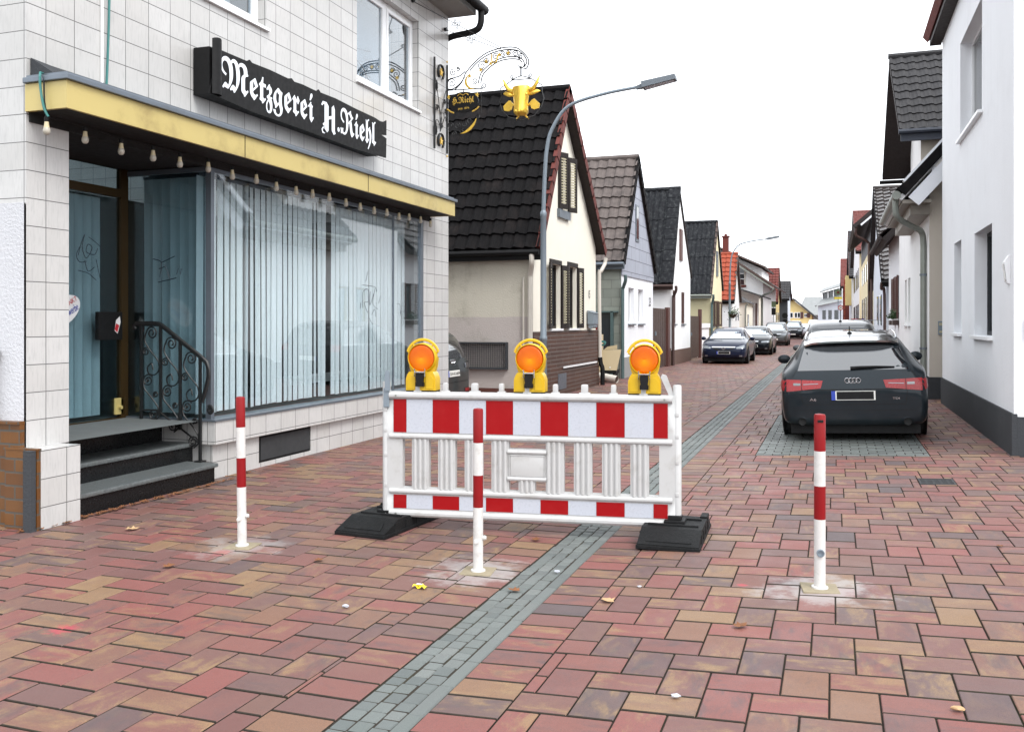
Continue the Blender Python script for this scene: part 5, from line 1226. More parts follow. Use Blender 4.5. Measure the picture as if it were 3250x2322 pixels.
# ---- white house with corrugated roof, and its gate
X3 = -5.3
h3h = [(32.15, 1.44, 32.85, 2.62), (34.1, 1.44, 34.9, 2.62)]
h3, r3 = gable_house('gabled_house', 'white house with lichened dark corrugated roof and a grey slab verge', X3, -1, 31.96, 36.35, 3.08, 3.35, 33.5, 6.22, 8, 'white_old', 'white_old', 'roof_corr', 'corr', og=.06, ov=.18, holes=h3h, plinth=(.52, 'plinth_brown'), gutter='pipe_brown')
mb = MB()
for i in range(9):
    a, b_ = Vector((X3+.08, 31.78, 2.84)), Vector((X3+.08, 33.5, 6.36)); p0, p1 = a.lerp(b_, i/9), a.lerp(b_, (i+1)/9+.01); n_ = Vector((0, -.86, .52))
    mb.add([p0+n_*.075, p0+n_*.075+Vector((-.42, 0, 0)), p1+n_*.06+Vector((-.42, 0, 0)), p1+n_*.06, p0-n_*.05, p1-n_*.05], [(0, 1, 2, 3), (0, 3, 5, 4)]); mb.add([p0+n_*.075, p0+n_*.075+Vector((-.42, 0, 0)), p0+Vector((-.42, 0, 0)), p0-n_*.05], [(0, 1, 2, 3)])
mb.build('verge', M['roof_corr'], r3)
for h in h3h: add_window(h3, X3, -1, *h, dep=.05, frame='woodred', pane='pane_dark', mull=1, sill='zinc')
mb = MB(); mb.box(X3, X3+.05, 33.6, 34.15, 3.75, 4.9); mb.build('shutter', M['woodred'], h3)
pipe(h3, [(-5.12, 31.75, 2.75), (-5.12, 31.78, 2.6), (-5.22, 31.9, 2.4), (-5.24, 31.92, 2.2), (-5.24, 31.92, 0)], .05, 'pipe_brown')
def gate(lab, x, y0, y1, hgt, post_h):
    o = thing('yard_gate', lab, 'gate', (x, (y0+y1)/2, 0))
    mb = MB(); n_ = int((y1-y0)/.16)
    for i in range(n_): a = y0+(y1-y0)*i/n_; mb.box(x-.04, x-.01-.008*(i % 2), a+.004, a+(y1-y0)/n_-.004, .05, hgt)
    mb.box(x-.09, x-.04, y0, y1, .3, .4); mb.box(x-.09, x-.04, y0, y1, hgt-.3, hgt-.2); mb.build('gate_leaf', M['woodbrown'], o)
    mb = MB(); mb.box(x-.06, x+.06, y1, y1+.35, 0, post_h); mb.build('gate_post', M['woodred'], o)
    mb = MB(); mb.box(x-.01, x+.03, y0+.3, y0+.36, hgt*.55, hgt*.62); mb.build('handle', M['galv'], o)
gate('grey and brown yard gate between the slate clad house and the white corrugated roof house', X3-.05, 28.8, 31.2, 1.95, 2.0)
mb = MB(); mb.box(X3-.06, X3-.01, 31.25, 31.9, 0, .6); mb.build('gate_plinth', M['plinth_brown'], h3)

# ---- pale house with corrugated roof
h4h = [(43.1, 1.3, 43.9, 2.5), (44.8, 1.3, 45.6, 2.5)]
h4, r4 = gable_house('gabled_house', 'pale yellow house with dark corrugated roof behind the dark blue parked car', X3, -1, 42.7, 47.1, 3.0, 3.3, 44.9, 6.2, 8, 'cream_y', 'olive', 'roof_corr', 'corr', og=.06, ov=.22, holes=h4h, plinth=(.5, 'plinth_brown'), verge='woodbrown', vergew=.10, gutter='pipe_zinc')
for h in h4h: add_window(h4, X3, -1, *h, frame='shutter', pane='pane_dark', mull=0, sill='zinc', shut=(20, 20, 'woodbrown'))
mb = MB(); mb.box(X3, X3+.05, 44.7, 45.3, 3.7, 4.9); mb.build('shutter', M['zinc'], h4)
pipe(h4, [(-5.15, 42.4, 2.75), (-5.15, 42.45, 2.6), (-5.22, 42.62, 2.35), (-5.24, 42.65, 2.2), (-5.24, 42.65, 0)], .055, 'pipe_teal')
gate('brown wooden gate with a red brown post between the corrugated roof houses', X3-.05, 36.6, 39.3, 1.75, 2.05)
gw4 = MB(); gw4.box(X3-.2, X3-.05, 39.75, 42.5, 0, 1.25); gw4.box(X3-.25, X3, 39.7, 42.6, 1.25, 1.45); tag(gw4.build('yard_wall', M['white_old']), 'low pale yard wall with coping beside the pale yellow house', 'wall')

# ---- red roofed house
h5, r5 = gable_house('gabled_house', 'white house with bright red tiled roof behind the far street lamp', -5.2, -1, 51.2, 55.2, 2.75, 2.75, 53.1, 5.25, 8, 'white_wall', 'white_wall', 'roof_red', 'fine', og=.12, ov=.12, verge='woodbrown', vergew=.14, soff='woodbrown')
mb = MB(); mb.box(-7.5, -5.3, 51.45, 51.58, 0, 1.35); mb.build('side_door', M['woodred'], h5)
for y in (53.0, 54.3): mb = MB(); mb.box(-5.2, -5.17, y, y+.35, 1.6, 2.0); mb.build('window', M['pane_dark'], h5)
# chimney house behind
h5b = thing('house', 'house with a red brick chimney showing above the red tiled roof', 'house', (-10, 60, 0))
mb = MB(); mb.box(-14, -7.2, 58, 66, 0, 4.2); mb.build('wall', M['cream'], h5b)
mb = MB(); slab(mb, (-6.7, 57.6, 4.0), (-6.7, 66, 4.0), (-10.2, 57.6, 6.3), 0, .14); slab(mb, (-13.7, 57.6, 4.0), (-13.7, 66, 4.0), (-10.2, 57.6, 6.3), 0, .14); rb_ = mb.build('roof', M['roof_dkred'], h5b)
mb = MB(); mb.box(-6.7, -6.35, 60.0, 60.5, 4.0, 6.95); mb.box(-6.76, -6.29, 59.94, 60.56, 6.95, 7.02); mb.box(-6.6, -6.45, 60.1, 60.4, 7.02, 7.15); mb.build('chimney', M['verge_red'], rb_)

# ---- low porch building and the big house with arched gable window (gable to the camera)
lw = thing('outbuilding', 'small pale outbuilding with a low grey hipped roof beside the big gabled house', 'outbuilding', (-6, 61, 0))
mb = MB(); mb.box(-8, -5.15, 58.2, 64, 0, 2.75); mb.build('wall', M['cream'], lw)
mb = MB(); mb.add([(-8.2, 58.0, 2.7), (-4.95, 58.0, 2.7), (-4.95, 64, 2.7), (-8.2, 64, 2.7), (-6.6, 60, 3.7), (-6.6, 64, 3.7)], [(0, 1, 4), (1, 2, 5, 4), (0, 4, 5, 3)]); mb.build('roof', M['roof_grey'], lw)
mb = MB(); mb.box(-5.16, -5.12, 60, 60.7, 1.0, 2.0); mb.build('window', M['pane_dark'], lw)
pipe(lw, [(-4.95, 58.1, 2.6), (-5.1, 58.1, 2.3), (-5.1, 58.1, 0)], .05, 'pipe_zinc')
bh = thing('big_house', 'large pale house with arched gable window, porch roof and tall brown windows', 'house', (-7, 74, 0))
XB, YB = -4.9, 70.
mb = MB(); mb.wall([(-14.6, 0), (XB, 0), (XB, 4.5), (-9.75, 7.75), (-14.6, 4.5)], [], fy(YB), .25); mb.quad((XB, YB, 0), (XB, 86, 0), (XB, 86, 4.5), (XB, YB, 4.5)); mb.build('wall', M['white_old'], bh)
mb = MB(); slab(mb, (XB+.8, YB-.7, 4.05), (XB+.8, 86, 4.05), (-9.75, YB-.7, 7.95), 0, .14); slab(mb, (-15.4, YB-.7, 4.05), (-15.4, 86, 4.05), (-9.75, YB-.7, 7.95), 0, .14)
slab(mb, (-5.2, 76.5, 5.85), (-5.2, 88, 5.85), (-9.75, 76.5, 7.95), 0, .14); rfb = mb.build('roof', M['woodbrown'], bh)
mb = MB(); mb.box(-9, -5.5, 77.5, 86, 4.0, 5.85); mb.add([(-5.5, 77.49, 5.85), (-9.75, 77.49, 7.85), (-9.75, 77.49, 5.85)], [(0, 1, 2)]); mb.build('upper_gable', M['white_old'], bh)
mb = MB(); slab(mb, (XB+.85, YB-.72, 3.98), (XB+.85, YB-.60, 3.98), (-9.75, YB-.72, 7.93), -.12, -.01); mb.build('bargeboard', M['pipe_zinc'], rfb)
mb = MB()
ar = [(-6.95, 4.3), (-6.25, 4.3), (-6.25, 5.25)]+[(-6.6+.35*math.cos(a), 5.25+.35*math.sin(a)) for a in [R(180*i/8) for i in range(1, 8)]]+[(-6.95, 5.25)]
mb.prism([(a+(-.1 if a < -6.6 else .1), b+(.1 if b > 5.25 else 0)) for a, b in ar], lambda a, b, d: (a, YB+d, b), -.05, .0); wb = mb.build('arched_window', M['pipe_pale'], bh)
mb = MB(); mb.prism(ar, lambda a, b, d: (a, YB+d, b), -.075, -.055); mb.build('pane', M['pane_dark'], wb)
mb = MB(); mb.box(-6.63, -6.57, YB-.09, YB-.076, 4.3, 5.6)
for z in (4.7, 5.1): mb.box(-6.95, -6.25, YB-.09, YB-.0765, z-.025, z+.025)
mb.build('glazing_bar', M['white_pvc'], wb); mb = MB(); mb.box(-7.1, -6.1, YB-.12, YB, 4.1, 4.25); mb.build('sill', M['verge_red'], wb)
mb = MB(); slab(mb, (-4.35, YB-1.9, 3.14), (-4.35, YB, 3.14), (-9, YB-1.9, 4.75), 0, .10); mb.build('porch_roof', M['roof_grey'], bh)
for x in (-8.8, -7.2, -5.0): mb = MB(); mb.box(x-.07, x+.07, YB-1.75, YB-1.61, 0, 3.2); mb.build('porch_post', M['cream'], bh)
for k in range(4):
    x = -6.0+k*.28; mb = MB(); mb.box(x, x+.12, YB-.05, YB-.005, .3, 2.9); mb.build('window', M['woodred'], bh)
pipe(bh, [(-4.1, YB-.6, 4.0), (-4.3, YB-.5, 3.7), (-5.0, YB-.1, 3.4), (-4.95, YB-.1, 3.0), (-4.95, YB-.1, 0)], .07, 'pipe_zinc')

# ---- further left
h7, r7 = gable_house('gabled_house', 'yellow house with a dark red tiled roof beyond the big gabled house', -4.95, -1, 87.3, 92.5, 3.6, 3.6, 89.5, 6.4, 9, 'yellow', 'yellow', 'roof_dkred', 'fine', og=.2, ov=.3, verge='woodbrown')
for y, z in ((87.9, 1.2), (90.5, 1.2), (89.2, 3.8)): mb = MB(); mb.box(-4.95, -4.91, y, y+.9, z, z+1.2); mb.build('window', M['pane_dark'], h7)
h8, r8 = gable_house('gabled_house', 'narrow house with dark grey roof and dark side wall at the far left', -4.5, -1, 100, 106, 4.0, 4.0, 102.8, 5.7, 9, 'bluewhite', 'plinth', 'roof_grey', 'fine', og=.2, ov=.3)
yh = thing('yellow_house', 'yellow house with white windows and red brown shutters closing the end of the street', 'house', (-5, 150, 0))
mb = MB(); mb.wall([(-10.5, -.3), (-3.15, -.3), (-3.15, 2.6), (-6.0, 5.05), (-10.5, 1.6)], [], fy(150.), .2); mb.quad((-3.15, 150, 0), (-3.15, 160, 0), (-3.15, 160, 2.6), (-3.15, 150, 2.6)); mb.build('wall', M['yellow'], yh)
mb = MB(); slab(mb, (-2.5, 149.4, 2.05), (-2.5, 160, 2.05), (-6.0, 149.4, 5.1), 0, .2); slab(mb, (-10.9, 149.4, 1.3), (-10.9, 160, 1.3), (-6.0, 149.4, 5.1), 0, .2); ry_ = mb.build('roof', M['roof_grey'], yh)
mb = MB(); mb.box(-6.6, -6.1, 151, 151.5, 4.6, 5.9); mb.build('chimney', M['verge_red'], ry_)
for x, z, w_, h_, n_ in ((-6.4, 2.15, 1.0, .9, 1), (-5.3, 2.15, .95, .9, 1), (-4.05, 2.25, .5, .6, 0), (-6.7, -.15, .8, .95, 1), (-4.3, -.15, .9, 1.0, 1)):
    mb = MB(); mb.box(x-w_/2, x+w_/2, 149.93, 149.99, z, z+h_); wq = mb.build('window', M['white_pvc'], yh)
    mb = MB()
    for s_ in (-1, 1): mb.box(x+s_*w_*.23-w_*.17, x+s_*w_*.23+w_*.17, 149.91, 149.93, z+.1, z+h_-.1)
    mb.build('pane', M['pane_dark'], wq)
for x, z, h_ in ((-4.65, 2.1, 1.0), (-3.65, 2.2, .75), (-6.05, -.15, 1.0), (-5.05, -.15, 1.05), (-3.55, -.15, 1.05)): mb = MB(); mb.box(x-.22, x+.22, 149.9, 149.98, z, z+h_); mb.build('shutter', M['woodred'], yh)
bn = thing('barn', 'grey roofed barn behind the yellow house at the end of the street', 'barn', (-2, 172, 0))
mb = MB(); mb.box(-5.5, 8, 171, 185, -.2, 2.7); mb.build('wall', M['concrete'], bn)
mb = MB(); slab(mb, (-6.2, 170, 2.6), (9, 170, 2.6), (-4.9, 175, 5.9), 0, .2); mb.build('roof', M['roof_lightgrey'], bn)

# ================================================================ right side of the street
XR = 1.75
rw = thing('white_house', 'tall white rendered house with a dark grey plinth at the right edge of the street', 'house', (XR, 14, .13))
hol = [(12.0, 1.33, 13.42, 2.66), (14.73, 1.34, 15.57, 2.70), (12.76, 4.15, 14.85, 5.56)]
mb = MB(); mb.wall([(10.62, .0), (17.2, .0), (17.2, 7.3), (10.62, 7.3)], hol, fface(XR, 1), .215)
mb.quad((XR, 10.62, 0), (9, 10.62, 0), (9, 10.62, 9.5), (XR, 10.62, 7.3)); mb.quad((XR, 17.2, 0), (9, 17.2, 0), (9, 17.2, 7.3), (XR, 17.2, 7.3)); mb.build('wall', M['white_wall'], rw)
mb = MB(); mb.box(XR-.025, XR+.03, 10.595, 17.2, .0, .56, .004); mb.box(XR+.03, 9, 10.595, 10.62, 0, .53); mb.build('plinth', M['plinth'], rw)
for i, h in enumerate(hol): add_window(rw, XR, 1, *h, dep=.18, frame='white_pvc' if i != 0 else 'plinth', pane='pane_dark', mull=1 if i == 2 else 0, sill='white_pvc')
mb = MB(); slab(mb, (1.54, 10.0, 6.35), (1.54, 17.45, 6.35), (5.0, 10, 9.2), 0, .12); r_ = mb.build('roof', M['roof_dkred'], rw)
mb = MB(); mb.box(1.57, XR, 10.0, 17.4, 6.27, 6.345); mb.build('gutter', M['soffit'], r_)
wl = thing('wall_lamp', 'slanted white wall lamp on the corner of the white house', 'wall lamp', (XR, 10.9, 2.0))
mb = MB(); mb.prism([(XR, 1.90), (XR-.03, 1.915), (XR-.055, 2.13), (XR-.01, 2.205), (XR, 2.205)], lambda a, b, d: (a, d, b), 10.83, 10.95); mb.build('body', M['white_pvc'], wl)
mb = MB(); mb.prism([(XR-.031, 1.93), (XR-.035, 1.93), (XR-.058, 2.11), (XR-.053, 2.11)], lambda a, b, d: (a, d, b), 10.845, 10.935); mb.build('diffuser', M['lamp_clear'], wl)
db = MB(); db.box(1.86, 1.97, 10.585, 10.618, 1.33, 1.55, .006); o = db.build('doorbell_panel', M['galv'], rw)
st_ = MB(); st_.box(1.9, 4, 9.0, 10.58, .10, .155, .01); o = st_.build('doorstep', M['concrete']); tag(o, 'pale concrete doorstep at the right edge beside the white house', 'step')

XC = 1.62
rc = thing('cream_house', 'cream house with steep street dormer, white bargeboard and zinc gutter beyond the white house', 'house', (XC, 22, .12))
ch = [(22.3, 1.45, 22.95, 2.5), (23.35, 1.45, 24.0, 2.5)]
mb = MB(); mb.wall([(18.0, 0), (26.0, 0), (26.0, 4.35), (18.0, 4.35)], ch, fface(XC, 1), .15); mb.m = 1
mb.add([(XC, 18, 0), (7.2, 18, 0), (7.2, 18, 4.1), (4.4, 18, 7.35), (XC, 18, 4.1)], [(0, 1, 2, 3, 4)])
mb.build('wall', [M['white_old'], M['beige']], rc)
mb = MB(); mb.box(XC-.02, XC+.02, 17.97, 26, .0, .52); mb.box(XC+.02, 4, 17.97, 18.0, 0, .52); mb.build('plinth', M['plinth'], rc)
for h in ch: add_window(rc, XC, 1, *h, frame='slat', pane='pane', mull=0, sill='white_pvc')
sl1 = (7.35+.12-3.72)/(4.4-1.10)
mb = MB(); roof_slope(mb, (1.10, 17.62, 3.78), (1.10, 22.3, 3.78), (4.4, 17.62, 7.45), 'fine'); roof_slope(mb, (1.66, 22.3, 4.40), (1.66, 26.0, 4.40), (4.4, 22.3, 7.45), 'fine'); rr2 = mb.build('roof', M['roof_grey'], rc)
mb = MB(); slab(mb, (1.12, 17.60, 3.66), (1.12, 22.3, 3.66), (4.4, 17.60, 7.31), -.02, .06); mb.build('soffit', M['white_old'], rr2)
mb = MB(); slab(mb, (1.22, 17.54, 3.72), (1.22, 17.60, 3.72), (4.4, 17.54, 7.26), -.26, -.03); mb.box(1.62, 1.8, 17.6, 17.98, 4.0, 4.22); mb.build('bargeboard', M['fascia'], rr2)
mb = MB(); slab(mb, (1.12, 17.50, 3.80), (1.12, 17.60, 3.80), (4.4, 17.50, 7.45), -.10, .06); mb.build('verge', M['roof_black'], rr2)
mb = MB(); slab(mb, (1.20, 17.52, 3.95), (1.20, 17.72, 3.95), (4.4, 17.52, 7.51), .0, .06); mb.build('verge_strip', M['fascia'], rr2)
mb = MB(); mb.box(1.15, XC, 17.62, 22.2, 3.60, 3.66); mb.box(1.3, XC, 17.9, 22.2, 3.42, 3.60); mb.build('eave_box', M['eave_brown'], rr2)
mb = MB(); mb.tube([(1.05, 17.55, 3.74), (1.05, 22.3, 3.74)], .075, 12); mb.build('gutter', M['pipe_zinc'], rr2, smooth=True)
pipe(rc, [(1.05, 17.8, 3.72), (1.05, 17.8, 3.50), (1.10, 17.85, 3.36), (1.35, 18.2, 3.24), (1.52, 18.4, 3.16), (1.56, 18.45, 2.95), (1.56, 18.45, 2.5), (1.56, 18.45, .1)], .055, 'pipe_zinc')
mb = MB()
for z in (1.0, 2.35): mb.tube([(1.56, 18.45, z), (1.56, 18.45, z+.04)], .064, 10)
mb.build('pipe_clip', M['zinc'], rc)
ic = MB(); ic.box(1.76, 1.845, 17.955, 17.998, 1.28, 1.52, .004); ic.m = 1; ic.box(1.775, 1.83, 17.95, 17.9545, 1.44, 1.49); ic.box(1.775, 1.83, 17.95, 17.9545, 1.31, 1.35); ic.build('intercom', [M['galv'], M['slat']], rc)
# street dormer with its own ridge across the roof
mb = MB(); mb.wall([(19.7, 4.35), (22.2, 4.35), (22.2, 5.2), (20.95, 6.9), (19.7, 5.2)], [], fface(XC, 1), .1); mb.m = 1; mb.quad((XC, 19.7, 4.0), (4, 19.7, 4.0), (4, 19.7, 5.2), (XC, 19.7, 5.2)); mb.build('dormer_wall', [M['white_old'], M['beige']], rc)
mb = MB(); roof_slope(mb, (1.22, 19.5, 5.24), (4.6, 19.5, 5.24), (1.11, 20.95, 7.06), 'small'); roof_slope(mb, (1.05, 22.6, 4.82), (4.6, 22.6, 4.82), (1.11, 20.95, 7.06), 'flat'); mb.tube([(1.09, 20.95, 7.10), (4.6, 20.95, 7.10)], .06, 8)
dr = mb.build('dormer_roof', M['roof_grey'], rc)
mb = MB(); slab(mb, (1.22, 19.5, 5.20), (4.6, 19.5, 5.20), (1.11, 20.95, 7.02), -.08, 0); slab(mb, (1.05, 22.6, 4.78), (4.6, 22.6, 4.78), (1.11, 20.95, 7.02), -.08, 0); mb.build('soffit', M['soffit'], dr)
mb = MB(); mb.box(1.24, 4.4, 19.45, 19.51, 5.03, 5.20); mb.tube([(1.2, 19.43, 5.21), (4.4, 19.43, 5.21)], .05, 8); mb.build('fascia', M['darkblue'], dr)
mb = MB(); mb.tube([(1.0, 22.7, 4.70), (1.6, 22.7, 4.70)], .045, 8); mb.build('gutter', M['black'], dr)

r3_ = thing('white_townhouse', 'white house with dark red framed windows and plant boxes beyond the cream house', 'house', (1.66, 28.5, .12))
wh = [(26.6, 1.6, 27.2, 2.75), (28.0, 1.6, 28.6, 2.75)]
mb = MB(); mb.wall([(26.0, 0), (31.5, 0), (31.5, 4.0), (26.0, 4.0)], wh, fface(1.66, 1), .15); mb.add([(1.66, 26.02, 0), (6, 26.02, 0), (6, 26.02, 7.4), (5, 26.02, 7.4), (1.66, 26.02, 4.0)], [(0, 1, 2, 3, 4)]); mb.build('wall', M['white_wall'], r3_)
for h in wh:
    w = add_window(r3_, 1.66, 1, *h, frame='woodred', pane='pane_dark', mull=0, sill='white_pvc', shut=(8, 8, 'woodred'))
    mb = MB(); mb.box(1.50, 1.63, h[0], h[2], 1.42, 1.55); mb.build('plant_box', M['woodbrown'], w)
    mb = MB()
    for i in range(160):
        c = Vector((1.56+rh.gauss(0, .05), rh.uniform(h[0], h[2]), 1.6+abs(rh.gauss(0, .1)))); a = rh.random()*6; d1 = Vector((math.cos(a), math.sin(a), rh.uniform(-.5, .8)))*.05; d2 = Vector((-math.sin(a), math.cos(a), rh.uniform(-.4, .4)))*.022
        mb.add([c-d1, c+d2, c+d1, c-d2], [(0, 1, 2, 3)])
    mb.build('plant', M['green'], w, recalc=False)
mb = MB(); roof_slope(mb, (1.2, 26.2, 3.75), (1.2, 31.8, 3.75), (4.6, 26.2, 7.2), 'fine'); rr3 = mb.build('roof', M['roof_shiny'], r3_)
mb = MB(); slab(mb, (1.2, 26.15, 3.72), (1.2, 31.8, 3.72), (4.6, 26.15, 7.17), -.16, -.01); mb.tube([(1.15, 26.1, 3.72), (1.15, 31.9, 3.72)], .065, 8); mb.build('eave', M['soffit'], rr3)

r4_, rr4 = gable_house('gabled_house', 'pale blue house with glossy dark tiled roof, its gable to the street on the right', 1.66, 1, 33.0, 43.5, 3.0, 3.2, 39.5, 6.75, 9, 'bluewhite', 'bluewhite', 'roof_shiny', 'fine', og=.16, ov=.4, verge='roof_black')
pipe(r4_, [(1.5, 32.6, 2.8), (1.5, 32.7, 2.6), (1.6, 32.9, 2.4), (1.6, 32.9, 0)], .05, 'pipe_brown')
pipe(r4_, [(1.56, 43.3, 3.4), (1.58, 43.3, 2.9), (1.58, 43.3, 0)], .055, 'pipe_brown')
for y in (36, 38.5): wn = MB(); wn.box(1.62, 1.66, y, y+.8, 1.4, 2.5); wn.build('window', M['pane_dark'], r4_)
r5_ = thing('pale_yellow_house', 'long pale yellow house with a dark blue clad dormer storey on the right', 'house', (1.6, 55, .12))
mb = MB(); mb.box(1.62, 9, 45.2, 62, 0, 4.9); mb.build('wall', M['cream_y'], r5_)
mb = MB(); mb.box(1.63, 9, 45.25, 61, 4.9, 6.3); mb.build('dormer_storey', M['darkblue'], r5_)
mb = MB(); slab(mb, (.93, 45.0, 5.83), (.93, 61, 5.83), (4.5, 45.0, 8.9), 0, .16); rr5 = mb.build('roof', M['soffit'], r5_)
mb = MB(); slab(mb, (1.15, 44.95, 5.98), (1.15, 45.0, 5.98), (4.5, 44.95, 8.86), -.09, -.01); mb.build('bargeboard', M['fascia'], rr5)
pipe(r5_, [(1.0, 45.2, 5.9), (1.0, 45.3, 5.5), (1.5, 45.6, 5.2), (1.55, 45.6, 4.6), (1.55, 45.6, .1)], .06, 'pipe_brown')
for y in (48, 51, 54, 57):
    for z0, z1 in ((1.5, 2.8), (3.6, 4.5)): mb = MB(); mb.box(1.585, 1.62, y, y+.9, z0, z1); mb.build('window', M['pane_dark'], r5_)
r6_, rr6 = gable_house('gabled_house', 'tall pale house with a red tiled roof high above its neighbours on the right', 1.6, 1, 64, 82, 6.2, 6.2, 73, 9.6, 9, 'white_wall', 'cream_y', 'roof_dkred', 'fine', og=.25, ov=.5, verge='woodbrown')
for y in (65.5, 68.5, 71.5, 76, 79):
    for z in (1.4, 3.8): mb = MB(); mb.box(1.56, 1.6, y, y+1.0, z, z+1.3); mb.build('window', M['pane_dark'], r6_)
r7_, rr7 = gable_house('gabled_house', 'white house with a dark grey roof beyond the red roofed one on the right', 1.5, 1, 84, 98, 5.6, 5.6, 91, 9.8, 9, 'bluewhite', 'white_wall', 'roof_grey', 'fine', og=.25, ov=.5, verge='woodred')
mb = MB(); mb.box(1.0, 1.5, 86, 90, 3, 5.6); mb.build('oriel', M['yellow'], r7_)
mb = MB()
for k in range(9): mb.box(.9, 1.0, 88.2, 89.8, .5+k*.55, .95+k*.55)
mb.build('balcony_panel', M['roof_red'], r7_)
r8_, rr8 = gable_house('gabled_house', 'narrow house with a red clad upper wall far down the right side', .9, 1, 100, 112, 5.2, 5.2, 106, 8.2, 9, 'white_wall', 'verge_red', 'roof_dkred', 'fine', og=.2, ov=.3)
r9 = thing('grey_house', 'white and grey house with a glazed dormer row near the end of the street', 'house', (-1, 130, 0))
def q9(mb, pts): mb.add(pts, [tuple(range(len(pts)))])
mb = MB(); q9(mb, [(-1.95, 130, -.2), (2.5, 126, -.2), (2.5, 126, 4.6), (-1.95, 130, 3.7)]); q9(mb, [(-1.95, 130, -.2), (-1.95, 138, -.2), (-1.95, 138, 3.7), (-1.95, 130, 3.7)]); mb.build('wall', M['bluewhite'], r9)
mb = MB(); q9(mb, [(-2.4, 129.4, 3.68), (2.5, 125.2, 4.9), (2.5, 128, 5.6), (-1.5, 131, 4.6)]); q9(mb, [(-2.4, 129.4, 3.68), (-2.4, 139, 3.68), (-1.5, 139, 4.6), (-1.5, 131, 4.6)])
slab(mb, (-1.75, 130.6, 5.45), (2.5, 126.6, 6.6), (-1.3, 137, 6.2), 0, .12); mb.build('roof', M['roof_lightgrey'], r9)
mb = MB(); q9(mb, [(-1.45, 131, 4.55), (2.5, 127.4, 5.3), (2.5, 127.4, 6.5), (-1.45, 131, 5.45)]); mb.build('dormer_glazing', M['pane_dark'], r9)
for k in range(5):
    x = -1.45+k*.7; y = 130.98-(x+1.45)*.911-.08; z = 4.6+(x+1.45)*.19; mb = MB(); q9(mb, [(x, y, z), (x+.13, y-.118, z+.02), (x+.13, y-.118, z+.95), (x, y, z+.9)]); mb.build('dormer_post', M['white_pvc'], r9)
for k in range(3): x = -1.4+k*.75; y = 130-(x+1.95)*.899-.05; mb = MB(); q9(mb, [(x, y, 1.9), (x+.42, y-.377, 1.9), (x+.42, y-.377, 3.1), (x, y, 3.1)]); mb.build('window', M['pane_dark'], r9)

# ---- signs
def post_sign(lab, x, y, h, parts, post_to=0):
    o = thing('traffic_sign', lab, 'traffic sign', (x, y, 0))
    mb = MB(); mb.tube([(x, y, post_to), (x, y, h)], .03, 8); mb.build('post', M['galv'], o)
    for nm, kind, z, r, mt in parts:
        mb = MB()
        if kind == 'disc': mb.lathe([(r, -.05), (r, -.035)], 24, (x, y, z), axis='y')
        elif kind == 'rect': mb.box(x-r[0], x+r[0], y-.05, y-.035, z-r[1], z+r[1])
        mb.build(nm, M[mt], o)
    return o
o = post_sign('round white speed limit sign with red rim on the right side of the far street', .43, 62, 2.6, [('sign_disc', 'disc', 2.42, .16, 'sign_red')])
mb = MB(); mb.lathe([(.12, -.056), (.12, -.0505)], 20, (.43, 62, 2.42), axis='y'); mb.build('sign_face', M['sign_white'], o)
text_mb('30', lambda x, y: (.43-.07+.14*x, 61.94, 2.37+.10*y)).build('lettering', M['black'], o)
o = post_sign('round green inn sign with a yellow name plate hanging over the far right pavement', .30, 66, 3.75, [('disc_plate', 'disc', 3.51, .20, 'sign_green'), ('name_plate', 'rect', 3.13, (.26, .07), 'sign_yellow')])
mb = MB(); mb.lathe([(.09, -.056), (.09, -.0505)], 12, (.30, 66, 3.51), axis='y'); mb.build('emblem', M['verge_red'], o)
o = post_sign('green square sign above a traffic plate on a pole at the far left pavement', -4.75, 80, 3.2, [('upper_plate', 'rect', 3.0, (.20, .24), 'sign_green'), ('lower_plate', 'rect', 2.4, (.19, .29), 'black')])
o = post_sign('dark round sign seen from behind at the far left pavement', -4.2, 88, 2.35, [('sign_disc', 'disc', 2.1, .26, 'black'), ('lower_disc', 'disc', 1.6, .2, 'black')])
for x, y, lab, mt in ((.76, 43, 'small red and white shop flag sticking out above the parked cars on the right', 'sign_red'), (.95, 40, 'small orange and blue shop flag nearest on the right above the parked cars', 'verge_red')):
    o = thing('shop_flag', lab, 'flag', (x, y, 1.6)); mb = MB(); mb.box(x-.02, x+.25, y, y+.02, 1.50, 1.65); mb.build('flag_cloth', M[mt], o); mb = MB(); mb.box(x+.12, x+.25, y-.004, y, 1.52, 1.63); mb.build('flag_field', M['plate_blue'], o); mb = MB(); mb.tube([(x+.25, y+.01, 1.58), (1.66, y+.01, 1.58)], .012, 5); mb.build('flag_pole', M['galv'], o)
# hanging plant on the far lamp
hp = thing('hanging_basket', 'dark green hanging flower basket on the pole of the far street lamp', 'plant', (-5.0, 48, 1.9))
mb = MB(); mb.lathe([(.05, 1.7), (.2, 1.85), (.22, 1.9)], 10, (-4.85, 48, 0)); mb.build('basket', M['woodbrown'], hp)
mb = MB()
for i in range(220):
    c = Vector((-4.85+rh.gauss(0, .16), 48+rh.gauss(0, .16), 1.95+rh.gauss(0, .13))); a = rh.random()*6; d1 = Vector((math.cos(a), math.sin(a), rh.uniform(-.8, .8)))*.06; d2 = Vector((-math.sin(a), math.cos(a), rh.uniform(-.5, .5)))*.03
    mb.add([c-d1, c+d2, c+d1, c-d2], [(0, 1, 2, 3)])
mb.build('foliage', M['green'], hp, recalc=False)
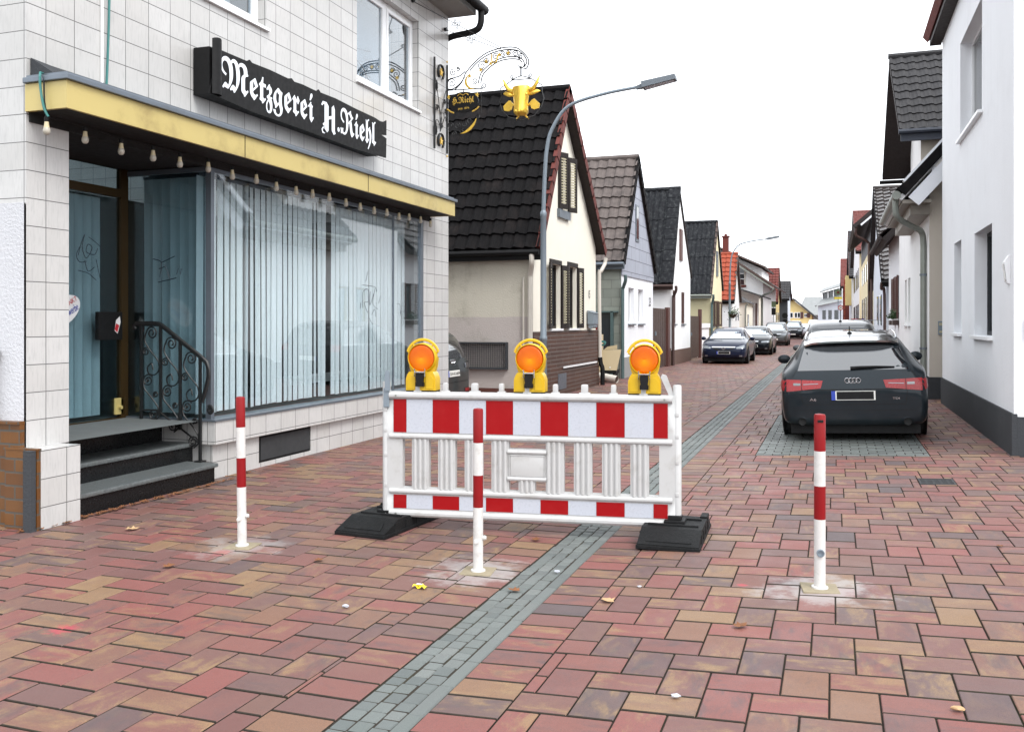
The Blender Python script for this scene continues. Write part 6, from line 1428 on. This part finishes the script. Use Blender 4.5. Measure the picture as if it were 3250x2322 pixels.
# ------------------------------------------------------------ cars
WAGON = [(-2.465, .82, .30, .62, .69, .66), (-2.445, .91, .24, .70, .79, .74), (-2.40, .955, .215, .80, .90, .79), (-2.33, .975, .205, .89, .985, .80), (-2.15, .985, .21, .935, 1.13, .71), (-1.95, 1, .21, .95, 1.315, .675), (-1.84, 1, .21, .95, 1.385, .67),
 (-1.2, 1, .21, .945, 1.445, .65), (-.4, 1, .21, .935, 1.465, .655), (.3, 1, .21, .925, 1.45, .655), (.75, 1, .21, .92, 1.34, .66), (1.12, 1, .21, .92, 1.12, .72), (1.40, 1, .21, .905, .985, .80), (1.8, .99, .21, .86, .94, .80), (2.12, .965, .21, .79, .86, .78), (2.34, .90, .22, .68, .755, .72), (2.44, .80, .27, .58, .64, .64), (2.465, .66, .36, .50, .55, .5)]
VAN = [(-2.2, .80, .36, .66, .74, .66), (-2.17, .90, .28, .85, .95, .74), (-2.13, .96, .23, .95, 1.10, .74), (-2.05, .98, .22, .98, 1.35, .72), (-1.9, 1, .22, 1.0, 1.58, .70), (-1.2, 1, .22, 1.0, 1.65, .70), (-.3, 1, .22, 1.0, 1.66, .70), (.4, 1, .22, 1.0, 1.62, .70), (.85, 1, .22, 1.0, 1.42, .70), (1.25, 1, .22, .99, 1.18, .74), (1.5, 1, .22, .97, 1.07, .80), (1.85, .98, .22, .90, .98, .80), (2.05, .94, .22, .80, .86, .76), (2.16, .86, .26, .68, .73, .70), (2.2, .70, .36, .54, .6, .55)]
def panel(poly, axis, bvh, off=.004, res=12, out=None):
    """patch of bodywork: a convex outline in the given view laid onto the body surface"""
    mb = out or MB()
    x0, x1 = min(p[0] for p in poly), max(p[0] for p in poly); y0, y1 = min(p[1] for p in poly), max(p[1] for p in poly)
    src = {'rear': (lambda a, b: Vector((a, -6, b)), Vector((0, 1, 0))), 'front': (lambda a, b: Vector((a, 6, b)), Vector((0, -1, 0))), 'left': (lambda a, b: Vector((-4, a, b)), Vector((1, 0, 0))), 'right': (lambda a, b: Vector((4, a, b)), Vector((-1, 0, 0))), 'top': (lambda a, b: Vector((a, b, 6)), Vector((0, 0, -1)))}[axis]
    nx = max(1, int(res*(x1-x0)/max(x1-x0, y1-y0)+.5)); ny = max(1, int(res*(y1-y0)/max(x1-x0, y1-y0)+.5))
    for i in range(nx):
        for j in range(ny):
            c = clip_rect(poly, x0+(x1-x0)*i/nx, x0+(x1-x0)*(i+1)/nx, y0+(y1-y0)*j/ny, y0+(y1-y0)*(j+1)/ny)
            if not c: continue
            vs = []
            for a, b in c:
                h = bvh.ray_cast(src[0](a, b), src[1])
                if h[0] is None: break
                vs.append(h[0]-src[1]*off)
            if len(vs) == len(c): mb.add(vs, [tuple(range(len(vs)))])
    return mb
def mirror_poly(p): return [(-a, b) for a, b in p][::-1]
def car(name, lab, x, y, rz, paintm, L, W, H, table=WAGON, group='parked cars', tilt=0, front=None, rear=None, glass='carglass', screen='windscreen', wheel_r=.325, z=None, rails=None, mirrors=True):
    o = thing(name, lab, 'car', (x, y, gz(x) if z is None else z), 0, group)
    o.rotation_euler = (0, tilt, rz); o.scale = (.915,)*3
    sl_, sh_ = L/(table[-1][0]-table[0][0]), H/max(t[4] for t in table)
    ST = [(a*sl_, w*W/2, zl*sh_, zs*sh_, zt*sh_, wr*W/2) for a, w, zl, zs, zt, wr in table]
    rings = []
    for a, w, zl, zs, zt, wr in ST:
        ze = zt-.045*min(1, (zt-zs)/.25); wr_ = min(wr, w*.93)
        P = [(0, zl), (w*.89, zl), (w*.985, zl+.07), (w, (zl+zs)*.5+.04), (w*.985, zs-.03), (w*.955, zs+.012), (w*.955+(wr_-w*.955)*.55, zs+(ze-zs)*.5), (wr_, ze), (wr_*.82, zt-.012), (wr_*.45, zt-.002), (0, zt)]
        rings.append([Vector((p[0], a, p[1])) for p in P]+[Vector((-p[0], a, p[1])) for p in P[-2:0:-1]])
    n = len(rings[0]); mb = MB()
    mb.add([v for r in rings for v in r], [(i*n+j, i*n+(j+1) % n, (i+1)*n+(j+1) % n, (i+1)*n+j) for i in range(len(rings)-1) for j in range(n)])
    for k, r in ((0, 0), (len(rings)-1, 1)):
        for j in range(n//2-1): q = (k*n+j, k*n+j+1, k*n+(n-j-1) % n, k*n+(n-j) % n); mb.add([], []); mb.f.append(list(q)) if len(set(q)) == 4 else mb.f.append(list(dict.fromkeys(q))); mb.mi.append(0)
        q = (k*n+n//2-1, k*n+n//2, k*n+n//2+1); mb.f.append(list(q)); mb.mi.append(0)
    body = mb.build('body', paintm, o, world=False)
    md = body.modifiers.new('s', 'SUBSURF'); md.levels = 2; md.render_levels = 2
    dg_ = bpy.context.evaluated_depsgraph_get(); me = bpy.data.meshes.new_from_object(body.evaluated_get(dg_)); body.modifiers.clear(); body.data = me
    for p in me.polygons: p.use_smooth = True
    bvh = BVHTree.FromPolygons([v.co.copy() for v in me.vertices], [tuple(p.vertices) for p in me.polygons])
    def P(nm, poly, axis, mat, off=.004, res=12, par=o):
        m_ = panel(poly, axis, bvh, off, res)
        return m_.build(nm, M[mat], par, world=False, smooth=40) if m_.f else None
    hw, s = W/2, sh_
    van = table is VAN
    dlo = [(-2.02*sl_, .99*s), (1.0*sl_, .97*s), (.42*sl_, 1.335*s), (-.5*sl_, 1.40*s), (-1.3*sl_, 1.385*s), (-1.78*sl_, 1.27*s)] if not van else [(-1.95*sl_, 1.05*s), (1.15*sl_, 1.05*s), (.62*sl_, 1.46*s), (-.3*sl_, 1.58*s), (-1.75*sl_, 1.53*s)]
    for ax in ('left', 'right'):
        P('side_window', dlo, ax, glass, .004, 18)
        sill_ = [(dlo[0][0], dlo[0][1]-.02), (dlo[1][0], dlo[1][1]-.02), (dlo[1][0], dlo[1][1]), (dlo[0][0], dlo[0][1])]; P('window_trim', sill_, ax, 'chrome', .006, 14)
        for yc in ((-.72*sl_, .55*sl_)):
            m_ = MB()
            panel([(yc-.004, .30*s), (yc+.004, .30*s), (yc+.004, .95*s), (yc-.004, .95*s)], ax, bvh, .0015, 10, m_)
            if m_.f: m_.build('door_seam', M['black'], o, world=False)
        P('door_handle', [(-.2*sl_, .80*s), (.0, .80*s), (.0, .825*s), (-.2*sl_, .825*s)], ax, 'chrome', .018, 3)
    zb, zt = (1.005, 1.375) if not van else (1.10, 1.55)
    P('windscreen', [(-hw*.80, zb*s), (hw*.80, zb*s), (hw*.66, zt*s), (-hw*.66, zt*s)], 'front', screen, .004, 16)
    rbz = (.945, 1.285) if not van else (1.02, 1.50)
    P('rear_window', [(-hw*.735, rbz[0]*s), (hw*.735, rbz[0]*s), (hw*.63, rbz[1]*s), (-hw*.63, rbz[1]*s)], 'rear', glass, .004, 16)
    # wheels
    wb = 1.45*sl_ if not van else 1.32*sl_
    for ya in (-wb+.02, wb+.06):
        for sx in (-1, 1):
            xo = sx*(hw-.005); r = wheel_r
            mb = MB(); mb.lathe([(r+.035, -.02), (r+.045, .012), (r+.03, .016), (.05, .016)], 28, (0, 0, 0), axis='x'); mb.tf(Matrix.Translation((sx*(hw-.018), ya, r+.02)) @ Matrix.Scale(sx, 4, (1, 0, 0))); mb.build('wheel_arch', M['black'], o, world=False, smooth=40)
            mb = MB(); mb.lathe([(r*.62, -.2), (r*.9, -.2), (r, -.17), (r, -.03), (r*.93, .0), (r*.66, .012), (r*.64, -.02)], 28, (0, 0, 0), axis='x'); mb.tf(Matrix.Translation((sx*(hw+.004), ya, r)) @ Matrix.Scale(sx, 4, (1, 0, 0))); wl_ = mb.build('wheel', M['tyre'], o, world=False, smooth=40)
            mb = MB()
            for k in range(5):
                a = 2*math.pi*k/5
                for da in (-.16, .16): mb.add([(0, math.cos(a+da*.5)*.04, math.sin(a+da*.5)*.04), (.0, math.cos(a+da)*r*.64, math.sin(a+da)*r*.64), (.0, math.cos(a+da*2.1)*r*.64, math.sin(a+da*2.1)*r*.64), (0, math.cos(a+da*2.6)*.05, math.sin(a+da*2.6)*.05)], [(0, 1, 2, 3)])
            mb.lathe([(r*.66, .006), (r*.60, .004), (r*.58, -.03)], 24, (0, 0, 0), axis='x', cap=False); mb.lathe([(.05, .004), (.04, .012), (.001, .014)], 10, (0, 0, 0), axis='x')
            mb.tf(Matrix.Translation((sx*(hw-.004), ya, r)) @ Matrix.Scale(sx, 4, (1, 0, 0))); mb.build('rim', M['rim'], wl_, world=False)
    mb = MB(); mb.box(-hw*.86, hw*.86, -L*.468, L*.465, .105, .34); mb.build('underbody', M['black'], o, world=False)  # box dropped low to deepen the shade under the car
    if mirrors:
        ym = (.78 if not van else 1.0)*sl_
        for sx in (-1, 1):
            mb = MB(); bm = bmesh.new(); bmesh.ops.create_uvsphere(bm, u_segments=14, v_segments=8, radius=1)
            for v in bm.verts: v.co = Vector((sx*(hw+.075)+v.co.x*.105, ym+v.co.y*(.075 if v.co.y > 0 else .03), .995*s+v.co.z*.075))
            mb.bm(bm); mb.tube([(sx*hw*.93, ym+.02, .95*s), (sx*(hw+.03), ym, .97*s)], .02, 6); mr = mb.build('mirror', paintm, o, world=False, smooth=True)
    if front: front(o, P, bvh, s, hw, sl_)
    if rear: rear(o, P, bvh, s, hw, sl_)
    return o
def plate(P, axis, cx, z0, z1, hw_, dark=True, lead=-1):
    P('number_plate', [(cx-hw_, z0), (cx+hw_, z0), (cx+hw_, z1), (cx-hw_, z1)], axis, 'plate_white', .014, 4)
    a = cx+lead*hw_; b = cx+lead*(hw_-.05)
    P('plate_strip', [(min(a, b), z0), (max(a, b), z0), (max(a, b), z1), (min(a, b), z1)], axis, 'plate_blue', .0155, 2)
    if dark: c0, c1 = sorted((cx+lead*(hw_-.065), cx-lead*(hw_-.02))); P('plate_field', [(c0, z0+.008), (c1, z0+.008), (c1, z1-.008), (c0, z1-.008)], axis, 'black', .0155, 4)
def emblem_text(body, o, axis, bvh, x0, x1, z0, z1, mat, name='badge', off=.006):
    sg_ = 1 if axis == 'rear' else -1
    def fn(a, b):
        px = x0+(x1-x0)*a; pz = z0+(z1-z0)*b
        h = bvh.ray_cast(Vector((px, -6*sg_, pz)), Vector((0, sg_, 0)))
        return (px, (h[0].y if h[0] else 0)-sg_*off, pz)
    text_mb(body, fn).build(name, M[mat], o, world=False)
# --- grey estate car seen from behind
def rear_estate(o, P, bvh, s, hw, sl_):
    lampL = [(-.835, .672), (-.40, .712), (-.372, .812), (-.835, .832)]
    for k, pl in enumerate((lampL, mirror_poly(lampL))):
        lp = P('tail_lamp', pl, 'rear', 'lamp_red', .010, 14)
        sx = -1 if k == 0 else 1
        f = lambda L_: L_ if sx < 0 else mirror_poly(L_)
        P('lamp_strip', f([(-.62, .760), (-.43, .768), (-.43, .777), (-.62, .770)]), 'rear', 'lamp_clear', .013, 6, lp); P('lamp_strip', f([(-.745, .752), (-.655, .752), (-.655, .782), (-.745, .785)]), 'rear', 'carglass', .013, 4, lp)
        P('lamp_seam', f([(-.643, .68), (-.637, .68), (-.637, .83), (-.643, .83)]), 'rear', 'black', .0125, 4, lp)
        P('tail_lamp', [(-2.42, .68), (-2.24, .73), (-2.20, .80), (-2.42, .835)] , 'left' if sx < 0 else 'right', 'lamp_red', .009, 8)
        P('tailgate_seam', f([(-.633, .50), (-.625, .50), (-.655, .68), (-.663, .68)]), 'rear', 'black', .002, 8)
        P('tailgate_seam', f([(-.76, .86), (-.752, .86), (-.70, .95), (-.708, .95)]), 'rear', 'black', .002, 8)
        h = bvh.ray_cast(Vector((sx*.64, -6, .30)), Vector((0, 1, 0)))[0]
        mb = MB(); mb.tube([(sx*.645, h.y+.12, .275), (sx*.645, h.y-.04, .275)], .052, 18, cap=False); mb.tube([(sx*.645, h.y-.04, .275), (sx*.645, h.y-.05, .275)], .055, 18, cap=False); mb.build('exhaust', M['chrome'], o, world=False)
        mb = MB(); mb.lathe([(.049, 0), (.049, .002)], 16, (sx*.645, h.y-.02, .275), axis='y'); mb.build('exhaust_core', M['near_black'], o, world=False)
    P('tailgate_seam', [(-.63, .496), (.63, .496), (.63, .503), (-.63, .503)], 'rear', 'black', .002, 14)
    P('tailgate_seam', [(-.60, .688), (.60, .688), (.60, .698), (-.60, .698)], 'rear', 'black', .003, 14)
    P('bumper_line', [(-.74, .42), (.74, .42), (.74, .426), (-.74, .426)], 'rear', 'black', .0015, 14)
    P('valance', [(-.86, .20), (.86, .20), (.74, .345), (-.74, .345)], 'rear', 'black', .006, 14)
    plate(P, 'rear', 0.0, .555, .675, .27)
    mb = MB()
    for k in range(4):
        cx = -.0675+.045*k; h = bvh.ray_cast(Vector((cx, -6, .808)), Vector((0, 1, 0)))[0]
        mb.tube([(cx+.031*math.cos(a), h.y-.010-(.002 if k % 2 else 0), .808+.031*math.sin(a)) for a in [2*math.pi*i/20 for i in range(20)]], .0062, 6, closed=True)
    mb.build('emblem', M['chrome'], o, world=False, smooth=True)
    emblem_text('A6', o, 'rear', bvh, -.545, -.46, .545, .582, 'chrome'); emblem_text('TDI', o, 'rear', bvh, .475, .56, .562, .586, 'chrome')
    # spoiler, wiper, antenna, rails
    mb = MB(); n_ = 12; vs = []
    for i in range(n_+1):
        x = -.60+1.2*i/n_; e = 1-(abs(x)/.60)**4*.35
        ht = bvh.ray_cast(Vector((x, -1.80, 3)), Vector((0, 0, -1)))[0]
        yb = -1.80-.30*e; vs += [(x, -1.80, ht.z+.003), (x, yb, ht.z-.045), (x, yb+.01, ht.z-.070), (x, -1.80, ht.z-.05)]
    mb.add(vs, [(4*i+k, 4*i+(k+1) % 4, 4*i+4+(k+1) % 4, 4*i+4+k) for i in range(n_) for k in range(4)]+[(0, 1, 2, 3), (4*n_, 4*n_+1, 4*n_+2, 4*n_+3)]); mb.build('spoiler', o.children[0].data.materials[0], o, world=False, smooth=40)
    def gp(x, z, off): h = bvh.ray_cast(Vector((x, -6, z)), Vector((0, 1, 0)))[0]; return (x, h.y-off, z)
    mb = MB(); mb.tube([gp(-.02, .965, .02), gp(.10, .975, .03), gp(.30, .98, .025), gp(.52, .975, .015)], [.024, .018, .012, .007], 8); mb.build('wiper', M['black'], o, world=False)
    ht = bvh.ray_cast(Vector((0, -1.45, 3)), Vector((0, 0, -1)))[0].z
    mb = MB(); mb.lathe([(.035, 0), (.03, .015), (.012, .03)], 10, (0, -1.45, ht-.003)); mb.prism([(-1.43, ht+.02), (-1.40, ht+.02), (-1.47, ht+.10), (-1.485, ht+.10)], lambda a, b, d: (d, a, b), -.006, .006); mb.build('antenna', M['black'], o, world=False)
    for sx in (-1, 1):
        pts = []
        for yy in (-1.72, -1.6, -1.0, -.3, .3, .42): hh = bvh.ray_cast(Vector((sx*.585, yy, 3)), Vector((0, 0, -1)))[0].z; pts.append((sx*.585, yy, hh+(.035 if -1.7 < yy < .4 else 0)))
        mb = MB(); mb.tube(spline(pts, 4), .013, 8); mb.build('roof_rail', M['chrome'], o, world=False, smooth=True)
    P('sunroof', [(-.45, -.9), (.45, -.9), (.45, .1), (-.45, .1)], 'top', 'carglass', .004, 8)
    # interior hint: rear headrests are not visible through tinted glass
M['paint_grey'] = paint('grey_blue_paint', (.015, .021, .026), .4, .28)
M['paint_navy'] = paint('navy_paint', (.005, .010, .032), .3, .28)
M['paint_black'] = paint('black_blue_paint', (.005, .007, .011), .3, .28)
M['paint_mid'] = paint('mid_grey_paint', (.10, .105, .11), .6, .34)
M['paint_silver'] = paint('silver_paint', (.38, .39, .41), .7, .34)
M['paint_anthr'] = paint('anthracite_paint', (.030, .034, .036), .5, .32)
M['paint_green'] = paint('greenish_grey_paint', (.040, .047, .046), .45, .36)
car('estate_car', 'dark grey estate car parked on the grey bay, seen from behind with red tail lamps', .245, 11.72+2.465*.915, 0, M['paint_grey'], 4.93, 1.87, 1.46, WAGON, tilt=-.038, rear=rear_estate, z=gz(.245)-.005, wheel_r=.335)
def rear_suv(o, P, bvh, s, hw, sl_):
    ht = bvh.ray_cast(Vector((0, -1.5, 3)), Vector((0, 0, -1)))[0].z
    mb = MB(); mb.lathe([(.035, 0), (.03, .02), (.012, .035)], 10, (0, -1.5, ht-.003)); mb.tube([(0, -1.5, ht+.03), (0, -1.62, ht+.34)], .004, 5); mb.build('antenna', M['black'], o, world=False)
    for sx in (-1, 1):
        L_ = [(sx*.85, .85), (sx*.62, .85), (sx*.62, 1.02), (sx*.85, 1.02)]; P('tail_lamp', L_ if sx > 0 else L_[::-1], 'rear', 'lamp_red', .01, 8)
    plate(P, 'rear', 0, .62, .73, .26, False)
car('crossover_car', 'dark crossover car with a long roof antenna parked just ahead of the grey estate car', .17, 20.4, 0, M['paint_mid'], 4.35, 1.82, 1.63, VAN, tilt=-.03, rear=rear_suv, screen='windscreen')
def front_generic(grille, lamps, dark=True, emb='ring', low=True, seams=True):
    def f(o, P, bvh, s, hw, sl_):
        P('grille', grille, 'front', 'black', .008, 10)
        gx = max(a for a, b in grille); gt = max(b for a, b in grille)
        P('grille_trim', [(-gx*1.03, gt-.012), (gx*1.03, gt-.012), (gx*1.03, gt+.03), (-gx*1.03, gt+.03)], 'front', 'chrome', .011, 10)
        P('headlamp', lamps, 'front', 'lamp_clear', .008, 10); P('headlamp', mirror_poly(lamps), 'front', 'lamp_clear', .008, 10)
        plate(P, 'front', 0, .40*s, .51*s, .26, dark, 1)
        if low:
            P('lower_intake', [(-.62, .23*s), (.62, .23*s), (.56, .345*s), (-.56, .345*s)], 'front', 'black', .007, 10)
            for sx in (-1, 1): L_ = [(sx*.72, .30*s), (sx*.60, .30*s), (sx*.60, .36*s), (sx*.72, .36*s)]; P('fog_lamp', L_ if sx > 0 else L_[::-1], 'front', 'lamp_clear', .010, 4)
        h = bvh.ray_cast(Vector((0, 6, gt-.045)), Vector((0, -1, 0)))[0]
        mb = MB()
        if emb == 'ring':
            mb.tube([(.065*math.cos(a), h.y+.022, gt-.045+.05*math.sin(a)) for a in [2*math.pi*i/24 for i in range(24)]], .009, 6, closed=True)
            mb.tube([(v.x, h.y+.022, gt-.045+v.y) for v in spline([(-.06, .012, 0), (-.03, .018, 0), (0, -.012, 0), (.03, .018, 0), (.06, .012, 0)], 4)], .007, 5)
        else:
            mb.tube([(.06*math.cos(a), h.y+.02, gt-.045+.06*math.sin(a)) for a in [2*math.pi*i/24 for i in range(24)]], .010, 6, closed=True)
            if emb == 'vee':
                mb.tube([(-.03, h.y+.02, gt-.005), (0, h.y+.02, gt-.06), (.03, h.y+.02, gt-.005)], .007, 5); mb.tube([(-.05, h.y+.02, gt-.03), (-.025, h.y+.02, gt-.09), (0, h.y+.02, gt-.055), (.025, h.y+.02, gt-.09), (.05, h.y+.02, gt-.03)], .007, 5)
        mb.build('emblem', M['chrome'], o, world=False, smooth=True)
        P('cowl', [(-hw*.78, .965*s), (hw*.78, .965*s), (hw*.78, 1.0*s), (-hw*.78, 1.0*s)], 'front', 'black', .003, 10)
    return f
car('sedan_car', 'dark navy blue sedan car parked facing the camera before the pale yellow house', -3.72, 33.55+2.34*.915, R(180), M['paint_navy'], 4.68, 1.79, 1.44, WAGON, front=front_generic([(-.40, .60), (-.22, .54), (.22, .54), (.40, .60), (.44, .66), (-.44, .66)], [(.50, .60), (.80, .62), (.82, .70), (.78, .75), (.48, .67)]))
car('sedan_car', 'black sedan car parked directly behind the dark navy blue sedan', -3.50, 43.3+2.4*.915, R(180), M['paint_black'], 4.8, 1.84, 1.46, WAGON, front=front_generic([(-.26, .58), (.26, .58), (.28, .68), (-.28, .68)], [(.42, .62), (.82, .64), (.84, .74), (.44, .70)], True, 'disc'))
car('minivan_car', 'grey minivan car facing the camera, third in the row of parked cars on the left', -3.55, 60.5+2.2*.915, R(180), M['paint_mid'], 4.4, 1.80, 1.66, VAN, front=front_generic([(-.42, .72), (-.30, .66), (.30, .66), (.42, .72), (.46, .80), (-.46, .80)], [(.50, .74), (.80, .76), (.82, .88), (.50, .84)], False, 'vee'))
car('off_road_car', 'black off-road car with bright grille standing behind the grey minivan', -3.35, 84+2.2*.915, R(180), M['paint_black'], 4.5, 1.85, 1.80, VAN, front=front_generic([(-.38, .78), (.38, .78), (.40, .92), (-.40, .92)], [(.46, .80), (.80, .82), (.82, .95), (.46, .92)], False, 'disc'))
car('hatchback_car', 'pale silver hatchback car at the far end of the row of parked cars', -3.0, 106, R(180), M['paint_silver'], 4.2, 1.75, 1.5, VAN)
car('delivery_van', 'white delivery van parked near the yellow house at the end of the street', -2.4, 125, R(180), M['white_plastic'], 4.9, 1.9, 2.0, VAN, group=None)
def rear_black(o, P, bvh, s, hw, sl_):
    for sx in (-1, 1):
        L_ = [(sx*.86, .78), (sx*.55, .80), (sx*.55, .88), (sx*.86, .93)]; P('tail_lamp', L_ if sx > 0 else L_[::-1], 'rear', 'carglass', .01, 8)
        L_ = [(sx*.82, .36), (sx*.55, .36), (sx*.55, .42), (sx*.82, .42)]; P('reflector', L_ if sx > 0 else L_[::-1], 'rear', 'lamp_red', .01, 6)
    plate(P, 'rear', 0, .66, .77, .27, False)
    emblem_text('DA·AS 6604', o, 'rear', bvh, -.19, .25, .685, .745, 'black', 'plate_lettering', .018)
    for k in range(4): 
        mb = MB(); cx = -.075+.05*k; h = bvh.ray_cast(Vector((cx, -6, .93)), Vector((0, 1, 0)))[0]
        mb.tube([(cx+.034*math.cos(a), h.y-.012, .93+.034*math.sin(a)) for a in [2*math.pi*i/16 for i in range(16)]], .006, 5, closed=True); mb.build('emblem', M['chrome'], o, world=False)
    emblem_text('2018', o, 'rear', bvh, .0, .12, .85, .88, 'chrome')
    P('tailgate_seam', [(-.7, .55), (.7, .55), (.7, .56), (-.7, .56)], 'rear', 'black', .003, 10)
    P('valance', [(-.8, .24), (.8, .24), (.75, .34), (-.75, .34)], 'rear', 'black', .006, 10)
car('dark_car', 'dark green grey car backed into the yard, its rear showing past the shop corner', -5.92-2.2*.915, 14.02, R(90), M['paint_green'], 4.4, 1.84, 1.60, VAN, rear=rear_black)
